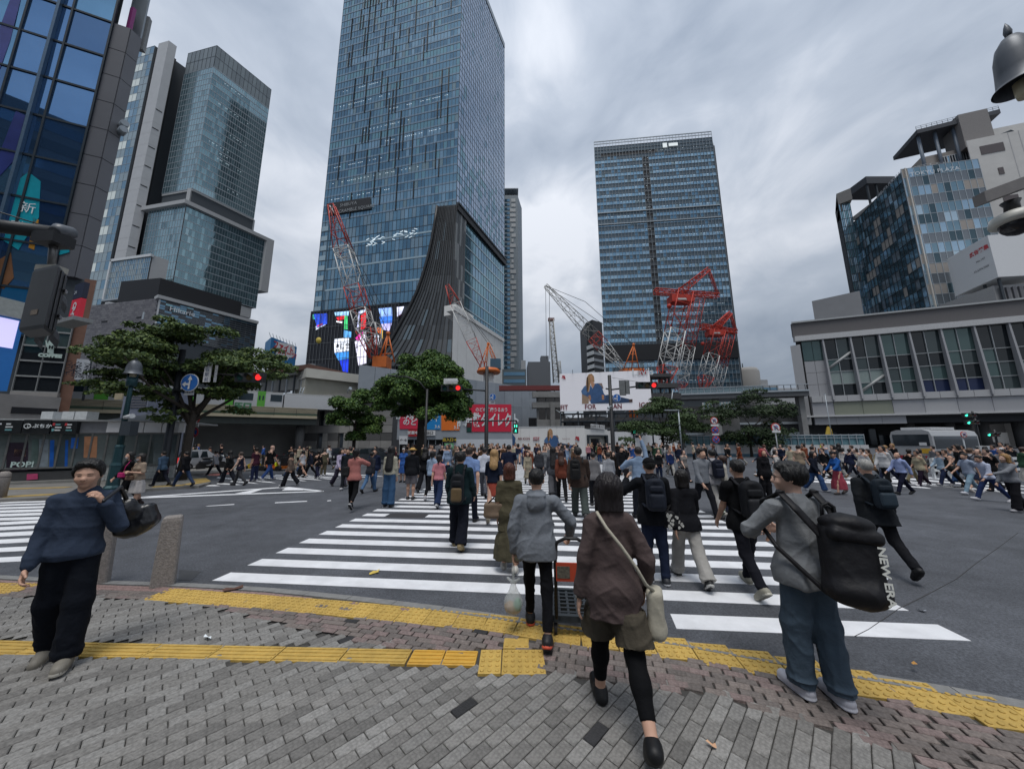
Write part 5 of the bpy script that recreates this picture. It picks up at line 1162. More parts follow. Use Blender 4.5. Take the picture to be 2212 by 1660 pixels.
block('long pale low roofline beyond the footbridge',1680,1730,838,230,M('far_pale2',(.36,.37,.38),.7),rows=1)
rt9=thing('round_tower','beige round tank tower just right of the office tower','building',tuple(at(1608,830,200)));p9=at(1608,830,200);MB().lathe([(8,0),(8,zat(1608,797,p9)-2),(7,zat(1608,797,p9))],(0,0,0),20).build('drum',M('far_beige',(.27,.265,.255),.7),rt9,True);rt9 .location=(p9 .x,p9 .y,0);MB().tube([(0,0,zat(1608,797,p9)),(0,0,zat(1608,784,p9))],.3,5).build('mast',FR_D,rt9,True)
# ---------------------------------------------------------------- footbridge
wA,wB=Vector((az(1466,850)*76,76,0)),Vector((az(1746,840)*70,70,0));fWk=Facade(wA,wB);fbr=thing('footbridge','elevated walkway with glass railings leading to the windowed concourse','bridge',tuple(wA))
zw1_,zw0_,zrl=zat(1471,853,wA),zat(1471,862,wA),zat(1468,839,wA)
put('deck',fWk.slab(MB(),0,1,zw0_,zw1_,-4,0),M('deck_steel',(.09,.095,.10),.6),fbr);put('fascia',fWk.slab(MB(),0,1,zw1_,zw1_+.35,0,.25),FR_L,fbr)
for k in range(20):put('railing_post',fWk.slab(MB(),k/19.5,k/19.5+.0035,zw1_+.35,zrl,0,.12),FR_D if k>12 else FR_L,fbr)
for k in range(19):
 if k<13:put('glass_panel',fWk.slab(MB(),k/19.5+.004,(k+1)/19.5-.001,zw1_+.4,zrl-.1,.02,.06),M('railing_glass',(.22,.30,.33),.1,.3,alpha=.6),fbr)
put('handrail',fWk.slab(MB(),0,1,zrl-.1,zrl+.05,-.05,.18),FR_L,fbr)
for u in(.3,.95):put('pier',fWk.slab(MB(),u,u+.04,0,zw0_,-3,-1.5),CON,fbr)
put('pier_head',fWk.slab(MB(),.2,.52,zat(1570,898,fWk.p(.35,0)),zat(1570,884,fWk.p(.35,0)),-3.5,-1),CON,fbr)
cw=thing('striped_screen','blue and white striped site screen under the footbridge','screen',tuple(fWk.p(.3,0)));
for k in range(22):put('stripe_sheet',fWk.slab(MB(),.25+k*.0135,.25+k*.0135+.0125,zat(1570,884,fWk.p(.35,0)),zat(1570,862,fWk.p(.35,0)),-6,-5.9),M('sheet_blue',(.25,.36,.42),.6)if k%2 else FR_W,cw)
put('base',fWk.slab(MB(),.25,.55,0,zat(1570,884,fWk.p(.35,0)),-6.2,-6),CON,cw)
uw=thing('underpass_wall','dark low building with pale bands behind the trees under the footbridge','wall',tuple(fWk.p(.6,0)))
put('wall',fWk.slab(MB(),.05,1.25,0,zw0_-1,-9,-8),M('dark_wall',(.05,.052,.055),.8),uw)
for z in(zat(1650,908,fWk.p(.6,0)),zat(1650,932,fWk.p(.6,0))):put('pale_band',fWk.slab(MB(),.1,1.1,z-.5,z,-8,-7.4),FR_L,uw)
# ---------------------------------------------------------------- concourse bridge with the tilted-looking window bays
MA=Vector((az(1728,800)*74,74,0));dM=Vector((.934,-.358,0)).normalized();Mb,_=hit_line(2330,800,MA,dM);fM=Facade(MA,Mb)
con=thing('concourse_bridge','long raised concourse with tall window bays and a deep dark eave','building',tuple(MA))
k7=.2601;zM=lambda zx,zy:fM.px(1655.4+k7*zx,647.8+k7*zy).z
zRoof,zF0,zL0,zG0,zS0,zP0,zE0,zB0=zM(480,160),zM(480,285),zM(480,328),zM(590,795),zM(590,845),zM(590,955),zM(600,968),zM(610,1032)
CP=[M('con_panel',(.30,.305,.32),.6,var=.05),M('con_panel_olive',(.20,.215,.17),.6,var=.05),M('con_panel_pale',(.36,.365,.375),.6,var=.05)]
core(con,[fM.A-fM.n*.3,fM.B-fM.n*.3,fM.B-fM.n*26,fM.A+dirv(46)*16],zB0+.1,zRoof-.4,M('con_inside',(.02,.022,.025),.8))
uM=lambda zx,zy:(fM.px(1655.4+k7*zx,647.8+k7*zy)-fM.A).dot(fM.d)/fM.L
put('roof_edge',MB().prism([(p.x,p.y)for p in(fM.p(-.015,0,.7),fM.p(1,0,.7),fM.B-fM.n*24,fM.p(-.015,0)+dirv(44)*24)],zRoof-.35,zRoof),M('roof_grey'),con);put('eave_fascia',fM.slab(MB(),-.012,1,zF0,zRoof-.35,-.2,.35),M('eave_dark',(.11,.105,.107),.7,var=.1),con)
ub=[uM(285,345),uM(492,560),uM(725,560)];bw=ub[2]-ub[1];us=[ub[0]]+[ub[1]+bw*k for k in range(14)]
us=[u for u in us if u<1.0]
put('drip_band',fM.slab(MB(),-.01,1,zL0,zF0-.02,-.2,.8),M('band_white',(.42,.425,.43),.6),con)
CG=[glass_mat('con_glass',(.045,.062,.066),.3,.05),glass_mat('con_glass_green',(.06,.10,.10),.35,.05),glass_mat('con_glass_dark',(.015,.02,.024),.25,.05),M('con_blind',(.22,.27,.26),.4,.1),M('con_navy',(.015,.025,.07),.2,.3)]
hts=[zG0,zG0+(zL0-zG0)*.20,zG0+(zL0-zG0)*.42,zG0+(zL0-zG0)*.63,zL0-.05]
for b in range(len(us)-1):
 u0_,u1_=us[b],us[b+1];um=(u0_+u1_)/2
 if b==0:
  for c in range(2):
   for r in range(3):put('wall_panel',fM.slab(MB(),u0_+(um-u0_)*c+.0008,u0_+(um-u0_)*(c+1)-.0008,zG0+(hts[3]-zG0)*r/3+.03,zG0+(hts[3]-zG0)*(r+1)/3-.03,-.2,.05),CP[0],con)
   put('window_pane',fM.slab(MB(),u0_+(um-u0_)*c+.001,u0_+(um-u0_)*(c+1)-.001,hts[3]+.1,hts[4],-.1,-.05),CG[1],con)
 else:
  for c in range(2):
   for r in range(4):
    m_=random.choices(CG[:3],(3,2,4))[0]
    if r==1 and b in(1,2):m_=CG[3]
    if r==0 and b in(4,5):m_=CG[4]
    put('window_pane',fM.slab(MB(),u0_+(um-u0_)*c+.0016,u0_+(um-u0_)*(c+1)-.0016,hts[r]+.07,hts[r+1]-.07,-.12,-.06),m_,con)
  put('mullion',fM.slab(MB(),um-.0014,um+.0014,zG0,zL0-.05,-.1,.15),M('mullion_alu',(.30,.32,.33),.45,.3),con)
  for r in(1,2,3):put('transom',fM.slab(MB(),u0_,u1_,hts[r]-.07,hts[r]+.07,-.1,.1),M('mullion_alu'),con)
 put('wall_panel',fM.slab(MB(),u0_+.0008,um-.0008,zS0,zG0,-.2,.9),CP[2],con);put('wall_panel',fM.slab(MB(),um+.0008,u1_-.0008,zS0,zG0,-.2,.9),CP[2],con)
 put('fascia_panel',fM.slab(MB(),u0_+.0008,u1_-.0008,zP0,zS0-.06,-.2,.6),CP[1]if b in(1,2)else random.choice((CP[0],CP[0],CP[2])),con)
 if b>0:
  w_=.0044;a_,b2_=fM.p(u0_-w_,zS0+.35,0),fM.p(u0_+w_,zS0+.35,0);t0,t1=fM.p(u0_-w_*.8,zL0,0),fM.p(u0_+w_*.8,zL0,0);n1,n2=fM.n*1.3,fM.n*.6
  put('fin',MB().hexa([a_,b2_,b2_+n1,a_+n1,t0,t1,t1+n2,t0+n2]),M('fin_grey',(.29,.295,.31),.6,var=.05),con)
put('ledge',fM.slab(MB(),-.01,1,zE0,zP0,-.2,.9),M('band_white'),con)
for k in range(4):put('soffit_panel',fM.slab(MB(),uM(395,1000)+(uM(1155,1000)-uM(395,1000))*k/4,uM(395,1000)+(uM(1155,1000)-uM(395,1000))*(k+1)/4-.001,zB0,zE0-.03,-.3,.3),CP[0],con)
put('end_pier',MB().prism([(p.x,p.y)for p in(fM.A-fM.d*1.2,fM.A+fM.d*.3+fM.n*.9,fM.A+fM.d*.3+dirv(46)*3,fM.A-fM.d*1.2+dirv(46)*3)],zat(1750,917,MA),zat(1727,745,MA)),CP[2],con)
for k in range(2):put('inner_brace',MB().tube([fM.p(us[1+k]+.005,hts[2*(1-k)]+.6,-.02),fM.p(us[2+k]-.004,hts[3-2*k]+.2+1.2,-.02)],.32,4),M('brace_grey',(.33,.34,.34),.5),con)
for k,u in enumerate((.47,.62,.74,.86,.98)):put('column',MB().tube([fM.p(u,0,-5),fM.p(u,zP0,-5)],.8,12),M('pier_dark'),con)
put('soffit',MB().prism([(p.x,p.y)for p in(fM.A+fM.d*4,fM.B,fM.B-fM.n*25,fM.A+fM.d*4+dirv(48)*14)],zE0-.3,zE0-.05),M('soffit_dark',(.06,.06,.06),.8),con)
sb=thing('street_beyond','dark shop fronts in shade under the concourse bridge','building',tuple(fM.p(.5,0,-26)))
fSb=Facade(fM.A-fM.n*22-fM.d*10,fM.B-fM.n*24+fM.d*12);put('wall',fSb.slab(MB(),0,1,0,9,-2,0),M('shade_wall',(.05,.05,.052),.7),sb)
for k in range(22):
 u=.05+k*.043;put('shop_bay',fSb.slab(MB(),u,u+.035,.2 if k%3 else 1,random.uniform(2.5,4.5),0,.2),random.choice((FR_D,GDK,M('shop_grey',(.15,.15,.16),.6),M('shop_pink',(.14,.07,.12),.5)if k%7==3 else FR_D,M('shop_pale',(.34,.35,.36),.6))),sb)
 # teal site fence and white barriers
tA,tB=gp(1482,938,3.0),gp(1865,941,3.0)
tA,tB=Vector((az(1478,950)*40,40,0)),Vector((az(1864,950)*36,36,0));fTf=Facade(tA,tB);tf=thing('teal_fence','teal corrugated site fence with pale bracing posts behind the sign posts','fence',tuple(tA));zf_=zat(1660,940,fTf.p(.5,0))
for k in range(40):put('fence_panel',fTf.slab(MB(),k/40+.0004,(k+1)/40-.0004,1.15,zf_,-.08,.02+.03*(k%2)),random.choice((M('fence_teal',(.10,.20,.24),.6,var=.1),M('fence_teal2',(.12,.23,.265),.6,var=.1))),tf)
for k in range(27):put('brace_post',fTf.slab(MB(),k/26,k/26+.0025,1.15,zf_+.1,.08,.16),FR_L,tf)
put('top_rail',fTf.slab(MB(),0,1,zf_-.06,zf_+.06,.05,.15),FR_L,tf);put('top_rail',fTf.slab(MB(),0,1,2.0,2.07,.05,.15),FR_L,tf)
wbr=thing('white_barrier','row of white waist-high barrier panels in front of the teal fence','barrier',tuple(tA-fTf.n*-1));
for k in range(24):put('barrier_panel',fTf.slab(MB(),k/24+.0007,(k+1)/24-.0007,.35,1.3,.5,.6),M('barrier_white',(.47,.47,.475),.6,var=.06),wbr)
put('barrier_foot',fTf.slab(MB(),0,1,0,.34,.48,.62),M('barrier_blue',(.07,.14,.19),.6),wbr)
for i,(x0,x1,y0,y1)in enumerate(((2030,2200,1010,995),(2035,2215,1040,1016))):
 a_,b_=gp(x0,1046,0),gp(x1,1044,0)
sr=thing('guard_rail','white guard rail on the far side of the right-hand crossing','guard rail',tuple(gp(2035,1036)));ra,rb2=gp(2020,1034),gp(2330,1030);fRl=Facade(ra,rb2)
for z in(.35,.62,.88):put('rail',fRl.slab(MB(),0,1,z,z+.13,-.03,.03),FR_W,sr)
for k in range(10):put('rail_post',fRl.slab(MB(),k/9.3,k/9.3+.012,0,.98,-.1,-.02),FR_W,sr)
# ================================================================ cranes
ORG,RED_,WHT=M('crane_orange',(.55,.14,.03),.5,var=.15,vs_=1),M('crane_red',(.42,.035,.02),.5,var=.2,vs_=1),M('crane_white',(.58,.58,.56),.5,var=.1,vs_=1)
def lattice(mb,P,Q,w0,w1,n,r):
 P,Q=Vector(P),Vector(Q);d=(Q-P).normalized();a=d.cross(Vector((0,1,0))).normalized();b=d.cross(a)
 def c(t,k):w=(w0+(w1-w0)*t)/2;sx_,sy_=((-1,-1),(1,-1),(1,1),(-1,1))[k];return P+(Q-P)*t+a*sx_*w+b*sy_*w
 for k in range(4):mb.tube([c(0,k),c(1,k)],r,5)
 for i in range(n):
  for k in range(4):
   k2=(k+1)%4;s_,e_=(k,k2)if i%2 else(k2,k);mb.tube([c(i/n,s_),c((i+1)/n,e_)],r*.6,4,cap=False);mb.tube([c(i/n,k),c(i/n,k2)],r*.6,4,cap=False)
 return mb
def boom(root,tip,foot,w,secs,D,D2,taper=.35):
 """coloured boom sections between the survey points tip and foot; secs: (start, end, material)"""
 A,B=at(*tip,D),at(*foot,D2)
 for a_,b_,m_ in secs:
  wa,wb_=(w*taper+w*(1-taper)*min(1,a_/.12)),(w*taper+w*(1-taper)*min(1,b_/.12));wb_=w*.4 if b_>.99 else wb_
  put('boom_section',lattice(MB(),A+(B-A)*a_,A+(B-A)*b_,wa,wb_,max(2,round((B-A).length*(b_-a_)/w*1.0)),w*.034),m_,root)
 return A,B
def cables(root,pairs,r=.06):
 for a_,b_ in pairs:put('cable',MB().tube([a_,b_],r,4,cap=False),BLK,root)
def aframe(root,px,D,mat,w=2.2,name='a_frame'):
 P=[at(x,y,D)for x,y in px];apex=P[0]
 for p in P[1:]:put(name,MB().tube([apex,p],w*.055,6),mat,root)
 for f in(.4,.7):put('tie_bar',MB().tube([apex.lerp(P[1],f),apex.lerp(P[2],f)],w*.035,5),mat,root)
 put('apex_block',MB().ball(tuple(apex),w*.16,5),mat,root)
 return apex
c1=thing('red_white_crane','tall red and white crane boom standing in front of the video screen','crane',tuple(at(830,790,92)))
A,B=boom(c1,(716,444),(806,772),4.2,((0,.30,RED_),(.30,.335,WHT),(.335,.55,WHT),(.55,.70,RED_),(.70,.83,WHT),(.83,1,RED_)),88,92)
boom(c1,(797,706),(812,752),5.5,((0,1,WHT),),91,92,1)
ap=aframe(c1,((838,720),(815,784),(852,782),(828,784)),93,ORG,4)
put('machine_house',MB().obox(at(803,792,92),(4,0,0),(0,4,0),(0,0,3.2)),ORG,c1);cables(c1,((A,ap),(A+Vector((.5,0,-1)),ap+Vector((-.5,0,-1))),(A,A+(B-A)*.8+Vector((6,0,3)))),.09)
put('hook_block',MB().ball(tuple(at(688,735,88)),.75,6,sq=(1,.6,1.2)),M('hook_yellow',(.5,.38,.06),.5),c1);cables(c1,((A,at(688,733,88)),(A+Vector((.6,0,0)),at(690,733,88))),.07)
c2_=thing('small_crane','smaller red and white crane with an orange turntable beside the white annex wall','crane',tuple(at(1052,800,70)))
A,B=boom(c2_,(966,617),(1042,790),2.3,((0,.25,RED_),(.25,.70,WHT),(.70,1,RED_)),70,70)
ap=aframe(c2_,((1054,742),(1032,800),(1050,798),(1044,800)),70,ORG,2);cables(c2_,((A,ap),(A,ap+Vector((1,0,-.6)))))
p_=at(1055,806,70);put('turntable',MB().lathe([(2.4,0),(2.6,.4),(2.2,.9)],tuple(p_),16),ORG,c2_);put('cab',MB().box(p_.x+.4,p_.x+2.6,p_.y-1,p_.y+1,p_.z+.9,p_.z+3),M('cab_blue',(.06,.12,.17),.3,.3),c2_)
put('mast',MB().tube([p_+Vector((0,0,-13)),p_],1.1,10),WHT,c2_)
put('counter_frame',lattice(MB(),p_+Vector((2,0,1)),ap,.8,.5,6,.09),ORG,c2_)
c3_=thing('grey_crane','grey lattice crane boom reaching left over the billboard with an orange tripod','crane',tuple(at(1365,800,75)))
GRB=M('crane_grey',(.33,.33,.31),.5,var=.15)
A,B=boom(c3_,(1178,617),(1347,795),2.4,((0,.62,GRB),(.62,.74,RED_),(.74,1,WHT)),75,75)
ap=aframe(c3_,((1368,744),(1346,797),(1380,796),(1364,797)),75,ORG,2.2);cables(c3_,((A,ap),(A+(B-A)*.35+Vector((3.2,0,3)),ap),(A,at(1180,775,75)),(A+Vector((.9,0,0)),at(1187,775,75)),(A,A+(B-A)*.35+Vector((3.2,0,3)))))
put('slew_base',MB().obox(at(1345,806,75),(5,0,0),(0,3,0),(0,0,1.2)),ORG,c3_);put('mast',MB().tube([at(1362,806,76)+Vector((0,0,-14)),at(1362,806,76)],1.0,8),ORG,c3_)
c4=thing('lattice_mast','thin upright lattice mast left of the billboard','mast',tuple(at(1199,825,100)))
put('mast',lattice(MB(),at(1190,690,100),at(1201,826,100),1.2,1.6,20,.13),GRB,c4);put('head',MB().obox(at(1184,692,100),(1.9,0,0),(0,1,0),(0,0,.9)),M('rust_red'),c4);put('stay',lattice(MB(),at(1208,780,100),at(1210,815,100),.6,.6,6,.08),GRB,c4)
def luff(lab,tip,foot,w,head,jib,tail,D,hb,ball_,gname):
 t_=thing('luffing_crane',lab,'crane',tuple(at(*foot,D)))
 boom(t_,tip,foot,w,((0,.42,RED_),(.42,.80,WHT),(.80,1,RED_)),D,D,1)
 boom(t_,(tip[0]+9*w,tip[1]+8),(foot[0]+9*w,foot[1]+8),w*.72,((0,.55,RED_),(.55,.92,WHT),(.92,1,RED_)),D+4,D+4,1)
 h=at(*head,D);j,l=at(*jib,D),at(*tail,D)
 put('jib',lattice(MB(),h,j,1.7,1.0,9,.14),RED_,t_);put('counter_jib',lattice(MB(),h+(h-l)*.62,l,1.3,1.0,12,.14),RED_,t_)
 put('machine_deck',MB().obox(at(hb[0],hb[3],D-1),at(hb[2],hb[3],D-1)-at(hb[0],hb[3],D-1),(0,w*.8,0),(0,0,w*.5)),RED_,t_)
 put('name_plate',MB().obox(at(hb[0]+(hb[2]-hb[0])*.25,hb[3]-3,D-1.15),(at(hb[2],hb[3],D)-at(hb[0],hb[3],D))*.4,(0,.1,0),(0,0,w*.13)),WHT,t_)
 cables(t_,((j,l),(j+Vector((.4,0,0)),l),(h,at(ball_[0],ball_[1],D))),.08)
 put('ballast',MB().ball(tuple(at(*ball_,D)),w*.17,5),RED_,t_)
 put('tie_frame',lattice(MB(),j,l,.5,.5,10,.06),RED_,t_)
luff('larger of the two red luffing cranes in front of the office tower',(1474,632),(1432,836),3.7,(1466,633),(1529,582),(1551,639),82,(1452,610,1500,650),(1445,661),'a')
luff('smaller red luffing crane near the right edge of the office tower',(1548,716),(1518,840),2.9,(1543,710),(1576,676),(1590,717),88,(1533,700,1567,723),(1517,742),'b')
# ================================================================ trees
LEAF={}
def leafmat(name,c):
 m=M(name,c,.6,spec=.25,var=.30,vs_=1.3,obvar=0);return m
BARK=M('bark',(.045,.038,.032),.9,var=.3,vs_=8,bump=.6,bs=20)
def leaf_cloud(rng,clumps,n,size,flat=.75,droop=0.0):
 """leaf faces spread through a set of clumps (centre, radii)"""
 vols=np.array([c[1][0]*c[1][1]*c[1][2]for c in clumps])**.72;pick=rng.choice(len(clumps),n,p=vols/vols.sum())
 C_=np.array([c[0]for c in clumps])[pick];R_=np.array([c[1]for c in clumps])[pick]
 d=rng.normal(size=(n,3));d/=np.linalg.norm(d,axis=1)[:,None];d[:,2]=np.where(d[:,2]<-.35,-d[:,2]*.6,d[:,2])
 r=rng.uniform(.55,1.06,n)**.6;P=C_+d*R_*r[:,None]
 nrm=d*flat+rng.normal(size=(n,3))*.55+np.array([0,0,.35]);nrm/=np.linalg.norm(nrm,axis=1)[:,None]
 a=np.cross(nrm,rng.normal(size=(n,3)));a/=np.linalg.norm(a,axis=1)[:,None];b=np.cross(nrm,a)
 s_=size*rng.uniform(.6,1.35,n)[:,None];a[:,2]-=droop;v=np.stack([P-a*s_*.5,P+b*s_*.32,P+a*s_*.6,P-b*s_*.32],1).reshape(-1,3)
 return v
def split(rng,cl,k=4,f=.55,j=.75):
 return[(tuple(np.array(c)+rng.normal(size=3)*np.array(r)*j*.6),(r[0]*f,r[1]*f,r[2]*f))for c,r in cl for _ in range(k)]
def tree(name,lab,base,trunk_h,crown,clumps,nleaf,lsize,cols,seed,tr=.18,limbs=7,droop=0,group=None,lean=(0,0)):
 rng=np.random.default_rng(seed);t_=thing(name,lab,'tree',tuple(base),0,group)
 v=leaf_cloud(rng,clumps,nleaf,lsize,droop=droop);me=bpy.data.meshes.new('crown');n=len(v)//4
 me.from_pydata(v.tolist(),[],[(4*i,4*i+1,4*i+2,4*i+3)for i in range(n)])
 for c in cols:me.materials.append(c)
 me.polygons.foreach_set('material_index',rng.choice(len(cols),n).astype(np.int32));me.update()
 put_mesh('crown',me,t_)
 top=Vector((lean[0],lean[1],trunk_h));mb=MB();mb.tube([(0,0,-.05),(lean[0]*.3+.02,lean[1]*.3,trunk_h*.4),tuple(top)],[tr*1.35,tr,tr*.8],10);mb.build('trunk',BARK,t_,True)
 big_=sorted(clumps,key=lambda c:-c[1][0])[:limbs]
 for c in big_:
  e_=Vector(c[0]);s_=top*rng.uniform(.75,1.0);mid=s_.lerp(e_,.5)+Vector((rng.normal()*.15,rng.normal()*.15,-.1))
  MB().tube([s_,mid,e_],[tr*.55,tr*.32,tr*.12],7).build('limb',BARK,t_,True)
 return t_
def clump_shell(rng,c,R,n,rr,low=-.5,inner=.25):
 out_=[]
 for k in range(n):
  d=rng.normal(size=3);d/=np.linalg.norm(d)
  if d[2]<low:d[2]=-d[2]*.4;d/=np.linalg.norm(d)
  f=rng.uniform(.72,.95)if rng.random()>inner else rng.uniform(.2,.6);r=rng.uniform(*rr)
  out_.append((tuple(np.array(c)+d*np.array(R)*f),(r,r,r*.78)))
 return out_
G1=[leafmat('leaf_bright',(.098,.165,.034)),leafmat('leaf_mid',(.062,.122,.03)),leafmat('leaf_deep',(.036,.078,.024))]
G2=[leafmat('leaf_zelkova',(.062,.10,.03)),leafmat('leaf_zelkova_dark',(.040,.07,.024)),leafmat('leaf_zelkova_lime',(.095,.135,.033))]
G3=[leafmat('leaf_dark',(.022,.040,.016)),leafmat('leaf_dark2',(.03,.052,.02))]
rg=np.random.default_rng(11)
Db=29.0;bx=at(908,940,Db).x;zc0=zat(908,862,(bx,Db));Rx=(at(1034,860,Db).x-at(802,860,Db).x)/2
cl=clump_shell(rg,(.25,0,zc0),(Rx*.80,Rx*.80,(zat(908,752,(bx,Db))-zc0)*.88),140,(.7,1.1),-.5)
tree('round_tree','big round clipped tree with dense billowing foliage in the middle of the square',(bx,Db,0),zc0-1.6,None,cl,105000,.2,G1,3,.33,9)
Ds=31.0;sx_=at(765,940,Ds).x;zs0=zat(765,898,(sx_,Ds));Rs=(at(828,900,Ds).x-at(712,900,Ds).x)/2
cl=clump_shell(rg,(.1,0,zs0),(Rs*.85,Rs*.85,zat(770,845,(sx_,Ds))-zs0),34,(.55,.9),-.6)+[((-Rs*.75,0,zs0-.6),(.8,.8,.55)),((Rs*.6,0,zs0-1.4),(.9,.9,.6)),((.1,0,zs0-2.0),(.9,.9,.7))]
tree('small_round_tree','smaller layered round tree in front of the stone station hall',(sx_,Ds,0),zs0-.8,None,cl,24000,.19,G1,5,.16,6)
Dl=16.8;g_=gp(392,1036,.1);lx_=at(402,960,Dl).x;zl0=zat(410,790,(lx_,Dl));cl=[]
for(x,y,rx_,rz_)in((400,735,60,26),(360,770,70,26),(455,762,70,28),(510,790,55,26),(300,788,62,20),(258,812,30,13),(420,800,80,26),(350,815,60,22),(480,822,60,22),(540,760,34,14),(566,778,22,11),(390,722,40,14),(440,728,36,14),(330,742,40,15),(430,840,40,14),(470,850,36,13),(350,850,42,16),(392,868,26,14),(475,885,26,9),(290,760,30,12),(500,850,26,10),(375,890,16,12),(240,835,20,9),(405,905,16,14)):
 p=at(x,y,Dl);s_=math.hypot(p.x,p.y)/720;cl.append(((p.x-lx_,random.uniform(-1.6,1.6),p.z-.1),(rx_*s_*.8,rx_*s_*.75,rz_*s_*.8)))
tree('street_zelkova','broad dark street tree behind the lamp post at the left',(lx_,Dl,.1),3.4,None,split(rg,cl,5,.5,.95)+split(rg,cl,1,.75,.2),42000,.15,G2,8,.17,16,lean=(.15,0))
Dr=34.0
for(nm,lab,x0,cols,pts,seed,dz)in(('bushy_tree','loose green tree over the end of the plain hoarding',1470,[leafmat('leaf_fern',(.045,.075,.026)),G2[1]],((1430,900,50,22),(1480,885,60,20),(1520,905,55,22),(1400,925,40,22),(1450,935,60,24),(1500,940,55,22),(1475,862,40,10),(1560,920,40,18),(1390,950,20,14),(1590,905,26,14),(1540,880,26,12)),21,.02),('weeping_tree','dark weeping tree behind the round no-parking sign',1680,G3,((1650,885,40,18),(1700,900,50,26),(1620,905,30,20),(1690,935,40,26),(1740,915,30,20),(1660,945,30,26),(1720,950,30,22),(1670,860,40,12),(1640,930,20,22),(1700,965,40,16),(1755,935,14,14)),22,.12)):
 lx2=at(x0,960,Dr).x;cl=[]
 for(x,y,rx_,rz_)in pts:p=at(x,y,Dr);s_=math.hypot(p.x,p.y)/720;cl.append(((p.x-lx2,random.uniform(-1.2,1.2),p.z),(rx_*s_*.85,rx_*s_*.8,rz_*s_*.9)))
 tree(nm,lab,(lx2,Dr+4,0),3.0,None,[((c[0][0]*1.117,c[0][1],1.95+(c[0][2]-1.95)*1.117),tuple(q*1.117 for q in c[1]))for c in split(rg,cl,4,.55,.8)],17000,.20,cols,seed,.16,8,droop=dz)
 # ================================================================ lamps, signal poles, signs
TEAL=M('lamp_teal',(.018,.055,.065),.45,.3,var=.15);BELL=M('bell_grey',(.10,.11,.125),.45,.4,var=.2,vs_=4)
def bell_lamp(lab,base,H,R,base_z=.1,arm=None,n=24):
 t_=thing('street_lamp',lab,'lamp',(base[0],base[1],base_z))
 h0=H-R*3.6
 MB().lathe([(R*1.0,0),(R*.98,.12),(R*.72,.2),(R*.66,.9),(R*.70,.95),(R*.55,1.05),(R*.52,1.6),(R*.58,1.66),(R*.40,1.75)],n=8,sm=False).build('plinth',TEAL,t_,True)
 MB().lathe([(R*.40,1.7),(R*.27,h0-.6),(R*.24,h0)],n=14).build('pole',TEAL,t_,True)
 return t_,h0
def bell_head(t_,o,R):
 b=lambda pr,nm,m_:put_mesh(nm,MB().lathe(pr,n=28).mesh(nm,m_),t_,loc=o)
 b([(R*.12,R*1.62),(R*.16,R*1.78),(R*.1,R*1.95),(0,R*2.1)],'finial',BELL)
 put_mesh('bell_shade',MB().lathe([(R*1.05,0),(R*1.02,.03*R),(R*.86,R*.14),(R*.8,R*.5),(R*.74,R*.95),(R*.58,R*1.32),(R*.32,R*1.55),(R*.1,R*1.62),(R*.1,R*1.58),(R*.5,R*1.28),(R*.68,R*.9),(R*.78,R*.16),(R*.98,0)],n=28,cap=False).mesh('bell_shade',BELL),t_,loc=o)
 b([(R*.3,-R*.75),(R*.34,-R*.5),(R*.34,R*.2),(R*.2,R*.3)],'lamp_glass',M('lamp_glass',(.42,.38,.26),.3,var=.1))
g1=gp(241,1059,.1);hL=zat(297,770,g1)-.1;RL=.30
lmp,h0=bell_lamp('teal street lamp with a bell shaped shade beside the ticket pavilion',g1,hL,.26)
bell_head(lmp,(0,0,hL-RL*2.5),RL)
for o in lmp.children:
 if o.name.startswith(('bell','finial')):o.scale=(1,1,1.25)
MB().tube([(0,0,h0-.3),(0,0,h0+.06)],.16,10).build('collar',TEAL,lmp,True)
for s_ in(-1,1):MB().tube([(s_*.08,0,h0),(s_*.2,0,h0+.12),(s_*.22,0,h0+.35)],.025,6).build('yoke',TEAL,lmp,True)
put('sign_plate',MB().box(g1 .x-.35,g1 .x-.05,g1 .y-.2,g1 .y-.15,3.6,3.85),M('plate_tan',(.35,.3,.2),.6),lmp)
put('camera',MB().tube([(g1 .x+.1,g1 .y-.1,2.9),(g1 .x+.5,g1 .y-.2,2.95)],[.07,.1],8),M('unit_white'),lmp)
put('pole_box',MB().box(g1 .x+.12,g1 .x+.5,g1 .y-.2,g1 .y+.1,2.2,2.75),FR_D,lmp)
# near lamp, its pole just outside the right edge
Dn=3.6;nb_=at(2214,196,Dn);dist=math.hypot(nb_.x,nb_.y);Rn=.245
pole_xy=Vector((az(2700,800)*3.4,3.4,0));nl=thing('street_lamp','dark bell shaped lamp shade hanging into the top right corner','lamp',(pole_xy.x,pole_xy.y,.03))
zb_l=zat(2185,196,nb_);bell_head(nl,(nb_.x-pole_xy.x,nb_.y-pole_xy.y,zb_l-.03),Rn*.95)
for o in nl.children:o.scale=(1,1,2.0 if o.name.startswith(('bell','finial'))else 1)
MB().lathe([(.16,0),(.1,1.2),(.07,zb_l+.2)],n=14).build('pole',TEAL,nl,True)
put('arm',MB().tube([(pole_xy.x,pole_xy.y,zb_l+.1),tuple(nb_+Vector((.15,0,.6))),(nb_.x,nb_.y,zb_l+Rn*1.4)],.04,8),TEAL,nl)
dcm=thing('dome_camera','white dome camera on a grey bracket at the right edge under the bell lamp','camera',tuple(at(2195,470,3.4)))
p_=at(2193,478,3.4);rd=34/720*math.hypot(p_.x,p_.y)*.6
put('bracket',MB().obox(at(2131,436,3.3),at(2260,388,3.3)-at(2131,436,3.3),(0,.1,0),(0,0,.13)),M('bracket_grey',(.17,.16,.155),.6),dcm)
put('stem',MB().lathe([(rd*.34,0),(rd*.28,rd*.5),(rd*.4,rd*.75)],(p_.x,p_.y,p_.z+rd*.55),14),M('stem_black',(.04,.04,.04),.5),dcm)
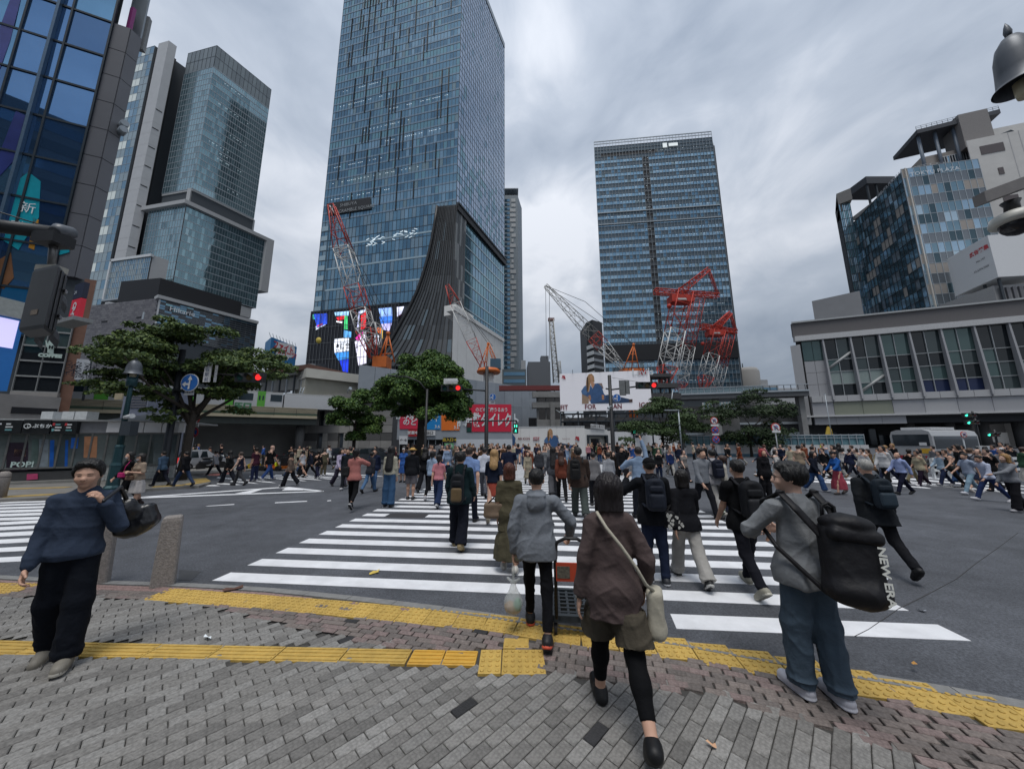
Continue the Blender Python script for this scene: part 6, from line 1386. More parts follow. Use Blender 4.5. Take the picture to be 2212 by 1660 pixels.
put('housing',MB().lathe([(rd*.5,rd*.6),(rd*.9,rd*.4),(rd,rd*.05),(rd*.98,-rd*.1),(rd*.85,-rd*.15)][::-1],tuple(p_),24),M('camera_white',(.5,.5,.46),.4,var=.05),dcm)
put('dome',MB().ball((p_.x,p_.y,p_.z-rd*.18),rd*.68,9),M('dome_smoke',(.02,.02,.024),.08),dcm)
SIGB=M('signal_body',(.03,.033,.036),.5,.1,var=.15,vs_=5)
def lens(root,c,r,col,on,nrm=(0,-1,0),under=None):
 nrm=Vector(nrm).normalized();a=nrm.orthogonal().normalized();b=nrm.cross(a);m_=glow('lamp_'+col,{'red':(.9,.03,.03),'green':(.05,.85,.55),'amber':(.9,.5,.05)}[col],.9)if on else M('lens_'+col,{'red':(.10,.012,.012),'green':(.015,.06,.05),'amber':(.09,.06,.012)}[col],.25,var=.05)
 mb=MB();c=Vector(c);N_=14
 vs_=[c+nrm*r*.18]+[c+(a*math.cos(2*math.pi*k/N_)+b*math.sin(2*math.pi*k/N_))*r for k in range(N_)]
 mb.add(vs_,[(0,1+k,1+(k+1)%N_)for k in range(N_)],0,True);put('lens',mb,m_,root,under)
 hv=MB();up_=Vector((0,0,1));rt_=up_.cross(nrm).normalized();pr,pb=None,None
 for k in range(9):
  t=math.pi*(k/8);q=c+(rt_*math.cos(t)+up_*math.sin(t))*r*1.1;f=q+nrm*r*(.5+1.1*math.sin(t))
  if pr:hv.add([pr,q,f,pb],[(0,1,2,3)])
  pr,pb=q,f
 put('visor',hv,SIGB,root,under)
def vehicle_signal(root,c,s,order=('green','amber','red'),on='red'):
 c=Vector(c);hx,hz=s*1.95,s*.62
 bd=put('signal_body',MB().box(c.x-hx,c.x+hx,c.y-s*.25,c.y+s*.3,c.z-hz,c.z+hz),SIGB,root)
 for i,cl_ in enumerate(order):lens(root,c+Vector(((i-1)*s*1.25,-s*.26,0)),s*.44,cl_,cl_==on,under=bd)
def ped_signal(root,c,s,on=True):
 c=Vector(c);bd=put('signal_body',MB().box(c.x-s*.55,c.x+s*.55,c.y-s*.3,c.y+s*.3,c.z-s*1.1,c.z+s*1.1),SIGB,root)
 put('red_panel',MB().box(c.x-s*.42,c.x+s*.42,c.y-s*.32,c.y-s*.3,c.z+s*.1,c.z+s*.95),M('lens_red',(.10,.012,.012)),root,bd)
 put('green_panel',MB().box(c.x-s*.42,c.x+s*.42,c.y-s*.32,c.y-s*.3,c.z-s*.95,c.z-s*.1),M('lens_green',(.015,.06,.05)),root,bd)
 if on:
  GRN_=glow('lamp_green',(.05,.85,.55),1.5);z=c.z-s*.52;m=MB()
  m.ball((c.x,c.y-s*.33,z+s*.28),s*.09,4);m.box(c.x-s*.1,c.x+s*.1,c.y-s*.34,c.y-s*.325,z-s*.05,z+s*.18);m.tube([(c.x-.02*s,c.y-s*.33,z),(c.x-s*.16,c.y-s*.33,z-s*.34)],s*.05,4);m.tube([(c.x+.02*s,c.y-s*.33,z),(c.x+s*.16,c.y-s*.33,z-s*.34)],s*.05,4);m.tube([(c.x-s*.2,c.y-s*.33,z+s*.02),(c.x+s*.2,c.y-s*.33,z+s*.1)],s*.045,4)
  put('walking_figure',m,GRN_,root,bd)
  for q in(-.22,.22):put('countdown_bar',MB().box(c.x+q*s-s*.08,c.x+q*s+s*.08,c.y-s*.34,c.y-s*.32,c.z+s*.25,c.z+s*.8),GRN_,root,bd)
def pole(lab,base,top_px,r,mat=BLK,name='signal_pole',cat='traffic light',z0=0.0):
 t_=thing(name,lab,cat,(base[0],base[1],z0));h=zat(*top_px,base)-z0
 MB().lathe([(r*1.25,0),(r*1.2,.9),(r,1.0),(r*.85,h)],n=12).build('pole',mat,t_,True);return t_
BLU,WHS=M('sign_blue_round',(.02,.12,.40),.45,var=.05),M('sign_white_plate',(.60,.61,.62),.5,var=.05)
def disc(root,c,r,mat,th=.03,nm='sign_face',under=None,off=0.0):
 m=MB();m.tube([(c[0],c[1]-off,c[2]),(c[0],c[1]-off-th,c[2])],r,28,sm=False);return put(nm,m,mat,root,under)
def arrow_sign(root,c,r):
 f=disc(root,c,r*1.0,WHS,.03,'sign_rim');disc(root,c,r*.93,BLU,.03,'sign_face',f,.008)
 y=c[1]-.045
 def q(pts,nm='arrow'):put(nm,MB().add([(c[0]+x*r,y,c[2]+z*r)for x,z in pts]+[(c[0]+x*r,y-.01,c[2]+z*r)for x,z in pts],[tuple(range(len(pts),2*len(pts))),tuple(range(len(pts)-1,-1,-1))]),WHS,root,f)
 q([(-.08,-.75),(.12,-.75),(.12,.3),(.3,.3),(.06,.8),(-.2,.3),(-.02,.3)][::-1]);q([(-.06,-.3),(-.06,-.08),(-.4,-.08),(-.4,.1),(-.8,-.2),(-.4,-.5),(-.4,-.3)][::-1])
def no_turn(root,c,r):
 f=disc(root,c,r,M('sign_red_rim',(.42,.03,.03),.45),.03,'sign_rim');disc(root,c,r*.8,WHS,.03,'sign_face',f,.008);y=c[1]-.05
 pts=[(-.25,-.5),(-.25,.1),(-.1,.35),(.2,.4),(.35,.2),(.25,0),(.0,-.05)]
 put('turn_arrow',MB().tube([(c[0]+a*r,y,c[2]+b*r)for a,b in pts],r*.08,5),M('sign_blue_round'),root,f);put('red_bar',MB().tube([(c[0]-.5*r,y-.01,c[2]+.5*r),(c[0]+.5*r,y-.01,c[2]-.5*r)],r*.07,4),M('sign_red_rim'),root,f)
def no_stop(root,c,r,cross=True):
 f=disc(root,c,r,M('sign_red_rim',(.42,.03,.03)),.03,'sign_rim');disc(root,c,r*.82,BLU,.03,'sign_face',f,.008);y=c[1]-.05
 put('red_bar',MB().tube([(c[0]-.57*r,y,c[2]+.57*r),(c[0]+.57*r,y,c[2]-.57*r)],r*.09,4),M('sign_red_rim'),root,f)
 if cross:put('red_bar',MB().tube([(c[0]+.57*r,y-.01,c[2]+.57*r),(c[0]-.57*r,y-.01,c[2]-.57*r)],r*.09,4),M('sign_red_rim'),root,f)
def plate(root,x0,x1,y0,y1,P,txt=None,size=.2,mat=None,back=False,vert=False):
 a_,b_=at(x0,y0,P[1]-.2),at(x1,y1,P[1]-.2);pl=put('name_plate',MB().box(a_.x,b_.x,P[1]-.22,P[1]-.18,b_.z if b_.z<a_.z else a_.z,max(a_.z,b_.z)),mat or WHS,root)
 if txt:
  c=(a_+b_)/2
  if vert:
   n_c=len(txt);hgt=abs(a_.z-b_.z)
   for i,ch_ in enumerate(txt):put('lettering',face_text(ch_,size,(c.x,P[1]-.235,max(a_.z,b_.z)-hgt*(i+.5)/n_c),(1,0,0),(0,-1,0)),M('letter_navy',(.03,.06,.16),.5),root,pl)
  else:put('lettering',face_text(txt,size,(c.x,P[1]-.235,c.z),(1,0,0),(0,-1,0)),M('letter_navy',(.03,.06,.16),.5),root,pl)
 return pl
 # left signal pole
Pb=Vector((az(358,985)*16.2,16.2,0));t_=pole('dark signal pole at the left with a blue arrow sign and a long arm',Pb,(393,755),.15,z0=.1,mat=M('pole_dark',(.022,.025,.03),.5,.2))
A_=at(392,801,Pb.y);E_=at(527,812,Pb.y);put('arm',MB().tube([A_,E_],[.06,.04],8),BLK,t_)
sc_=at(541,815,Pb.y-.1);vehicle_signal(t_,sc_,.36)
arrow_sign(t_,at(410.5,826,Pb.y-.3),16.2/720*math.hypot(Pb.x,Pb.y)*.82)
plate(t_,398,419,853,842,Pb,'自転車を除く',.12);plate(t_,438,459,825,783,Pb,'渋谷駅前',.2,vert=True);plate(t_,461,471,825,789,Pb,'スクランブル',.1,vert=True)
for y in(800,843):q=at(386,y,Pb.y);put('clamp',MB().box(q.x-.1,q.x+.5,q.y-.25,q.y-.1,q.z-.04,q.z+.04),BLK,t_)
# middle signal pole
Pm=Vector((az(1050,960)*25,25,0));t_=pole('black signal pole with two walk signals in front of the red poster',Pm,(1051,791),.15)
put('arm',MB().tube([at(1053,844,25),at(1000,840,25)],.06,8),BLK,t_);vehicle_signal(t_,at(975,838,24.8),.40)
plate(t_,958,988,829,817,Pm);put('lamp_bar',MB().box(at(962,823,24.7).x,at(990,823,24.7).x,24.6,24.7,at(962,824,24.7).z,at(962,822,24.7).z),FR_W,t_)
arrow_sign(t_,at(1064,857,24.7),.25);plate(t_,1057,1069,872,866,Pm,'自転車',.1)
put('walk_arm',MB().tube([at(1013,909,25),at(1116,908,25)],.05,8),BLK,t_);ped_signal(t_,at(1113.5,925,24.8),.34);ped_signal(t_,at(1013,923,24.8),.34,False)
for x in(1014,1115):put('hanger',MB().tube([at(x,908,25),at(x,913,25)],.04,6),BLK,t_)
cam_p=at(1090,912,25);put('hanger',MB().tube([at(1092,908,25),at(1092,922,25)],.03,6),FR_L,t_)
# right signal pole
Pr=Vector((az(1323,950)*21,21,0));t_=pole('black signal pole standing before the denim billboard',Pr,(1319,810),.13)
put('arm',MB().tube([at(1308,839,21),at(1322,841,21),at(1386,833,21)],.05,8),BLK,t_);vehicle_signal(t_,at(1396,832,20.8),.34)
put('stay_wire',MB().tube([at(1321,815,21),at(1386,826,21)],.012,4),BLK,t_)
PB=M('plate_back',(.16,.17,.17),.5,.3);plate(t_,1338,1350,854,821,Pr,mat=PB);plate(t_,1350.5,1358.5,851,821.5,Pr,mat=PB)
arrow_sign(t_,at(1331.5,859,20.7),.25);q=at(1314,878,20.8);put('camera',MB().tube([q+Vector((.2,0,.05)),q],.03,6).ball(tuple(q-Vector((0,0,.08))),.1,6),FR_L,t_)
pt=thing('walk_signal','green walk signal under the trees above the plain hoarding','traffic light',tuple(at(1368,935,40)));ped_signal(pt,at(1368,926,40),.55);put('post',MB().tube([at(1368,935,40.2),at(1368,935,40.2)-Vector((0,0,2.8))],.06,8),BLK,pt)
# curved arm behind the round tree's trunk
Pt=Vector((az(918,960)*23,23,0));t_=pole('dark curved-arm lamp post hidden in front of the round tree',Pt,(920,840),.09,name='lamp_post',cat='lamp');put('curved_arm',MB().tube([at(920,842,23),at(905,824,23),at(880,814,23),at(838,811,23)],[.06,.05,.05,.04],8),BLK,t_);put('lamp_head',MB().obox(at(838,811,23),at(866,814,23)-at(838,811,23),(0,.2,0),(0,0,.06)),FR_L,t_)
# round signs on posts
def sign_post(lab,items,post_px,D,r,foot=985,plates=()):
 P=Vector((az(post_px[0],post_px[1])*D,D,0));t_=thing('sign_post',lab,'road sign',(P.x,P.y,0),0);h=zat(post_px[0],items[0][1]-6,P)
 MB().lathe([(.035,0),(.035,h)],n=10).build('post',M('post_grey',(.42,.44,.46),.4,.3),t_,True)
 for f_,y in items:f_(t_,(P.x,P.y-.06,zat(post_px[0],y,P)),r)
 for y0,y1,w in plates:za,zb2=zat(post_px[0],y0,P),zat(post_px[0],y1,P);put('name_plate',MB().box(P.x-w,P.x+w,P.y-.1,P.y-.07,min(za,zb2),max(za,zb2)),WHS,t_)
 return t_
sign_post('post with a no-entry style sign over a blue no-stopping sign beside the left tree',((no_turn,903),(no_stop,933)),(418,940),19,.30,plates=((922,913,.28),))
sign_post('post with three stacked round signs in front of the teal fence',((no_turn,908),(no_stop,928.5),(no_stop,948.6)),(1543,930),30,.33,plates=((920,916,.34),(939,936,.3)))
sign_post('white post with one large no-turn sign before the weeping tree',((no_turn,923),),(1674,930),25,.34,plates=((934,929,.3),))
sign_post('post with a red ringed sign in front of the bus',((no_turn,938),),(2080,950),21.5,.2)
sl_=thing('street_light','slim pale street light with a short flat head above the hoarding end','lamp',(az(1470,950)*36,36,0));P=sl_.location;h=zat(1456,886,P)
MB().lathe([(.10,0),(.07,h)],n=8).build('pole',FR_L,sl_,True);MB().box(-1.5,.05,-.12,.12,h-.03,h+.06).build('lamp_head',FR_L,sl_,True)
for x,y1,y0,D,lab in((1985,938,1020,26,'thin pale post standing left of the bus'),(1781,850,960,58,'thin grey lamp post beside the concourse end pier')):
 P=Vector((az(x,y1)*D,D,0));po=thing('thin_post',lab,'post',(P.x,P.y,0));MB().lathe([(.055,0),(.05,zat(x,y1,P))],n=8).build('post',FR_L,po,True);MB().box(-.12,.12,-.05,.05,zat(x,y1,P)-.1,zat(x,y1,P)).build('cap',FR_L,po,True)
for(x,y,D,lab,s_)in((2084,896,42,'upper green traffic light under the concourse',.42),(2089,912,40,'green traffic light just below another under the concourse',.42),(2133,938,34,'lowest green traffic light right of the bus',.34)):
 P=at(x,y,D);tl_=thing('green_signal',lab,'traffic light',(P.x,P.y,0));vehicle_signal(tl_,P+Vector((s_*1.25,0,0)),s_,('green','amber','red'),'green');put('post',MB().tube([(P.x+s_*3,P.y+.2,0),(P.x+s_*3,P.y+.2,P.z+.5)],.09,8),BLK,tl_);put('arm',MB().tube([(P.x,P.y+.3,P.z),(P.x+s_*3,P.y+.2,P.z)],.05,6),BLK,tl_)
yt=thing('orange_stele','narrow orange display stand among the crowd by the barrier','sign',tuple(gp(1775,1022)));P=yt.location
P_=Vector((az(1774,970)*32,32,0));put('stand',MB().box(P_.x-.28,P_.x+.28,P_.y-.1,P_.y+.1,0,zat(1774,968,P_)),M('stele_orange',(.42,.16,.03),.5),yt);put('panel',MB().box(P_.x-.2,P_.x+.2,P_.y-.12,P_.y-.1,1.0,1.4),M('board_yellow',(.5,.4,.06)),yt)
ye=thing('folded_machine','yellow construction machine arm behind the concourse end pier','machine',tuple(at(1790,940,60)));put('arm',MB().tube([at(1785,955,60),at(1790,925,60),at(1797,950,60)],.45,6,sm=False),M('machine_yellow',(.42,.29,.04),.5),ye);put('bucket',MB().ball(tuple(at(1787,956,60)),.8,5),M('machine_yellow'),ye)
# near signal seen from behind at the top left, on its arm
D0=3.5
PL_,PR_,PD_=Vector((az(60,630)*3.62,3.62,0)),Vector((az(112,632)*3.5,3.5,0)),Vector((az(138,634)*3.78,3.78,0));zN1,zN0=zat(100,562,PR_),zat(75,704,PR_)
ns=thing('near_signal','large black signal housing seen from behind at the upper left','traffic light',tuple(PR_))
PLd=PL_+(PD_-PR_)
def ring_(sh,z):c=(PL_+PD_)/2;return[Vector(((c+(p-c)*sh).x,(c+(p-c)*sh).y,z))for p in(PL_,PR_,PD_,PLd)]
m=MB();rings=[ring_(.9,zN0),ring_(1,zN0+.04),ring_(1,zN1-.04),ring_(.9,zN1)];vs_=sum(rings,[]);m.add(vs_,[(0,3,2,1),(12,13,14,15)]+[(i*4+k,i*4+(k+1)%4,i*4+4+(k+1)%4,i*4+4+k)for i in range(3)for k in range(4)])
hs=put('signal_body',m,SIGB,ns)
dk_=(PD_-PR_).normalized();dl_=(PL_-PR_).normalized()
for f in(.35,.72):q=PR_+(PD_-PR_)*f;put('body_rib',MB().obox((q.x-dl_.x*.0,q.y,zN0+.03),dk_*.02,dl_*-.012,(0,0,zN1-zN0-.06)),SIGB,ns,hs)
for z in(zN1-.24,zN0+.2):q=PR_+(PD_-PR_)*.85;put('clasp',MB().obox((q.x,q.y,z),dk_*.09,dl_*-.05,(0,0,.04)),M('clasp_metal',(.2,.2,.2),.35,.7),ns,hs)
for z in(zN1-.26,zN1-.72):
 c=(PD_+PLd)/2;pr_=[]
 for k in range(9):t=math.pi*(-.15+1.3*k/8);off=Vector((dl_.x*-math.cos(t)*.16,dl_.y*-math.cos(t)*.16,math.sin(t)*.17));pr_.append((c+off+Vector((0,0,z)),c+off*1.05+dk_*.34+Vector((0,0,z-.04))))
 vm=MB();[vm.add([pr_[k][0],pr_[k+1][0],pr_[k+1][1],pr_[k][1]],[(0,1,2,3)],0,True)for k in range(8)];put('visor',vm,SIGB,ns)
st_=fl=Facade(PL_,PR_);put('sticker',fl.slab(MB(),.35,.62,zN0+.17,zN0+.23,.002,.004),M('sticker_tan',(.16,.13,.10),.6,var=.5,vs_=60),ns)
arm_a,arm_b=at(-160,470,3.3),at(118,503,3.62);put('arm',MB().tube([arm_a,arm_b],.075,10),SIGB,ns)
put('wire',MB().tube([at(-60,440,3.3),at(95,488,3.6)],.008,4),FR_D,ns)
tc_=(PL_+PD_)/2;put('hanger',MB().tube([(tc_.x,tc_.y,zN1-.02),tuple(arm_b)],.035,8),M('clasp_metal'),ns);put('bracket',MB().box(tc_.x-.12,tc_.x+.12,tc_.y-.06,tc_.y+.06,zN1,zN1+.07),M('bracket_cream',(.33,.32,.28),.5),ns);put('bracket',MB().obox((arm_b.x-.12,arm_b.y-.1,arm_b.z-.16),(.26,0,0),(0,.2,0),(0,0,.13)),BLK,ns)
cc_=at(134,498,3.62);nc=thing('bullet_camera','round bullet camera sitting on top of the near signal arm','camera',tuple(cc_));put('housing',MB().tube([at(118,500,3.55),at(128,497,3.6),at(154,503,3.72)],[.05,.075,.07],14),M('camera_slate',(.10,.11,.125),.4),nc);put('mount',MB().tube([cc_,cc_-Vector((0,0,.12))],.03,8),BLK,nc)
npole=thing('signal_mast','dark mast edge at the far left carrying the near signal arm','pole',(arm_a.x,arm_a.y,.03));MB().lathe([(.12,0),(.1,arm_a.z+.6)],n=14).build('pole',SIGB,npole,True)
# ================================================================ vehicles
def wheel(root,c,r,w,ax):
 ax=Vector(ax).normalized();c=Vector(c);t_=put('wheel',MB().tube([c-ax*w/2,c+ax*w/2],r,18),M('tyre',(.02,.02,.021),.85),root);put('rim',MB().tube([c+ax*(w/2-.01),c+ax*(w/2+.012)],r*.6,12),M('rim_alloy',(.3,.31,.32),.35,.7),root,t_)
def car(name,lab,cat,pos,deg,L,W,H,col,van=False,group=None,s=1.0):
 t_=thing(name,lab,cat,(pos[0],pos[1],0),-math.radians(deg),group);t_.scale=(s,s,s);body=M('car_'+str(col),col,.25,.2,.6,var=.04)
 y0,y1=-L/2,L/2
 prof=[(y0,.35),(y0,.75),(y0+.05,.95),(y0+.12,H*.62),(y0+.35,H*.97),(y1-1.9,H),(y1-1.05,H*.62),(y1-.1,H*.5),(y1,.55),(y1,.3)]if van else[(y0,.35),(y0,.7),(y0+.1,.88),(y0+.75,.92),(y0+1.25,H*.97),(y1-2.2,H),(y1-1.3,.9),(y1-.15,.78),(y1,.6),(y1,.3)]
 def shell(ins,a,b):return None
 vs_,fs_=[],[];n=len(prof)
 for sx in(-1,1):
  for(y,z)in prof:w_=W/2*(1-.16*max(0,(z-.85)/(H-.85)));vs_.append((sx*w_,y,z))
 fs_=[(i,i+1,n+i+1,n+i)for i in range(n-1)]+[(n-1,0,n,2*n-1)]+[tuple(range(n-1,-1,-1)),tuple(range(n,2*n))]
 MB().add(vs_,fs_).build('body',body,t_,True)
 G=M('car_glass',(.02,.028,.034),.06,.2,.6)
 def pane(nm,pts):MB().add(pts,[(0,1,2,3)]).build(nm,G,t_,True)
 wz=lambda z:W/2*(1-.16*max(0,(z-.85)/(H-.85)))
 za,zb_=(H*.62,H*.93);o=.012
 ry0,ry1=(prof[3],prof[4])if van else(prof[3],prof[4]);fy0,fy1=prof[6],prof[5]
 pane('rear_window',[(-wz(za)*.86,ry0[0]-o+.0,ry0[1]+.04),(wz(za)*.86,ry0[0]-o,ry0[1]+.04),(wz(zb_)*.86,ry1[0]-.03,ry1[1]-.06),(-wz(zb_)*.86,ry1[0]-.03,ry1[1]-.06)])
 pane('windscreen',[(wz(za)*.88,fy0[0]+.02,fy0[1]+.05),(-wz(za)*.88,fy0[0]+.02,fy0[1]+.05),(-wz(zb_)*.86,fy1[0]+.08,fy1[1]-.04),(wz(zb_)*.86,fy1[0]+.08,fy1[1]-.04)])
 for sx in(-1,1):
  for a_,b_ in((.08,.42),(.46,.72)):
   ya,yb_=y0+.5+(L-1.7)*a_,y0+.5+(L-1.7)*b_;pts=[(sx*(wz(za)+o),ya,max(.95,za)),(sx*(wz(za)+o),yb_,max(.95,za)),(sx*(wz(zb_)+o),yb_-.1,zb_),(sx*(wz(zb_)+o),ya+.15,zb_)];pane('side_window',pts if sx>0 else pts[::-1])
  MB().box(sx*W*.42-.1,sx*W*.42+.1,y0-.02,y0+.05,.68,.92 if not van else 1.15).build('tail_light',glow('tail_red',(.7,.03,.03),.5)if van else M('tail_dark',(.2,.01,.01),.3),t_,True)
  MB().box(sx*W*.38-.14,sx*W*.38+.14,y1-.06,y1+.02,.58,.72).build('headlight',M('headlight',(.6,.62,.6),.2),t_,True)
  for yy in(y0+.8,y1-.85):
   c=Vector((sx*(W/2-.08),yy,.31));w_o=bpy.data.objects.new('wheel',MB().tube([c-Vector((.1,0,0)),c+Vector((.1,0,0))],.31,16).mesh('wheel',M('tyre',(.02,.02,.021),.85)));COL.objects.link(w_o);w_o.parent=t_
   r_o=bpy.data.objects.new('rim',MB().tube([c+Vector((sx*.08,0,0)),c+Vector((sx*.112,0,0))],.19,12).mesh('rim',M('rim_alloy',(.3,.31,.32),.35,.7)));COL.objects.link(r_o);r_o.parent=w_o
 MB().box(-.22,.22,y0-.02,y0+.02,.5,.62).build('number_plate',WHS,t_,True);MB().box(-W/2*.98,W/2*.98,y0-.04,y0+.1,.36,.5).build('bumper',M('bumper_dark',(.04,.04,.042),.6),t_,True)
 return t_
car('silver_van','silver van seen from behind with its tail lights on beside the left tree','van',gp(430,1013),20,4.0,1.55,1.75,(.42,.43,.45),True,s=.78)
for i,(x,y,deg,col,lab)in enumerate(((665,1003,75,(.022,.023,.026),'black taxi behind the walkers on the far left crossing'),(735,1000,80,(.03,.035,.05),'dark blue sedan with a broad windscreen in front of the stone hall'),(815,1000,85,(.05,.06,.07),'dark grey sedan waiting near the small round tree'))):
 t_=car('sedan',lab,'car',gp(x,y),deg,4.4,1.7,1.42,col,False,'cars waiting behind the far crossing',.95)
 if i==0:MB().box(-.18,.18,-.1,.1,1.42,1.56).build('roof_lamp',M('lamp_glass'),t_,True)
car('parked_van','small white van in the shade under the concourse bridge','van',gp(2125,1004),75,4.0,1.5,1.75,(.35,.36,.37),True,s=.8)
# bus
bp=gp(1968,1018);bp=Vector((az(1968,960)*23.5,23.5,0));bus=thing('city_bus','silver and red city bus seen from behind under the concourse','bus',(bp.x,bp.y,0),-math.radians(71));bus.scale=(.86,.86,.93)
L_,W_,H_=7.2,2.35,2.72;SB_=M('bus_silver',(.40,.41,.42),.35,.3,var=.05);RB=M('bus_red',(.30,.02,.025),.4)
m=MB();prof=[(-W_/2,.35),(-W_/2,H_-.45),(-W_/2+.12,H_-.12),(-W_/2+.45,H_),(W_/2-.45,H_),(W_/2-.12,H_-.12),(W_/2,H_-.45),(W_/2,.35)]
m.add([(x,0,z)for x,z in prof]+[(x,L_,z)for x,z in prof],[(i,(i+1)%8,8+(i+1)%8,8+i)for i in range(8)]+[tuple(range(7,-1,-1)),tuple(range(8,16))]);m.build('body',SB_,bus,True)
MB().box(-W_/2+.16,W_/2-.16,-.03,.02,1.55,2.38).build('rear_window',GDK,bus,True);MB().box(-W_/2+.02,W_/2-.02,-.02,.02,.62,.85).build('red_band',RB,bus,True);MB().box(W_/2-.72,W_/2-.1,-.035,.02,1.02,1.36).build('yellow_notice',M('notice_amber',(.55,.33,.03),.5),bus,True)
MB().box(.45,.85,-.04,.0,1.58,1.8).build('window_notice',WHS,bus,True)
for sx in(-1,1):
 MB().box(sx*(W_/2)-.01-(.01 if sx<0 else 0),sx*(W_/2)+.02,.3,L_-.2,1.35,2.25).build('side_window',GDK,bus,True);MB().box(sx*(W_/2)-.012,sx*(W_/2)+.018,.05,L_-.1,.6,.85).build('red_band',RB,bus,True)
 MB().box(sx*1.0-.1,sx*1.0+.1,-.03,.02,.9,1.2).build('tail_light',M('tail_dark',(.2,.01,.01),.3),bus,True)
 for yy in(1.4,5.6):MB().tube([(sx*(W_/2-.2),yy,.4),(sx*(W_/2+.01),yy,.4)],.4,16).build('wheel',M('tyre'),bus,True)
MB().box(-.85,.85,1.0,4.6,H_-.02,H_+.2).build('roof_unit',M('roof_white',(.5,.51,.52),.5),bus,True);MB().box(-W_/2+.2,W_/2-.2,-.05,.05,.32,.6).build('bumper',M('bumper_dark',(.04,.04,.042),.6),bus,True)
# two low go-karts and a scooter near the far left crossing
def kart(lab,pos,deg,col,s=1.0):
 t_=thing('go_kart',lab,'go-kart',(pos[0],pos[1],0),-math.radians(deg),'go-karts at the far left crossing');c=M('kart_'+col,col,.4)
 MB().add([(-.45,-.8,.12),(.45,-.8,.12),(.35,.8,.12),(-.35,.8,.12),(-.45,-.8,.3),(.45,-.8,.3),(.3,.8,.24),(-.3,.8,.24)],[(3,2,1,0),(4,5,6,7),(0,1,5,4),(1,2,6,5),(2,3,7,6),(3,0,4,7)]).build('floor_pan',c,t_,True)
 MB().add([(-.3,.45,.24),(.3,.45,.24),(.25,.9,.18),(-.25,.9,.18),(-.25,.45,.5),(.25,.45,.5),(.2,.88,.3),(-.2,.88,.3)],[(3,2,1,0),(4,5,6,7),(0,1,5,4),(1,2,6,5),(2,3,7,6),(3,0,4,7)]).build('nose_cone',c,t_,True)
 MB().box(-.22,.22,-.55,-.35,.3,.85).build('seat',BLK,t_,True);MB().tube([(0,.15,.35),(0,.02,.62)],.02,6).lathe([(.13,0),(.15,.02),(.13,.04)],(0,0,.6),12).build('steering_wheel',BLK,t_,True)
 for sx in(-1,1):
  for yy in(-.55,.6):MB().tube([(sx*.45,yy,.17),(sx*.65,yy,.17)],.17,14).build('wheel',M('tyre'),t_,True)
 return t_
k1=kart('orange go-kart further right near the far crossing',gp(600,1015),-80,'#b5601c');k2_=kart('yellow go-kart further left near the far crossing',gp(560,1014),-80,'#a08a18')
def scooter(lab,pos,deg,col):
 t_=thing('motor_scooter',lab,'motorcycle',(pos[0],pos[1],0),-math.radians(deg),'scooters near the far left crossing');c=M('scoot_'+col,col,.35)
 for yy in(-.6,.62):MB().tube([(-.06,yy,.28),(.06,yy,.28)],.28,16).build('wheel',M('tyre'),t_,True)
 MB().tube([(0,.6,.3),(0,.45,.75),(0,.35,1.0)],[.05,.07,.04],8).build('fork',FR_D,t_,True);MB().tube([(-.3,.3,1.02),(.3,.3,1.02)],.025,6).build('handlebar',BLK,t_,True)
 MB().ball((0,-.35,.55),.3,7,sq=(.6,1.4,.7)).build('body',c,t_,True);MB().ball((0,-.3,.8),.25,6,sq=(.6,1.4,.3)).build('seat',BLK,t_,True);MB().ball((0,.5,.78),.2,6,sq=(1,.5,1.3)).build('front_shield',c,t_,True);MB().ball((0,.62,.9),.08,5).build('headlight',M('headlight',(.6,.62,.6),.2),t_,True)
scooter('dark motor scooter beside the silver van',gp(455,1014),20,'#23272e');scooter('white motor scooter right of the silver van',gp(472,1011),40,'#8d9096')
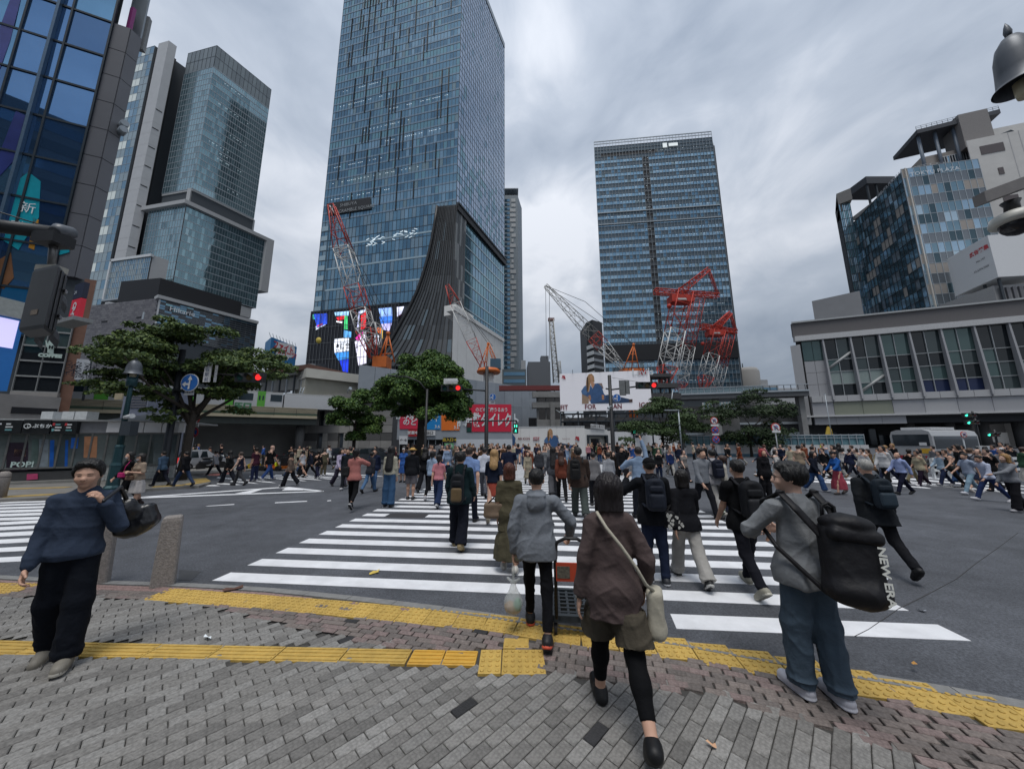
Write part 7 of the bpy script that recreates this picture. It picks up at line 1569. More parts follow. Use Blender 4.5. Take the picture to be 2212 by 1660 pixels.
# ================================================================ people: bodies grown as one smooth surface from posed limbs
V3=lambda*a:np.array(a,float)
class Field:
 def __init__(s,lo,hi,res):
  s.lo=np.array(lo,float);s.res=res;n=np.ceil((np.array(hi)-s.lo)/res).astype(int)+2
  s.F=np.full(n,9.0,np.float32);s.L=np.zeros(n,np.int16);s.n=n
 def add(s,pr):
  kind,bb0,bb1,k,lab,fn,cut=pr;m=k+2.2*s.res
  i0=np.maximum(0,np.floor((bb0-m-s.lo)/s.res).astype(int));i1=np.minimum(s.n,np.ceil((bb1+m-s.lo)/s.res).astype(int)+1)
  if(i1<=i0).any():return
  ax=[s.lo[d]+s.res*np.arange(i0[d],i1[d],dtype=np.float32)for d in range(3)]
  X,Y,Z=ax[0][:,None,None].astype(np.float32),ax[1][None,:,None].astype(np.float32),ax[2][None,None,:].astype(np.float32)
  d=fn(X,Y,Z)
  for(nrm,c)in cut:d=np.maximum(d,X*nrm[0]+Y*nrm[1]+Z*nrm[2]-c)
  sl=tuple(slice(a,b)for a,b in zip(i0,i1));A=s.F[sl]
  s.L[sl]=np.where(d<A,lab,s.L[sl])
  if kind=='sub':h=np.clip(.5-.5*(A+d)/k,0,1);s.F[sl]=A*(1-h)+(-d)*h+k*h*(1-h)
  else:
   h=np.clip(.5+.5*(A-d)/k,0,1);s.F[sl]=A*(1-h)+d*h-k*h*(1-h)
 def mesh(s):
  F=s.F;I=F<0;c=[I[:-1,:-1,:-1],I[1:,:-1,:-1],I[:-1,1:,:-1],I[1:,1:,:-1],I[:-1,:-1,1:],I[1:,:-1,1:],I[:-1,1:,1:],I[1:,1:,1:]]
  sm=sum(x.astype(np.int8)for x in c);idx=np.argwhere((sm>0)&(sm<8))
  if not len(idx):return np.zeros((0,3)),np.zeros((0,4),int),np.zeros(0,int)
  off=np.array([(0,0,0),(1,0,0),(0,1,0),(1,1,0),(0,0,1),(1,0,1),(0,1,1),(1,1,1)])
  vals=np.stack([F[idx[:,0]+o[0],idx[:,1]+o[1],idx[:,2]+o[2]]for o in off],1)
  P=np.zeros((len(idx),3));W=np.zeros(len(idx))
  for a,b in((0,1),(2,3),(4,5),(6,7),(0,2),(1,3),(4,6),(5,7),(0,4),(1,5),(2,6),(3,7)):
   va,vb=vals[:,a],vals[:,b];m=(va<0)!=(vb<0);t=np.where(m,va/np.where(m,va-vb,1),0)
   P+=np.where(m[:,None],off[a]+(off[b]-off[a])*t[:,None],0);W+=m
  P=P/W[:,None];V_=s.lo+s.res*(idx+P)
  ids=np.full(np.array(F.shape)-1,-1,np.int32);ids[tuple(idx.T)]=np.arange(len(idx));Q=[]
  for ax in range(3):
   o1,o2=[(1,2),(2,0),(0,1)][ax];sl0=[slice(None)]*3;sl1=[slice(None)]*3;sl0[ax]=slice(0,-1);sl1[ax]=slice(1,None)
   a,b=I[tuple(sl0)],I[tuple(sl1)];e=np.argwhere(a!=b)
   e=e[(e[:,o1]>0)&(e[:,o2]>0)&(e[:,o1]<F.shape[o1]-1)&(e[:,o2]<F.shape[o2]-1)]
   d1=np.zeros(3,int);d1[o1]=1;d2=np.zeros(3,int);d2[o2]=1
   q=np.stack([ids[tuple((e-d1-d2).T)],ids[tuple((e-d2).T)],ids[tuple(e.T)],ids[tuple((e-d1).T)]],1)
   fl=a[tuple(e.T)];q[~fl]=q[~fl][:,::-1];Q.append(q)
  Q=np.concatenate(Q);Q=Q[(Q>=0).all(1)];j=np.argmin(vals,1);near=idx+off[j]
  return V_,Q,s.L[tuple(near.T)].astype(int)
def cone(a,b,ra,rb,k=.03,lab=0,sq=None,cut=(),kind='add'):
 a,b=np.array(a,float),np.array(b,float);ab=b-a;L2=max(1e-9,ab@ab);R=max(ra,rb)
 def fn(X,Y,Z):
  x,y,z=X-a[0],Y-a[1],Z-a[2];t=np.clip((x*ab[0]+y*ab[1]+z*ab[2])/L2,0,1)
  x,y,z=x-ab[0]*t,y-ab[1]*t,z-ab[2]*t;f=1
  if sq is not None:
   n,sc=sq;c=x*n[0]+y*n[1]+z*n[2];g=c*(1/sc-1);x,y,z=x+n[0]*g,y+n[1]*g,z+n[2]*g;f=(1+sc)/2
  return(np.sqrt(x*x+y*y+z*z)-(ra+(rb-ra)*t))*f
 return(kind,np.minimum(a,b)-R,np.maximum(a,b)+R,k,lab,fn,cut)
def ell(c,r,Rm=None,k=.02,lab=0,cut=(),kind='add'):
 c,r=np.array(c,float),np.array(r,float);Rm=np.eye(3)if Rm is None else Rm;e=np.abs(Rm)@r
 def fn(X,Y,Z):
  x,y,z=X-c[0],Y-c[1],Z-c[2];u=[(x*Rm[0,i]+y*Rm[1,i]+z*Rm[2,i])/r[i]for i in range(3)]
  k0=np.sqrt(u[0]**2+u[1]**2+u[2]**2);k1=np.sqrt((u[0]/r[0])**2+(u[1]/r[1])**2+(u[2]/r[2])**2)+1e-6
  return k0*(k0-1)/k1
 return(kind,c-e,c+e,k,lab,fn,cut)
def rbox(c,h,rad,Rm=None,k=.02,lab=0,cut=(),kind='add'):
 c,h=np.array(c,float),np.array(h,float);Rm=np.eye(3)if Rm is None else Rm;e=np.abs(Rm)@h
 def fn(X,Y,Z):
  x,y,z=X-c[0],Y-c[1],Z-c[2];q=[np.abs(x*Rm[0,i]+y*Rm[1,i]+z*Rm[2,i])-h[i]+rad for i in range(3)]
  return np.sqrt(sum(np.maximum(v,0)**2 for v in q))+np.minimum(np.maximum(q[0],np.maximum(q[1],q[2])),0)-rad
 return(kind,c-e,c+e,k,lab,fn,cut)
def surf(prims,res,wrinkle=0,seed=0,lo=None,hi=None,wl=(.11,.34),az_=.7):
 lo=np.min([p[1]for p in prims],0)-2*res-.02 if lo is None else lo;hi=np.max([p[2]for p in prims],0)+2*res+.02 if hi is None else hi
 f=Field(lo,hi,res)
 for p in prims:f.add(p)
 v,q,l=f.mesh()
 if wrinkle and len(v):
  rg_=np.random.default_rng(seed);n=np.zeros_like(v);fn_=np.cross(v[q[:,2]]-v[q[:,0]],v[q[:,3]]-v[q[:,1]])
  for k in range(4):np.add.at(n,q[:,k],fn_)
  n/=np.linalg.norm(n,axis=1)[:,None]+1e-9;d=np.zeros(len(v))
  wp=v+.03*np.sin(v@(rg_.normal(size=(3,3))*7)+rg_.uniform(0,6,3))
  for k in range(12):
   w=rg_.normal(size=3)*np.array([1,1,az_]);w*=2*math.pi/(rg_.uniform(*wl)*np.linalg.norm(w));env=np.clip(np.sin(v@(rg_.normal(size=3)*8)+rg_.uniform(0,6.28)),0,1)
   d+=(1-np.abs(np.sin(wp@w/2+rg_.uniform(0,6.28))))**3*env-.12
  v=v+n*(d*wrinkle/3)[:,None]
 return v,q,l
def to_mesh(name,parts,mats):
 vs_,qs_,ls_,b=[],[],[],0
 for v,q,l in parts:
  if not len(v):continue
  vs_.append(v);qs_.append(q+b);ls_.append(l[q[:,0]]);b+=len(v)
 if not vs_:return None
 v,q,l=np.concatenate(vs_),np.concatenate(qs_),np.concatenate(ls_)
 me=bpy.data.meshes.new(name);me.vertices.add(len(v));me.vertices.foreach_set('co',v.astype(np.float32).ravel());me.loops.add(len(q)*4);me.loops.foreach_set('vertex_index',q.astype(np.int32).ravel())
 me.polygons.add(len(q));me.polygons.foreach_set('loop_start',np.arange(0,len(q)*4,4,dtype=np.int32));me.polygons.foreach_set('material_index',l.astype(np.int32));me.polygons.foreach_set('use_smooth',np.ones(len(q),bool))
 for m in mats:me.materials.append(m)
 me.update(calc_edges=True);return me
SKIN=[M('skin_a',(.50,.30,.215),.55,spec=.35,var=.06,vs_=14),M('skin_b',(.42,.245,.17),.55,spec=.35,var=.06,vs_=14),M('skin_c',(.56,.36,.275),.55,spec=.35,var=.06,vs_=14)]
EYE=M('eye_dark',(.025,.018,.016),.3);LIP=M('lip',(.34,.13,.11),.5,var=.05);BROW=M('brow',(.02,.016,.014),.7)
def hairm(c):return M('hair_'+c,c,.5,spec=.45,var=.35,vs_=30,bump=.8,bs=60,stretch=(1,1,.12))
def rot(ax,a):
 c,s=math.cos(a),math.sin(a);return{'x':np.array([[1,0,0],[0,c,-s],[0,s,c]]),'y':np.array([[c,0,s],[0,1,0],[-s,0,c]]),'z':np.array([[c,-s,0],[s,c,0],[0,0,1]])}[ax]
def unit(v):v=np.array(v,float);return v/(np.linalg.norm(v)+1e-9)
def ik(sh,tgt,l1,l2,hint):
 d=tgt-sh;L=min(np.linalg.norm(d),(l1+l2)*.995);u=unit(d);a=(l1*l1-l2*l2+L*L)/(2*L);h=math.sqrt(max(0,l1*l1-a*a));p=unit(hint-u*(hint@u));return sh+u*a+p*h,sh+u*L
def hand_prims(w,d,palm,s,side,curl,lab=0,spread=.12,thumb=True):
 """palm plus five fingers; d points along the hand, palm is the palm's facing, side +1/-1 gives the thumb side"""
 d,n=unit(d),unit(palm-d*(palm@d));t=np.cross(n,d)*side;P=[cone(w,w+d*.055*s,.022*s,.030*s,.012,lab,(n,.55)),cone(w+d*.05*s-t*.014*s,w+d*.085*s-t*.02*s,.018*s,.014*s,.01,lab,(n,.7)),cone(w+d*.05*s+t*.016*s,w+d*.085*s+t*.024*s,.018*s,.014*s,.01,lab,(n,.7))]
 for i,(o,ln)in enumerate(((.030,.068),(.010,.078),(-.010,.073),(-.029,.056))):
  b0=w+d*.088*s+t*o*s;dd=unit(d+t*o*spread*12*.3);c1,c2,c3=curl*.45,curl*1.15,curl*1.7
  def rd(a):return dd*math.cos(a)+n*math.sin(a)
  p1=b0+rd(c1)*ln*.46*s;p2=p1+rd(c2)*ln*.32*s;p3=p2+rd(c3)*ln*.24*s;r=.0088*s*(1 if i<3 else .88)
  P+=[cone(b0,p1,r*1.06,r,.004,lab),cone(p1,p2,r,r*.93,.003,lab),cone(p2,p3,r*.93,r*.78,.003,lab)]
 if thumb:
  b0=w+d*.03*s+t*.026*s;td=unit(d*.62+t*.62+n*(.2+.3*curl));p1=b0+td*.04*s;p2=p1+unit(d*.85+t*.2+n*(.15+.45*curl))*.032*s;P+=[cone(b0,p1,.014*s,.011*s,.008,lab),cone(p1,p2,.0105*s,.0085*s,.004,lab)]
 return P
PCOUNT=[0]
def plane_(n,p):return(n,float(n@p))
def person(lab,foot,head,deg=0,sex='m',top=('long','#222328'),bot=('trousers','#1d2230'),hair=('short','#0f0c0b'),shoes='#1c1c1e',legs=(18,8,-16,22),arms=(-14,14,14,18),handL=None,handR=None,hyaw=0,hpitch=0,lean=3,skin=0,build=1.0,lod=None,z0=0.0,sole=None,mask=False,cap=None,loc=None,H=None,group=None,extra=None,cat='person',twist=0,sit=False,curl=(.5,.5),hintL=None,hintR=None,glasses=False,lodmax=3,spread=None):
 """one person: foot / head are survey pixels of the ground contact and crown; deg is the heading, clockwise from straight away"""
 if loc is None:
  g=gp(foot[0],foot[1],z0)
  H=H or min(1.92,max(1.45,zat(head[0],head[1],g)-z0));loc=(g.x,g.y,z0)
 px_h=720*H/max(.5,math.hypot(loc[0],loc[1]));lod=lod or(0 if px_h>300 else 1 if px_h>150 else 2 if px_h>62 else 3);lod=min(lod,lodmax)
 res={0:.009,1:.0135,2:.021,3:.029}[lod];s=H;W=build*(.94 if sex=='f' else 1.0)
 PCOUNT[0]+=1;seed=PCOUNT[0]
 hipz=.525*s;sw=(.089 if sex=='f' else .099)*s*W;hw=.050*s
 T=rot('x',-math.radians(lean))@rot('z',math.radians(twist));hip0=V3(0,0,hipz)
 up=lambda x,y,z:hip0+T@V3(x*s,y*s,(z*s-hipz))
 # legs
 J={}
 for sd,a,b in((-1,legs[0],legs[1]),(1,legs[2],legs[3])):
  a,b=math.radians(a),math.radians(b);h=V3(sd*hw,0,hipz);kn=h+.245*s*V3(sd*.03,math.sin(a),-math.cos(a));an=kn+.245*s*V3(0,math.sin(a-b),-math.cos(a-b))
  fp=max(-.35,min(1.15,(b-a)*.85))if b-a>.15 else min(0,(b-a)*.6);fd=V3(sd*.10,math.cos(fp),-math.sin(fp));fd=unit(fd);fu=unit(np.cross(np.cross(fd,V3(0,0,1)),fd));J[sd]=(h,kn,an,fd,fu)
 low=min(min((J[q][2]-J[q][4]*.042*s)[2]-(0.012*s),(J[q][2]-J[q][4]*.03*s+J[q][3]*.1*s)[2]-.014*s)for q in(-1,1))
 dz=-low
 for q in J:J[q]=tuple(p+(V3(0,0,dz)if i<3 else 0)for i,p in enumerate(J[q]))
 hip0=hip0+V3(0,0,dz);up=lambda x,y,z:hip0+T@V3(x*s,y*s,(z*s-hipz))
 fwd,rgt=T@V3(0,1,0),T@V3(1,0,0)
 # arms
 A={}
 for sd,a,b,tg,hint in((-1,arms[0],arms[1],handL,hintL),(1,arms[2],arms[3],handR,hintR)):
  sh=hip0+T@V3(sd*sw,-.006*s,.792*s-hipz)
  if tg is not None:el,wr=ik(sh,hip0+T@(V3(*tg)*s-V3(0,0,hipz)),.17*s,.155*s,T@(V3(*hint)if hint else V3(sd*.5,-.6,-.5)))
  else:
   a,b=math.radians(a),math.radians(b);o=spread or(.13 if W<1.1 else .17);el=sh+.172*s*unit(T@V3(sd*o,math.sin(a),-math.cos(a)));wr=el+.15*s*unit(T@V3(sd*.03,math.sin(a+b),-math.cos(a+b)))
  A[sd]=(sh,el,wr)
 hy,hp=math.radians(hyaw),math.radians(hpitch);hc0=up(0,.004,.870);HR=T@rot('z',-hy)@rot('x',-hp)
 qh=s*1.085
 hd=lambda x,y,z:hc0+HR@(V3(x,y,z)*qh)
 k=.02*s;groups={'body':[],'top':[],'bottom':[],'shoe':[],'hair':[]};heads=[];hands=[]
 B=groups['body'];tk,tc=top[0],top[1];bk,bc=bot[0],bot[1]
 sleeve={'tshirt':.55,'polo':.55,'long':1.0,'hoodie':1.0,'jacket':1.0,'coat':1.0,'sweater':1.0,'vest':0,'shirt':1.0,'big_shirt':.97,'mid':.62}[tk]
 loose={'tshirt':.010,'polo':.007,'long':.004,'hoodie':.012,'jacket':.009,'coat':.010,'sweater':.010,'vest':.005,'shirt':.007,'big_shirt':.011,'mid':.010}[tk]*qh
 hem={'coat':.30,'jacket':.47,'hoodie':.47,'big_shirt':.405}.get(tk,.485)if len(top)<3 else top[2]
 fq=(fwd,.66);full=lod<3
 # head
 face=lambda p:heads.append(p)
 for p in(ell(hd(0,-.006,.066),V3(.0435,.0535,.0500)*qh,HR,.012*qh),cone(hd(0,.010,.046),hd(0,.030,.016),.037*qh,.0205*qh,.02*qh),ell(hd(0,.030,.030),V3(.030,.026,.028)*qh,HR,.014*qh),cone(hd(0,-.012,-.05),hd(0,-.006,.03),.031*qh*(1 if sex=='m' else .86),.029*qh*(1 if sex=='m' else .86),.02*qh)):face(p)
 if lod<3:
  fz=1 if lod<2 else 1.25
  face(cone(hd(0,.046,.052),hd(0,.0585,.036),.0065*qh*fz,.0098*qh*fz,.009*qh));face(ell(hd(0,.044,.062),V3(.024,.008,.005)*qh,HR,.012*qh))
  for sd in(-1,1):
   face(ell(hd(sd*.0445,-.006,.048),V3(.006,.011,.0165)*qh,HR,.006*qh));face(ell(hd(sd*.020,.041,.034),V3(.014,.010,.012)*qh,HR,.012*qh));face(ell(hd(sd*.0175,.0475,.0515),V3(.0095,.0035,.0024 if lod else .0016)*qh,HR,.003*qh,1));face(ell(hd(sd*.0185,.0478,.0605),V3(.0115,.0035,.0017)*qh,HR,.003*qh,2))
  face(ell(hd(0,.0470,.0185),V3(.0135,.0055,.0040)*qh,HR,.004*qh,3));face(ell(hd(0,.0475,.012),V3(.011,.005,.0042)*qh,HR,.004*qh,3));face(ell(hd(0,.040,.000),V3(.014,.010,.009)*qh,HR,.010*qh))
  # bare limbs and trunk (clothes cover most of it)
 th=1.0 if not full else .86
 B+=[cone(up(0,0,.74),up(0,0,.60),.080*s*W*th,.068*s*W*th,.03*s,0,(fwd,.62)),cone(up(0,-.004,.60),up(0,0,.53),.072*s*W*th,.084*s*th,.03*s,0,(fwd,.72)),cone(up(0,-.008,.80),hd(0,-.010,.0),.040*s,.029*s,.03*s),cone(A[-1][0],A[1][0],.030*s*th,.030*s*th,.04*s)]
 lg_,ar_=(.62 if bk in('trousers','wide','slim','baggy')else 1.0),(.8 if sleeve>=.9 else 1.0)
 for sd in(-1,1):
  sh,el,wr=A[sd];B+=[cone(sh,el,.029*s*th*W*ar_,.025*s*th*ar_,.02*s),cone(el,wr,.0245*s*ar_,.0165*s,.012*s)]
  h,kn,an,fd,fu=J[sd];B+=[cone(h,kn,.052*s*W*th*lg_,.036*s*th*lg_,.02*s),cone(kn,kn+(an-kn)*.38-V3(0,.006*s,0),.034*s*th*lg_,.033*s*lg_,.02*s),cone(kn+(an-kn)*.35,an,.032*s*lg_,.021*s*(.9 if lg_<1 else 1),.02*s),cone(an,an+fd*.05*s-fu*.02*s,.021*s,.019*s,.012*s)]
  d=unit(wr-el);pal=unit(np.cross(d,fwd)*sd*-1)if abs(d@fwd)<.85 else-V3(sd*.6,0,.8);inn=T@V3(-sd,0,0);pal=inn if abs(d@inn)<.8 else fwd
  cu_=curl[0]if sd<0 else curl[1]
  if lod==0:hands.append(hand_prims(wr,d,pal,s/1.7*1.02,sd*(1 if True else 1)*-1,cu_))
  elif lod==1:hands.append(hand_prims(wr,d,pal,s/1.7*1.05,-sd,cu_))
  else:B+=[cone(wr,wr+d*.055*s,.017*s,.022*s,.01*s,0,(pal,.6)),cone(wr+d*.055*s,wr+(d+pal*.4)*.095*s,.02*s,.011*s,.012*s,0,(pal,.6)),cone(wr+d*.02*s+fwd*.012*s,wr+d*.055*s+fwd*.034*s,.009*s,.007*s,.008*s)]
  # upper garment
 G=groups['top'];hz=up(0,0,hem);dn=T@V3(0,0,-1)
 cutH=[(dn,float(dn@hz))];fl={'coat':.03,'big_shirt':.006}.get(tk,0)*s
 G+=[cone(up(0,.0,.735),up(0,.0,.62),.083*s*W+loose,.076*s*W+loose*1.5,.035*s,0,(fwd,.66),cutH),cone(up(0,0,.63),up(0,0,hem-.06),.078*s*W+loose*1.5,.086*s*W+loose*1.5+fl,.03*s,0,(fwd,.74),cutH),cone(A[-1][0]+dn*.012*s,A[1][0]+dn*.012*s,.030*s+loose*.4,.030*s+loose*.4,.03*s),cone(A[-1][0]+V3(0,0,.004*s),up(0,-.012,.832),.024*s,.030*s,.025*s),cone(A[1][0]+V3(0,0,.004*s),up(0,-.012,.832),.024*s,.030*s,.025*s),cone(up(0,-.012,.79),up(0,-.008,.845),.050*s,.036*s+(.006*s if tk in('shirt','polo','big_shirt','jacket')else 0),.03*s,0,None,[plane_(unit(T@V3(0,.55,1)),up(0,.012,.826 if tk in('sweater','tshirt','long','mid','vest')else .850))])]
 wb_={'baggy':.008,'wide':.006,'culottes':.004,'shorts':.004}.get(bk,0)
 G+=[ell(up(0,-.004,.525),V3(.097*s*W+loose+wb_*s,.074*s+loose+wb_*s,.085*s),T,.03*s,0,cutH)]
 if hem<.5:G+=[cone(up(-.035,0,hem-.03),up(.035,0,hem-.03),.064*s*W+loose+wb_*s+fl,.064*s*W+loose+wb_*s+fl,.05*s,0,None,cutH),cone(up(-.045,0,.50),up(.045,0,.50),.062*s*W+loose+wb_*s,.062*s*W+loose+wb_*s,.05*s,0,None,cutH)]
 if sex=='f':G+=[ell(up(sd*.042,.045,.715),V3(.038,.034,.038)*s,None,.03*s)for sd in(-1,1)]
 if tk=='hoodie':
  G+=[ell(up(0,-.066,.785),V3(.068,.030,.058)*s,T,.012*s),ell(up(0,-.052,.828),V3(.064,.042,.022)*s,T,.008*s,0),cone(up(-.045,-.01,.842),up(.045,-.01,.842),.022*s,.022*s,.02*s),cone(up(-.05,.0,.835),up(-.02,.055,.79),.016*s,.012*s,.015*s),cone(up(.05,.0,.835),up(.02,.055,.79),.016*s,.012*s,.015*s),cone(up(-.04,0,hem+.012),up(.04,0,hem+.012),.062*s*W+loose,.062*s*W+loose,.012*s,1,(fwd,.9),cutH+[(-dn,float(-dn@up(0,0,hem+.035)))])]
 for sd in(-1,1):
  sh,el,wr=A[sd]
  if sleeve<=0:continue
  r1,r2,r3=.0315*s*W+loose,.027*s+loose*1.1,.0215*s+loose*.8
  if sleeve<.9:q=el if sleeve>.6 else sh+(el-sh)*(sleeve*1.35);u_a=unit(el-sh);G.append(cone(sh,q+u_a*.03,r1,r2*1.02,.014*s,0,None,[(u_a,float(u_a@q))]))
  else:e2=el+(wr-el)*(sleeve*1.02-.02);ua=unit(wr-el);G+=[cone(sh,el,r1,r2,.012*s),cone(el,e2+ua*.02,r2,r3,.010*s,0,None,[(ua,float(ua@e2))])]
  if sleeve>=.9 and tk in('hoodie','sweater','jacket'):G.append(cone(wr-unit(wr-el)*.035*s,wr-unit(wr-el)*.004*s,r3*.96,r3*.92,.006*s,1 if tk=='hoodie' else 0))
  # lower garment
 L_=groups['bottom'];hipp=hip0+V3(0,0,.0)
 if bk in('trousers','wide','slim','shorts','culottes','baggy'):
  wd={'trousers':(.057,.045,.037),'wide':(.060,.057,.062),'slim':(.053,.040,.030),'shorts':(.066,.064,.064),'culottes':(.066,.078,.086),'baggy':(.062,.057,.053)}[bk]
  L_+=[ell(hip0+V3(0,-.006*s,.0),V3(.094*W,.070,.062)*s,None,.03*s),cone(up(-.03,0,.575),up(.03,0,.575),.060*s*W,.060*s*W,.03*s,0,(fwd,.95))]
  for sd in(-1,1):
   h,kn,an,fd,fu=J[sd];st=h+V3(-sd*.004*s,0,-.01*s);ua,ub_=unit(kn-h),unit(an-kn)
   if bk in('shorts','culottes'):
    fr=1.0 if bk=='shorts' else .88;q=h+(kn-h)*fr;off_=V3(sd*.012*s,0,0)if bk=='culottes' else 0;L_.append(cone(st,q+ua*.03+off_,wd[0]*s,wd[1]*s,.025*s,0,None,[(ua,float(ua@q))]))
   else:
    q=an+ub_*(.012*s if bk!='slim' else-.02*s);L_+=[cone(st,kn,wd[0]*s*W,wd[1]*s,.03*s),cone(kn,q+ub_*.03,wd[1]*s,wd[2]*s,.02*s,0,None,[(ub_,float(ub_@q))])]
    if bk in('trousers','baggy','wide')and full:L_+=[ell(an-ub_*.02*s+V3(0,-.004*s,0),V3(wd[2]*1.12,wd[2]*1.12,.014)*s,None,.012*s,0,[(ub_,float(ub_@q))])]
 elif bk in('skirt','mini','long_skirt','dress'):
  zl_={'skirt':.27,'mini':.34,'long_skirt':.12,'dress':.25}[bk];wz_={'skirt':.125,'mini':.092,'long_skirt':.165,'dress':.13}[bk];bot_=V3(0,0,zl_*s)
  sway=(J[-1][1]+J[1][1])/2;L_+=[cone(up(0,0,.60),V3(0,0,.50*s)+hip0*V3(1,1,0),.066*s,.090*s,.02*s,0,(fwd,.78)),cone(V3(0,0,.50*s),V3(sway[0]*.5,sway[1]*.5,zl_*s-.05),.090*s,wz_*s,.02*s,0,(V3(0,1,0),.85),[(V3(0,0,-1),-zl_*s)])]
  if bk!='mini':L_+=[ell(V3(wz_*.8*s*math.cos(t),wz_*.68*s*math.sin(t),zl_*s+.05*s),V3(.022,.022,.16)*s,None,.03*s,0,[(V3(0,0,-1),-zl_*s)])for t in np.linspace(0,6.28,9)[:-1]]
 zc_t=up(0,0,max(hem+.03,.53)if tk not in('coat','big_shirt')else hem+.03);upn=T@V3(0,0,1)
 groups['bottom']=L_=[p[:6]+(list(p[6])+[(upn,float(upn@zc_t))],)for p in L_]
 if len(bot)>2:
  for sd in(-1,1):
   h,kn,an,fd,fu=J[sd];ub_=unit(an-kn);q=an-ub_*.05*s;groups.setdefault('leggings',[]);groups['leggings']+=[cone(h,kn,.05*s,.039*s,.02*s),cone(kn,kn+(an-kn)*.38-V3(0,.006*s,0),.038*s,.037*s,.02*s),cone(kn+(an-kn)*.35,q+ub_*.02,.036*s,.027*s,.02*s,0,None,[(ub_,float(ub_@q))])]
   # shoes
 for sd in(-1,1):
  h,kn,an,fd,fu=J[sd];b0=an-fu*.028*s-fd*.022*s;b1=an-fu*.034*s+fd*.095*s;cu=[(-fu,float(-fu@(an-fu*.054*s)))];S_=groups['shoe']
  S_+=[cone(b0,b1,.0285*s,.0255*s,.02*s,0,None,cu),cone(an-fu*.005*s,b0+fd*.03*s,.026*s,.027*s,.02*s),cone(an-fu*.012*s,an-fu*.03*s+fd*.06*s,.024*s,.024*s,.02*s)]
  if sole:S_+=[cone(b0-fu*.018*s,b1-fu*.012*s,.030*s,.027*s,.004*s,1,(fu,.45),cu+[(fu,float(fu@(an-fu*.040*s)))])]
  if sole=='boot' or bk=='boots':S_+=[cone(an,an+(kn-an)*.25,.026*s,.03*s,.02*s)]
  # hair
 hs,hcol=hair;Hh=groups['hair'];ff=HR@V3(0,1,0);hu=HR@V3(0,0,1);hr_=HR@V3(1,0,0)
 def plane(n,p):return(n,float(n@p))
 facecut=plane(unit(HR@V3(0,.86,-.52)),hd(0,.036,.083))
 if hs in('short','mop','cap_hair'):
  g_=.0065 if hs=='short' else .0115;Hh+=[ell(hd(0,-.010,.0695),V3(.0435+g_,.0535+g_,.050+g_)*qh,HR,.012*qh,0,[facecut,plane(unit(HR@V3(0,.55,-1)),hd(0,-.03,.018))])]
  if hs=='mop':Hh+=[ell(hd(0,.020,.108),V3(.040,.030,.018)*qh,HR,.012*qh),ell(hd(-.026,.034,.098),V3(.018,.014,.013)*qh,HR,.008*qh),ell(hd(.024,.036,.099),V3(.016,.013,.011)*qh,HR,.008*qh)]+[ell(hd(sd*.043,-.004,.066),V3(.010,.026,.028)*qh,HR,.01*qh)for sd in(-1,1)]
  else:Hh+=[ell(hd(0,.020,.108),V3(.034,.026,.014)*qh,HR,.012*qh)]
 elif hs in('bob','long','very_long','tied'):
  g_=.012;Hh+=[ell(hd(0,-.012,.070),V3(.0435+g_,.0535+g_,.050+g_)*qh,HR,.012*qh,0,[plane(unit(HR@V3(0,.92,-.38)),hd(0,.032,.078))])]
  bt={'bob':-.022,'long':-.10,'very_long':-.24,'tied':.02}[hs];end=up(0,-.075,.868+bt)if hs in('long','very_long')else hd(0,-.026,bt)
  wd_={'bob':.058,'long':.062,'very_long':.070,'tied':.04}[hs];Hh+=[cone(hd(0,-.024,.05),end,.054*qh,wd_*qh*.92,.02*qh,0,(ff,.72 if hs=='bob' else .55),[plane(ff,hd(0,.020,.0))]+([plane(-hu,hd(0,0,-.030))]if hs=='bob' else[]))]
  if hs!='tied':
   for sd in(-1,1):Hh+=[cone(hd(sd*.043,.004,.06),hd(sd*.046,.0,max(bt,-.05)),.018*qh,.015*qh,.012*qh,0,None,[plane(-hu,hd(0,0,-.030))]if hs=='bob' else[])]
  else:Hh+=[ell(hd(0,-.068,.085),V3(.026,.026,.026)*qh,HR,.01*qh),cone(hd(0,-.070,.07),up(0,-.07,.84),.018*qh,.012*qh,.01*qh)]
 elif hs=='thin':Hh+=[ell(hd(0,-.014,.066),V3(.0465,.0555,.049)*qh,HR,.01*qh,0,[plane(unit(HR@V3(0,.9,.1)),hd(0,.0,.07)),plane(unit(HR@V3(0,.2,1)),hd(0,0,.095))])]
 if cap:
  ck,cc=cap;capg=[ell(hd(0,-.008,.076),V3(.051,.060,.049)*qh,HR,.01*qh,0,[plane(-hu,hd(0,0,.078 if ck!='beanie' else .066))])]
  if ck=='cap':capg+=[ell(hd(0,.068,.080),V3(.040,.040,.006)*qh,HR,.008*qh)]
  if ck=='hat':capg+=[ell(hd(0,-.004,.080),V3(.088,.094,.007)*qh,HR,.008*qh),ell(hd(0,-.004,.083),V3(.053,.062,.008)*qh,HR,.004*qh,1)]
  if ck=='beanie':capg+=[ell(hd(0,-.012,.128),V3(.016,.016,.014)*qh,HR,.008*qh)]
  groups['cap']=capg
 sk=SKIN[skin%3];body_m=[sk,EYE,BROW,LIP]
 rz=-math.radians(deg);hres={0:.0046,1:.0085,2:.0125,3:res}[lod]
 hb=[surf(heads,hres)]
 if lod<2:hb+=[surf(hp_,.0042 if lod==0 else .007)for hp_ in hands]
 wr_={0:.026,1:.020,2:.014,3:0}[lod]
 tm_=[cloth(tc),cloth(top[3]if len(top)>3 else tc)]
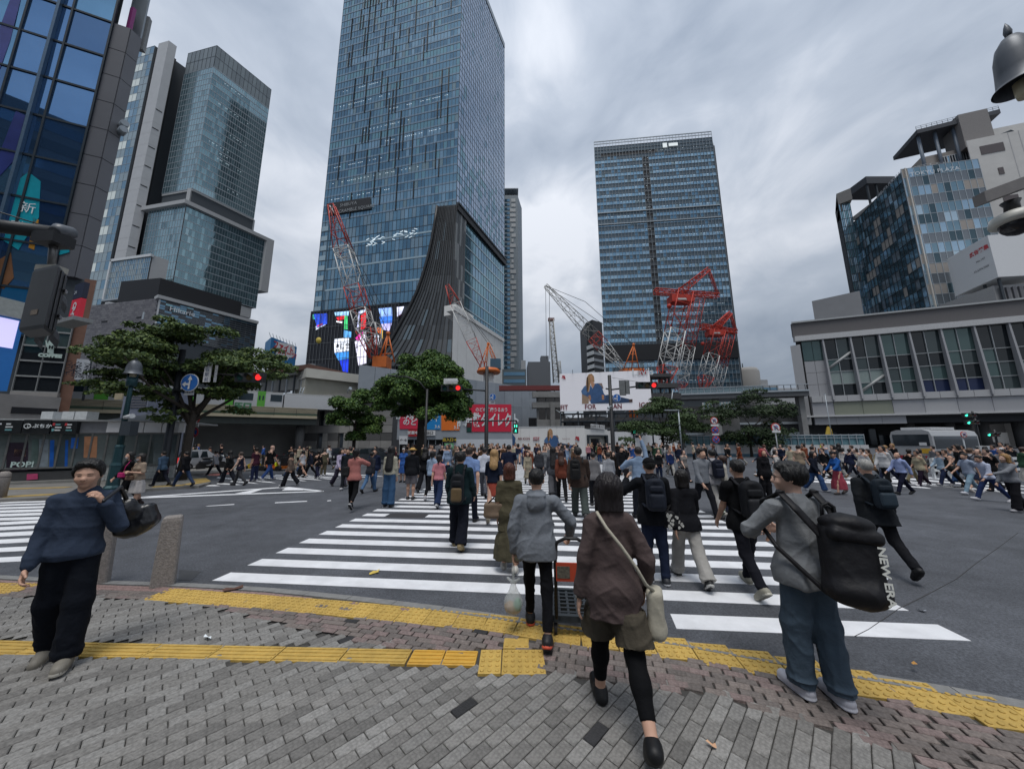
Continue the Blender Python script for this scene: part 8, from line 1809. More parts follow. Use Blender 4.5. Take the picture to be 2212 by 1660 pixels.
 if lod==3:
  Lb={'body':0,'top':4,'bottom':5,'shoe':6,'hair':7,'cap':8,'leggings':9};pr_=[]
  for gname,base in Lb.items():
   for p in groups.get(gname,[]):pr_.append(p[:4]+(base,)+p[5:])
  for p in heads[:4]:pr_.append(p)
  me=to_mesh('person',[surf(pr_,res)],body_m+[cloth(tc),cloth(bc),cloth(shoes),hairm(hcol),cloth(cap[1]if cap else hcol),cloth(bot[2]if len(bot)>2 else bc)])
  o=link('person',me,loc=loc,rot=(0,0,rz),label=lab,cat=cat,group=group);o['_']=0;del o['_'];return o,None
 root=thing('person',lab,cat,loc,rz,group)
 put_mesh('body',to_mesh('body',[surf(B,res*1.15)]+hb,body_m),root)
 nm={'tshirt':'tshirt','polo':'polo_shirt','long':'long_sleeved_top','hoodie':'hoodie','jacket':'jacket','coat':'coat','sweater':'sweater','vest':'vest','shirt':'shirt','big_shirt':'loose_shirt','mid':'blouse'}[tk]
 put_mesh(nm,to_mesh(nm,[surf(G,res,wr_,seed)],tm_),root)
 nb={'wide':'wide_trousers','slim':'slim_trousers','baggy':'baggy_trousers','mini':'short_skirt','dress':'skirt'}.get(bk,bk);put_mesh(nb,to_mesh(nb,[surf(L_,res,wr_*.9,seed+50)],[cloth(bc)]),root)
 if 'leggings' in groups:put_mesh('leggings',to_mesh('leggings',[surf(groups['leggings'],res)],[cloth(bot[2])]),root)
 for i,sd in enumerate((-1,1)):
  n3=len(groups['shoe'])//2;put_mesh('shoe',to_mesh('shoe',[surf(groups['shoe'][i*n3:(i+1)*n3],res*.75)],[M('shoe_'+shoes,shoes,.55,var=.12,vs_=20),M('sole_'+str(sole if sole and sole!='boot' else '#1a1a1a'),sole if sole and sole!='boot' else '#1a1a1a',.7)]),root)
 if Hh:put_mesh('hair',to_mesh('hair',[surf(Hh,res*.55,(.011 if lod<2 else .006),seed+9,wl=(.022,.06),az_=.12)],[hairm(hcol)]),root)
 if cap:put_mesh({'cap':'cap','hat':'straw_hat','beanie':'knit_hat'}[cap[0]],to_mesh('cap',[surf(groups['cap'],res*.6)],[cloth(cap[1]),cloth('#2a201a')]),root)
 if mask:put_mesh('face_mask',to_mesh('face_mask',[surf([ell(hd(0,.036,.024),V3(.030,.026,.024)*qh,HR,.01,0,[plane(-ff,hd(0,.012,0))])],.008)],[cloth('#c9cbd0')]),root)
 if lod<2:
  hv=np.concatenate([q[0]for q in hb[:1]]);hl_=((hv-hc0)@HR)/qh
  def on(x,z,off=.0006):
   m_=(hl_[:,1]>.01);d2=(hl_[:,0]-x)**2+(hl_[:,2]-z)**2+(~m_)*9;return hd(x,hl_[np.argmin(d2),1]+off,z)
  for sd in(-1,1):
   put_mesh('brow',MB().tube([on(sd*x,z)for x,z in((.0085,.0605),(.015,.0632),(.022,.0632),(.029,.0605))],[.0009*qh,.0015*qh,.0013*qh,.0006*qh],5).mesh('brow',BROW),root)
   put_mesh('eye',MB().tube([on(sd*x,z)for x,z in((.0095,.0515),(.014,.0530),(.020,.0532),(.0255,.0515))],[.0006*qh,.0013*qh,.0013*qh,.0006*qh],5).mesh('eye',EYE),root)
   put_mesh('nostril_shade',MB().ball(tuple(on(sd*.0050,.0315,.0)),.0018*qh,3).mesh('nostril_shade',M('nostril_shade',(.12,.05,.04),.7)),root)  # dark balls paint in the shade of the nostrils
  put_mesh('mouth',MB().tube([on(x,z)for x,z in((-.0125,.0165),(-.006,.0150),(0,.0156),(.006,.0150),(.0125,.0165))],[.0005*qh,.0011*qh,.0009*qh,.0011*qh,.0005*qh],5).mesh('mouth',M('mouth_line',(.16,.05,.045),.5)),root)
 if glasses:
  gm_=MB()
  for sd in(-1,1):gm_.tube([hd(sd*.019+.015*math.cos(t),.056-abs(sd*.019+.015*math.cos(t))*.2,.052+.012*math.sin(t))for t in np.linspace(0,6.283,13)],.0016,5);gm_.tube([hd(sd*.034,.049,.054),hd(sd*.046,-.004,.056)],.0014,4)
  gm_.build('glasses',BLK,root,True)
 return root,dict(up=up,hd=hd,A=A,J=J,s=s,T=T,fwd=fwd,rgt=rgt,root=root,W=W,loose=loose,mw=Matrix.Translation(Vector(loc))@Matrix.Rotation(rz,4,'Z'),rz=rz,loc=loc)
def bag_parts(name,lab,cat,P,parts,group=None):
 t_=thing(name,lab,cat,P['loc'],P['rz'],group)
 for nm,prims,res,mats,wr in parts:put_mesh(nm,to_mesh(nm,[surf(prims,res,wr,len(lab))],mats),t_)
 return t_
def backpack(P,lab,col,w=.155,h=.25,d=.085,zc=.70,pocket=None,straps=True,droop=0,y=-.115,side=0,group=None,res=.013):
 s,up,T,W=P['s'],P['up'],P['T'],P['W'];m=M('pack_'+col,col,.7,spec=.25,var=.2,vs_=6,bump=.3,bs=18);c=up(side,y-d*.25,zc);R=T@rot('x',droop)
 main=[rbox(c,V3(w,d,h)*s*.5*V3(1,1.1,1),.045*s,R,.02),ell(c+R@V3(0,-.01,h*.46)*s,V3(w*.40,d*.5,h*.12)*s,R,.03)]
 pk=[rbox(c+R@V3(0,-d*.55,-h*.17)*s,V3(w*.40,d*.24,h*.25)*s,.025*s,R,.015)];p2=[rbox(c+R@V3(0,-d*.52,h*.22)*s,V3(w*.36,d*.16,h*.12)*s,.02*s,R,.012)]
 parts=[('pack_body',main,res,[m],.006),('front_pocket',pk,res,[M('pack_'+(pocket or col))if pocket in(None,col)else M('pack_'+pocket,pocket,.7,var=.2,vs_=6)],.004),('top_pocket',p2,res,[m],.003)]
 t_=bag_parts('backpack',lab,'backpack',P,parts,group)
 if straps:
  for sd in(-1,1):
   x=sd*.052;lo=P['loose']/s;pts=[up(x,y+.02,zc+h*.42),up(x*1.12,-.058-lo,.815),up(x*1.2,-.012,.848+lo*.8),up(x*1.25,.05+lo,.80),up(x*1.35,.066+lo,.72),up(x*1.75,.03,.635),up(x*1.5,y+.015,zc-h*.36)]
   put_mesh('strap',to_mesh('strap',[surf([cone(a_,b_,.0135*s,.0135*s,.008,0,(unit(np.cross(unit(b_-a_),P['rgt'])),.45))for a_,b_ in zip(pts[:-1],pts[1:])],max(.007,res*.6))],[m]),t_)
 put_mesh('grab_loop',MB().tube([tuple(c+R@V3(q*.03,.02,h*.5+.0+(.035 if q==0 else 0))*s)for q in(-1,0,1)],.008*s,6).mesh('grab_loop',m),t_)
 return t_
def tote(P,lab,col,c,w,h,d,strap_to,name='tote_bag',yaw=0,mat=None,cat='bag',handle_col=None,both=True):
 """soft bag hanging at c (centre, in person fractions), its handles running to strap_to"""
 s,up=P['s'],P['up'];m=mat or M('bag_'+col,col,.8,var=.18,vs_=7,bump=.35,bs=16);R=rot('z',yaw);cc=up(*c)
 prims=[rbox(cc,V3(w,d,h)*s*.5,min(.03,d*.35)*s,R,.02),ell(cc+V3(0,0,-h*.3*s),V3(w*.5,d*.62,h*.22)*s,R,.03)]
 t_=bag_parts(name,lab,cat,P,[('bag_body',prims,.012,[m],.008)])
 for q in((-1,1)if both else(0,)):
  for e in(-1,1):
   a_=cc+R@V3(e*w*.28,q*d*.3,h*.46)*s;pts=[a_]+[up(*p)for p in strap_to]
   put_mesh('handle',MB().tube([tuple(p)for p in pts],.007*s,6).mesh('handle',M('bag_'+(handle_col or col),handle_col or col,.8)),t_)
   if not both:break
 return t_
 # ================================================================ the people, nearest first
WALK=dict(legs=(20,6,-16,24),arms=(-16,14,18,20));WALK2=dict(legs=(-16,26,20,6),arms=(18,20,-16,14));STAND=dict(legs=(2,2,-3,3),arms=(2,14,2,14));STRIDE=dict(legs=(28,4,-24,14),arms=(-22,16,26,30));STRIDE2=dict(legs=(-24,14,28,4),arms=(26,30,-22,16))
# man at the left, coming towards the lens with a bag over his shoulder
_,P=person('young man in a navy sweater walking towards the camera at the left',(112,1437),(165,1003),146,'m',('sweater','#303a4b',.50),('baggy','#0f131b'),('mop','#0b0a0a'),'#77736a',legs=(9,5,-6,14),arms=(4,12,6,20),handL=(-.105,.105,.775),hintL=(-.30,-.55,-.75),hpitch=5,hyaw=-4,lean=1,build=.94,z0=.052,sole='#b9b5aa',curl=(1.0,.9),skin=0)
t_=bag_parts('shoulder_bag','slouchy black bag slung behind the shoulder of the man in the navy sweater','bag',P,[('bag_body',[rbox(P['up'](-.185,-.10,.645),V3(.16,.085,.11)*P['s']*.62,.05,rot('y',.35)@rot('x',.1),.03),ell(P['up'](-.20,-.11,.60),V3(.085,.06,.055)*P['s'],rot('y',.5),.05),ell(P['up'](-.15,-.07,.715),V3(.05,.045,.06)*P['s'],None,.05)],.010,[M('bag_satin','#0b0d13',.32,spec=.6,var=.2,vs_=9,bump=.5,bs=14)],.016),('strap',[cone(P['A'][-1][2]+V3(.0,.03,.03),P['up'](-.125,-.01,.845),.016,.016,.01),cone(P['up'](-.125,-.01,.845),P['up'](-.15,-.08,.74),.016,.02,.01)],.008,[M('bag_satin')],0)])
# woman in the brown shirt, centre foreground
_,P=person('woman in a crumpled brown shirt and black leggings walking away in the foreground',(1340,1562),(1306,1025),4,'f',('big_shirt','#4e4342',.415),('culottes','#48433a','#0c0d10'),('bob','#171012'),'#0b0c0f',legs=(17,5,-15,30),handL=(-.150,.015,.462),hintL=(-.5,-.7,0),handR=(.140,.045,.50),hintR=(.5,-.8,0),hyaw=-6,lean=3,build=.92,z0=.052,curl=(.45,.6),skin=0)
tote(P,'off-white canvas bag hanging at the right hip of the woman in the brown shirt','#a8a394',(.165,-.02,.435),.105,.195,.07,((.115,-.085,.56),(.075,-.100,.63),(.02,-.100,.71),(-.035,-.088,.78),(-.065,-.045,.838)),'canvas_bag',yaw=1.25,both=False)
wt=thing('wrist_watch','pale wrist watch on the left wrist of the woman in the brown shirt','watch',P['loc'],P['rz']);w_=P['A'][-1][2];d_=unit(w_-P['A'][-1][1])
put_mesh('watch_band',MB().tube([tuple(w_-d_*.012),tuple(w_+d_*.008)],.031,14).mesh('watch_band',M('watch_strap',(.06,.05,.045),.5)),wt);put_mesh('watch_face',MB().ball(tuple(w_+V3(-.028,-.004,0)),.016,6,sq=(.4,1,1)).mesh('watch_face',M('watch_dial',(.5,.48,.42),.3)),wt)
# grey hoodie man with the hand cart and the plastic bag
_,P=person('man in a grey hoodie pushing a hand cart onto the crossing',(1163,1372),(1164,1017),6,'m',('hoodie','#6d7279',.455,'#62676e'),('slim','#0d0e12'),('short','#0a0909'),'#15161a',legs=(16,2,-12,14),arms=(-2,10,10,30),handR=(.215,.13,.555),handL=(-.155,.0,.475),hintR=(.8,-.4,-.3),lean=4,z0=.045,sole='#c4543e',build=1.12,curl=(1.1,1.1))
s=P['s'];hl=P['A'][-1][2]+V3(-.005,.0,-.09)
pb_=thing('plastic_bag','knotted clear plastic bag of groceries in the left hand of the grey hoodie man','bag',P['loc'],P['rz'])
PLA=M('plastic_film',(.62,.66,.66),.25,spec=.5,var=.08,vs_=14,bump=.6,bs=22,alpha=.38)
put_mesh('film',to_mesh('film',[surf([ell(hl+V3(0,0,-.40),(.105,.095,.115),None,.03),cone(hl+V3(0,0,-.34),hl+V3(0,0,-.20),.075,.018,.03),cone(hl+V3(0,0,-.2),hl,.014,.012,.02),cone(hl+V3(0,0,-.21),hl+V3(.06,0,-.17),.012,.02,.01),cone(hl+V3(0,0,-.21),hl+V3(-.06,.01,-.165),.012,.018,.01)],.009,.02,4)],[PLA]),pb_)
put_mesh('contents',to_mesh('contents',[surf([ell(hl+V3(-.03,0,-.43),(.06,.06,.05),None,.01,0),ell(hl+V3(.045,-.01,-.40),(.04,.045,.06),None,.01,1),ell(hl+V3(0,.02,-.46),(.075,.06,.035),None,.01,2)],.01)],[M('food_tan',(.32,.21,.12),.6,var=.3,vs_=30),M('food_green',(.03,.20,.09),.5,var=.2),M('food_orange',(.33,.20,.07),.6,var=.3,vs_=30)]),pb_)
# the cart
cr_=thing('hand_cart','folding hand cart with a red plate left of the woman in the brown shirt','cart',P['loc'],P['rz'])
hx=P['A'][1][2];pl_=M('cart_plastic',(.025,.032,.038),.45,.1,var=.15);bx0,bx1,by0,by1,bz=.12,.56,-.02,.62,.17
m=MB();m.box(bx0,bx1,by0,by0+.05,bz-.03,bz+.03);m.box(bx0,bx1,by1-.05,by1,bz-.03,bz+.03);m.box(bx0,bx0+.04,by0,by1,bz-.03,bz+.031);m.box(bx1-.04,bx1,by0,by1,bz-.03,bz+.031)
for k in range(7):m.box(bx0,bx1,by0+.09+k*.085,by0+.12+k*.085,bz-.015,bz+.022)
for k in range(4):m.box(bx0+.08+k*.09,bx0+.105+k*.09,by0,by1,bz-.014,bz+.02)
put_mesh('platform',m.mesh('platform',pl_),cr_);ht=.93;hy=by0+.01
put_mesh('push_handle',MB().tube([(bx0+.06,hy,bz),(bx0+.06,hy-.05,ht-.12),(bx0+.08,hy-.055,ht-.04),(bx0+.16,hy-.06,ht),(bx1-.16,hy-.06,ht),(bx1-.08,hy-.055,ht-.04),(bx1-.06,hy-.05,ht-.12),(bx1-.06,hy,bz)],.017,8).mesh('push_handle',M('cart_black',(.018,.018,.02),.4,.2)),cr_)
put_mesh('red_plate',MB().box(bx0+.065,bx1-.065,hy-.06,hy-.04,.53,.70).mesh('red_plate',M('cart_red',(.40,.055,.025),.5,var=.1)),cr_);put_mesh('label',MB().box(bx0+.075,bx0+.20,hy-.064,hy-.0605,.56,.67).mesh('label',M('label_grey',(.10,.09,.07),.6,var=.7,vs_=45)),cr_)
for cx_ in(bx0+.05,bx1-.05):
 for cy_ in(by0+.06,by1-.08):w_=put_mesh('wheel',MB().tube([(cx_-.016,cy_,.062),(cx_+.016,cy_,.062)],.06,14).mesh('wheel',M('tyre')),cr_);put_mesh('caster',MB().box(cx_-.024,cx_+.024,cy_-.02,cy_+.03,.07,bz-.03).mesh('caster',M('clasp_metal')),cr_,w_)
 # man at the right with the big pack
_,P=person('tall man in a grey sweatshirt and blue-grey jeans waiting at the right',(1772,1506),(1713,1007),-2,'m',('sweater','#797c7f',.47),('baggy','#44525f'),('mop','#0b0b0c'),'#b8b9c2',legs=(4,3,-3,5),arms=(8,60,12,62),handL=(-.07,.19,.64),hintL=(-.9,-.2,-.35),handR=(.07,.19,.64),hyaw=-48,lean=1,build=1.02,z0=.052,sole='#c6c7cf',glasses=True,skin=2)
s=P['s'];up=P['up'];PK=M('pack_black','#0d0d12',.62,spec=.35,var=.2,vs_=6,bump=.4,bs=14);R=P['T']@rot('z',-.25)@rot('x',-.16)@rot('y',.10);c=up(.05,-.185,.60)
t_=bag_parts('backpack','large black pack with white lettering on the man in the grey sweatshirt','backpack',P,[('pack_body',[rbox(c,V3(.20,.135,.32)*s*.5,.055*s,R,.02),ell(c+R@V3(0,-.01,-.11)*s,V3(.112,.082,.06)*s,R,.04)],.0105,[PK],.012),('lid',[ell(c+R@V3(0,-.012,.15)*s,V3(.098,.076,.045)*s,R,.03),rbox(c+R@V3(0,-.035,.105)*s,V3(.19,.10,.06)*s*.5,.025*s,R,.02)],.0105,[PK],.010),('strap',[cone(a_,b_,.02*s,.02*s,.008,0,(unit(np.cross(unit(b_-a_),P['rgt'])),.4))for pts in([up(-.02,-.14,.70),up(-.07,-.092,.80),up(-.082,-.03,.862),up(-.10,.06,.81),up(-.11,.085,.72)],[up(.085,-.14,.70),up(.088,-.09,.80),up(.085,-.03,.862),up(.10,.06,.81)])for a_,b_ in zip(pts[:-1],pts[1:])],.009,[PK],0),('lower_strap',[cone(up(-.115,.085,.70),up(-.135,-.03,.62),.010*s,.010*s,.005),cone(up(-.135,-.03,.62),up(-.04,-.15,.47),.010*s,.010*s,.005)],.008,[PK],0)])
put_mesh('grab_loop',MB().tube([tuple(c+R@V3(x,.05,z)*s)for x,z in((-.05,.165),(-.045,.22),(-.02,.235),(.0,.22),(.0,.165))],.008*s,6).mesh('grab_loop',PK),t_)
tb=text_mb('NEW ERA',.082,bold=.0025);fx=R@V3(0,0,-1);fn_=unit(R@V3(.30,-.95,0));fy=unit(np.cross(fn_,fx));o_=c+R@V3(.062,-.0675,-.03)*s+fn_*.016
tb.v=[tuple(o_+fx*v[0]+fy*v[2]+fn_*(.004-v[1]))for v in tb.v];put_mesh('lettering',tb.mesh('lettering',M('pack_print',(.55,.56,.52),.6)),t_)
# second rank
def mid(lab,foot,head,deg,**k):return person(lab,foot,head,deg,lodmax=2,**k)[1]
P=mid('man in a black hoodie and cap filming with a phone, seen from behind',(1420,1256),(1404,993),8,top=('hoodie','#121419',.46),bot=('trousers','#1a2236'),hair=('short','#0c0b0b'),cap=('cap','#0e0f12'),shoes='#2a2c31',sole='#b7b9bd',handL=(-.17,.17,.80),hintL=(-.7,0,-.7),legs=(3,3,-4,4),build=1.1)
backpack(P,'navy daypack on the back of the man filming with a phone','#161c28',.16,.25,.09,.69)
ph=thing('mobile_phone','dark phone held up by the man in the black hoodie','phone',P['loc'],P['rz']);h_=P['A'][-1][2]+V3(.02,.06,.09);put_mesh('phone_body',to_mesh('phone_body',[surf([rbox(h_,(.037,.006,.075),.005)],.006)],[M('phone_black',(.02,.02,.025),.2)]),ph)
P=mid('woman in a black jacket and wide white trousers with a patterned black tote',(1492,1256),(1476,1014),5,sex='f',top=('jacket','#16171c',.475),bot=('wide','#9c9a96'),hair=('bob','#110d0d'),shoes='#17181b',sole='#a9a9a6',build=1.12,**WALK)
tote(P,'black tote printed with white figures on the left side of the woman in white trousers','#131418',(-.155,-.06,.56),.17,.15,.07,((-.12,-.02,.70),(-.115,0,.83)),yaw=.25)
m=MB();rg2=random.Random(4);s=P['s'];cc=P['up'](-.155,-.10,.555)
for k in range(26):
 q=cc+rot('z',.25)@V3(rg2 .uniform(-.075,.075)*s,-.035*s,rg2 .uniform(-.07,.06)*s);n_k=rg2 .choice((4,5,6));r_=rg2 .uniform(.010,.019)*s;pts=[q+rot('z',.25)@V3(math.cos(2*math.pi*j/n_k)*r_*rg2 .uniform(.5,1),-.001,math.sin(2*math.pi*j/n_k)*r_*rg2 .uniform(.6,1.1))for j in range(n_k)]
 m.add([tuple(p)for p in pts],[tuple(range(n_k))])
tg=[o for o in bpy.data.objects if o.name.startswith('tote_bag')and not o.parent][-1];put_mesh('printed_pattern',m.mesh('printed_pattern',M('print_bone',(.50,.50,.47),.7)),tg,kind='stuff')
P=mid('man in a black t-shirt with a black pack stepping along the right of the crossing',(1624,1274),(1598,992),4,top=('tshirt','#0f1013',.47),bot=('trousers','#15161d'),hair=('short','#0b0a0a'),shoes='#8b887b',sole='#b5b2a6',build=1.08,skin=1,**WALK2)
backpack(P,'black pack with a small white badge on the man in the black t-shirt','#101217',.165,.27,.10,.69,pocket='#14161c')
P=mid('grey-haired old man in a dark suit walking away at the right',(1917,1240),(1868,994),16,top=('coat','#1c1f23',.42),bot=('trousers','#16171b'),hair=('short','#8d8c88'),shoes='#0d0d0f',legs=(12,3,-14,34),arms=(-4,10,4,12),lean=7,build=1.02)
backpack(P,'dark teal rucksack on the back of the grey-haired old man','#141f29',.15,.25,.09,.68,pocket='#1c2c38')
P=mid('young man in a dark green patterned jacket carrying a tan and black pack',(990,1182),(990,978),3,top=('jacket','#14262a',.46),bot=('wide','#131620'),hair=('mop','#0b0a0a'),shoes='#8a7a5a',build=1.1,legs=(10,4,-10,22),arms=(6,40,6,40))
backpack(P,'black pack with a tan flap hanging low on the man in dark green','#14171d',.15,.29,.08,.60,pocket='#5d4c33')
P=mid('woman with auburn hair in a long olive coat dress',(1100,1232),(1121,1005),2,sex='f',top=('mid','#4a4637',.36),bot=('long_skirt','#4c4839'),hair=('bob','#4a2416'),shoes='#b9b6ae',build=1.08,legs=(6,4,-6,10),arms=(-4,14,4,30))
tote(P,'beige tote with a white end panel on the left of the woman in olive','#6a5a4b',(-.15,.0,.545),.21,.15,.10,((-.12,.0,.70),(-.115,0,.83)),handle_col='#241d19')
P=mid('woman in a dusty pink knit and black leggings walking alone left of the crossing',(760,1100),(783,970),-8,sex='f',top=('sweater','#9c6560',.49),bot=('slim','#0e0f12'),hair=('tied','#0d0b0b'),shoes='#141416',sole='#b0b0b0',handR=(.05,.12,.82),hintR=(.8,0,-.5),legs=(14,4,-18,34),arms=(0,20,0,20))
tote(P,'black bag hanging at the left of the woman in dusty pink','#101114',(-.13,-.05,.62),.12,.17,.07,((-.12,-.02,.76),(-.1,0,.83)),cat='bag')
P=mid('woman with waist-long black hair in a cream top and wide blue jeans',(838,1094),(844,966),2,sex='f',top=('long','#9d9a8c',.52),bot=('wide','#34506f'),hair=('very_long','#0c0b0d'),shoes='#222226',**STAND)
P=mid('man in a straw hat, black jacket and grey shorts seen from behind',(886,1078),(891,968),0,top=('jacket','#15171c'),bot=('shorts','#5c5a5f'),hair=('short','#1a1512'),cap=('hat','#b08d52'),shoes='#1d1d20',**STAND)
P=mid('woman in a pink t-shirt with a cross strap and dark blue jeans',(945,1094),(945,982),5,sex='f',top=('tshirt','#b0727a',.52),bot=('wide','#1f2d4a'),hair=('tied','#140f0f'),shoes='#6d6f74',sole='#c4c4c4',**WALK)
P=mid('tall man in a light blue polo shirt and navy trousers beside the green jacket',(1010,1132),(1006,964),8,top=('polo','#6f86b0',.50),bot=('trousers','#191d2b'),hair=('short','#2a201b'),shoes='#18181b',build=1.1,**WALK2)
P=mid('man in a white shirt and grey trousers walking away in the centre',(1045,1072),(1049,966),3,top=('shirt','#b6bac6',.50),bot=('trousers','#4b4d55'),hair=('short','#15100e'),shoes='#141416',**WALK)
P=mid('blonde woman in a navy top and short terracotta skirt',(1066,1124),(1068,970),2,sex='f',top=('mid','#141a2a',.53),bot=('mini','#9c4a3c'),hair=('long','#9a7a50'),shoes='#a8a08f',skin=2,**WALK2)
P=mid('broad man in a navy t-shirt and dark trousers in the centre',(1099,1062),(1102,960),4,top=('tshirt','#151c30',.49),bot=('trousers','#16171d'),hair=('short','#100d0c'),shoes='#15151a',build=1.2,**WALK)
P=mid('man in a brown plaid shirt and faded trousers with a black pack at his left',(1253,1118),(1257,966),6,top=('big_shirt','#3a2f2a',.45),bot=('baggy','#3d4442'),hair=('mop','#0f0d0c'),shoes='#3a3a3c',build=1.12,**WALK)
backpack(P,'black pack worn on the left side of the man in brown plaid','#101113',.15,.27,.1,.68,side=-.06)
P=mid('woman with long wavy dark hair in a grey trouser suit',(1196,1073),(1199,965),3,sex='f',top=('jacket','#43454b',.46),bot=('wide','#4a4b50'),hair=('very_long','#141012'),shoes='#16161a',**WALK2)
P=mid('woman in a rust coloured top and black trousers beside the grey suit',(1214,1080),(1217,973),3,sex='f',top=('sweater','#5e3226',.46),bot=('trousers','#141417'),hair=('long','#3b231a'),shoes='#141416',**WALK)
P=mid('woman in a grey sweater with a thin black strap',(1285,1092),(1291,978),8,sex='f',top=('sweater','#6b6a6c',.48),bot=('trousers','#1a1b20'),hair=('short','#14100f'),shoes='#2c2c2f',**STAND)
P=mid('person wrapped in a black and white patterned shawl',(1318,1080),(1309,976),10,sex='f',top=('coat','#8a8d93',.40),bot=('trousers','#1c2233'),hair=('short','#15110f'),shoes='#1c1c1e',**WALK)
P=mid('man in a black zipped jacket walking towards the camera',(1345,1049),(1340,963),178,top=('jacket','#121317'),bot=('trousers','#15161a'),hair=('mop','#0e0c0b'),shoes='#111113',**WALK)
P=mid('man in a light blue shirt raising a phone above his head',(1388,1122),(1384,965),5,top=('shirt','#74879f',.49),bot=('trousers','#23262e'),hair=('short','#1a1411'),shoes='#1b1b1e',handR=(.075,.10,1.14),hintR=(1,0,.1),handL=(-.12,.16,.80),build=1.08)
ph=thing('mobile_phone','phone raised high above the crowd in front of the plain hoarding','phone',P['loc'],P['rz']);h_=P['A'][1][2]+V3(-.05,.02,.10);put_mesh('phone_body',to_mesh('phone_body',[surf([rbox(h_,(.085,.008,.042),.006)],.008)],[M('phone_black',(.02,.02,.025),.2)]),ph)
P=mid('smiling man in a grey shirt and dark trousers walking towards the camera',(1524,1116),(1498,967),165,top=('shirt','#6f7379',.50),bot=('trousers','#17181e'),hair=('mop','#0d0b0b'),shoes='#111114',build=1.08,**WALK)
P=mid('man in a pale hoodie and pale trousers with a navy pack',(1551,1110),(1552,970),5,top=('hoodie','#9b9a9e',.47),bot=('baggy','#8f8e8c'),hair=('short','#0d0c0c'),shoes='#5e7a4a',sole='#c9c9c2',**WALK2)
backpack(P,'navy pack on the man in the pale hoodie','#161b2b',.16,.27,.1,.69)
P=mid('young woman with tied brown hair in a pale top turning left',(1573,1112),(1579,986),-70,sex='f',top=('long','#a9a59c',.5),bot=('trousers','#33384a'),hair=('tied','#3a2620'),shoes='#a4a09a',**STAND)
P=mid('person with red dyed hair in baggy black clothes',(1657,1079),(1654,971),176,sex='f',top=('hoodie','#141418',.45),bot=('baggy','#18181c'),hair=('bob','#8d2b30'),shoes='#1c1c1e',**STAND)
P=mid('long-haired person in a navy jumper and blue jeans walking towards the camera',(1765,1061),(1752,974),160,top=('sweater','#141926'),bot=('wide','#35507a'),hair=('bob','#100d0e'),shoes='#a9abb0',**WALK)
P=mid('person in a blue top, cap and long rose skirt striding left',(1815,1067),(1797,975),-95,sex='f',top=('long','#1f4f8f',.55),bot=('long_skirt','#8a3b48'),hair=('short','#15110f'),cap=('cap','#15161c'),shoes='#3a3433',legs=(16,4,-16,18),arms=(40,20,30,20))
P=mid('balding man in a light blue shirt and navy trousers striding left',(1955,1068),(1937,975),-90,top=('shirt','#8e9cc4',.53),bot=('trousers','#14172a'),hair=('thin','#3a3330'),shoes='#101014',build=1.05,**STRIDE)
P=mid('man in a pale t-shirt and light jeans striding left',(2102,1068),(2067,977),-85,top=('tshirt','#8a95a8',.5),bot=('trousers','#7a93a3'),hair=('short','#1a1411'),shoes='#b9bac0',sole='#c9c9cc',**STRIDE)
P=mid('man in a pale hoodie and navy shorts with a navy pack at the right',(2112,1063),(2087,967),92,top=('hoodie','#8f9197'),bot=('shorts','#232b40'),hair=('short','#4d3a2c'),shoes='#c0b9b4',**WALK)
backpack(P,'navy pack on the man in navy shorts at the right','#141a28',.17,.27,.11,.69)
P=mid('person in a white shirt and blue jeans leaning forward near the right edge',(2146,1083),(2148,984),-80,top=('shirt','#a9b0c4',.5),bot=('trousers','#27355a'),hair=('short','#16110f'),shoes='#b5b5ba',lean=14,**STRIDE2)
P=mid('blonde woman in a grey cardigan and dark trousers at the right edge',(2200,1105),(2193,982),-80,sex='f',top=('jacket','#75787e',.5),bot=('wide','#17171c'),hair=('bob','#8d6a3c'),shoes='#8f8f94',skin=2,handL=(-.05,.28,.66),legs=(10,4,-12,18),arms=(10,20,10,20))
P=mid('woman in a black top and black trousers with a mask beside the teal lamp post',(266,1086),(283,975),195,sex='f',top=('long','#0f0f12'),bot=('trousers','#0e0e11'),hair=('bob','#0d0b0b'),shoes='#3a3438',mask=True,z0=.0,**WALK)
tote(P,'magenta bag at the waist of the masked woman in black','#a0155a',(-.02,.11,.56),.15,.10,.06,((-.06,.08,.72),(-.05,.0,.84)),'waist_bag',both=False)
P=mid('woman in a beige cardigan, white skirt and grey cap wearing a mask',(289,1095),(309,981),190,sex='f',top=('mid','#8f7f70',.50),bot=('skirt','#b3aeab'),hair=('bob','#1b1512'),cap=('cap','#33383c'),shoes='#2a1c1a',sole='boot',mask=True,handL=(-.03,.14,.66),handR=(.05,.14,.64),legs=(6,2,-8,14))
tote(P,'tan crossbody bag in front of the woman in the white skirt','#5c4434',(.02,.13,.555),.17,.09,.06,((.06,.09,.72),(.05,.0,.84)),'waist_bag',both=False)
P=mid('person in a denim jacket walking left with a mauve bag by the pavilion',(344,1049),(352,978),-85,top=('jacket','#3d5166'),bot=('trousers','#191c28'),hair=('short','#17120f'),shoes='#15151a',z0=.1,**WALK)
tote(P,'mauve shopping bag carried by the person in the denim jacket','#443a4a',(.16,.05,.42),.16,.17,.05,((.14,.05,.50),),yaw=1.57)
P=mid('man in a black jacket and blue jeans stepping left near the tree trunk',(394,1050),(409,973),-85,top=('jacket','#101116'),bot=('trousers','#27364f'),hair=('short','#120e0d'),shoes='#17171b',z0=.1,**STRIDE)
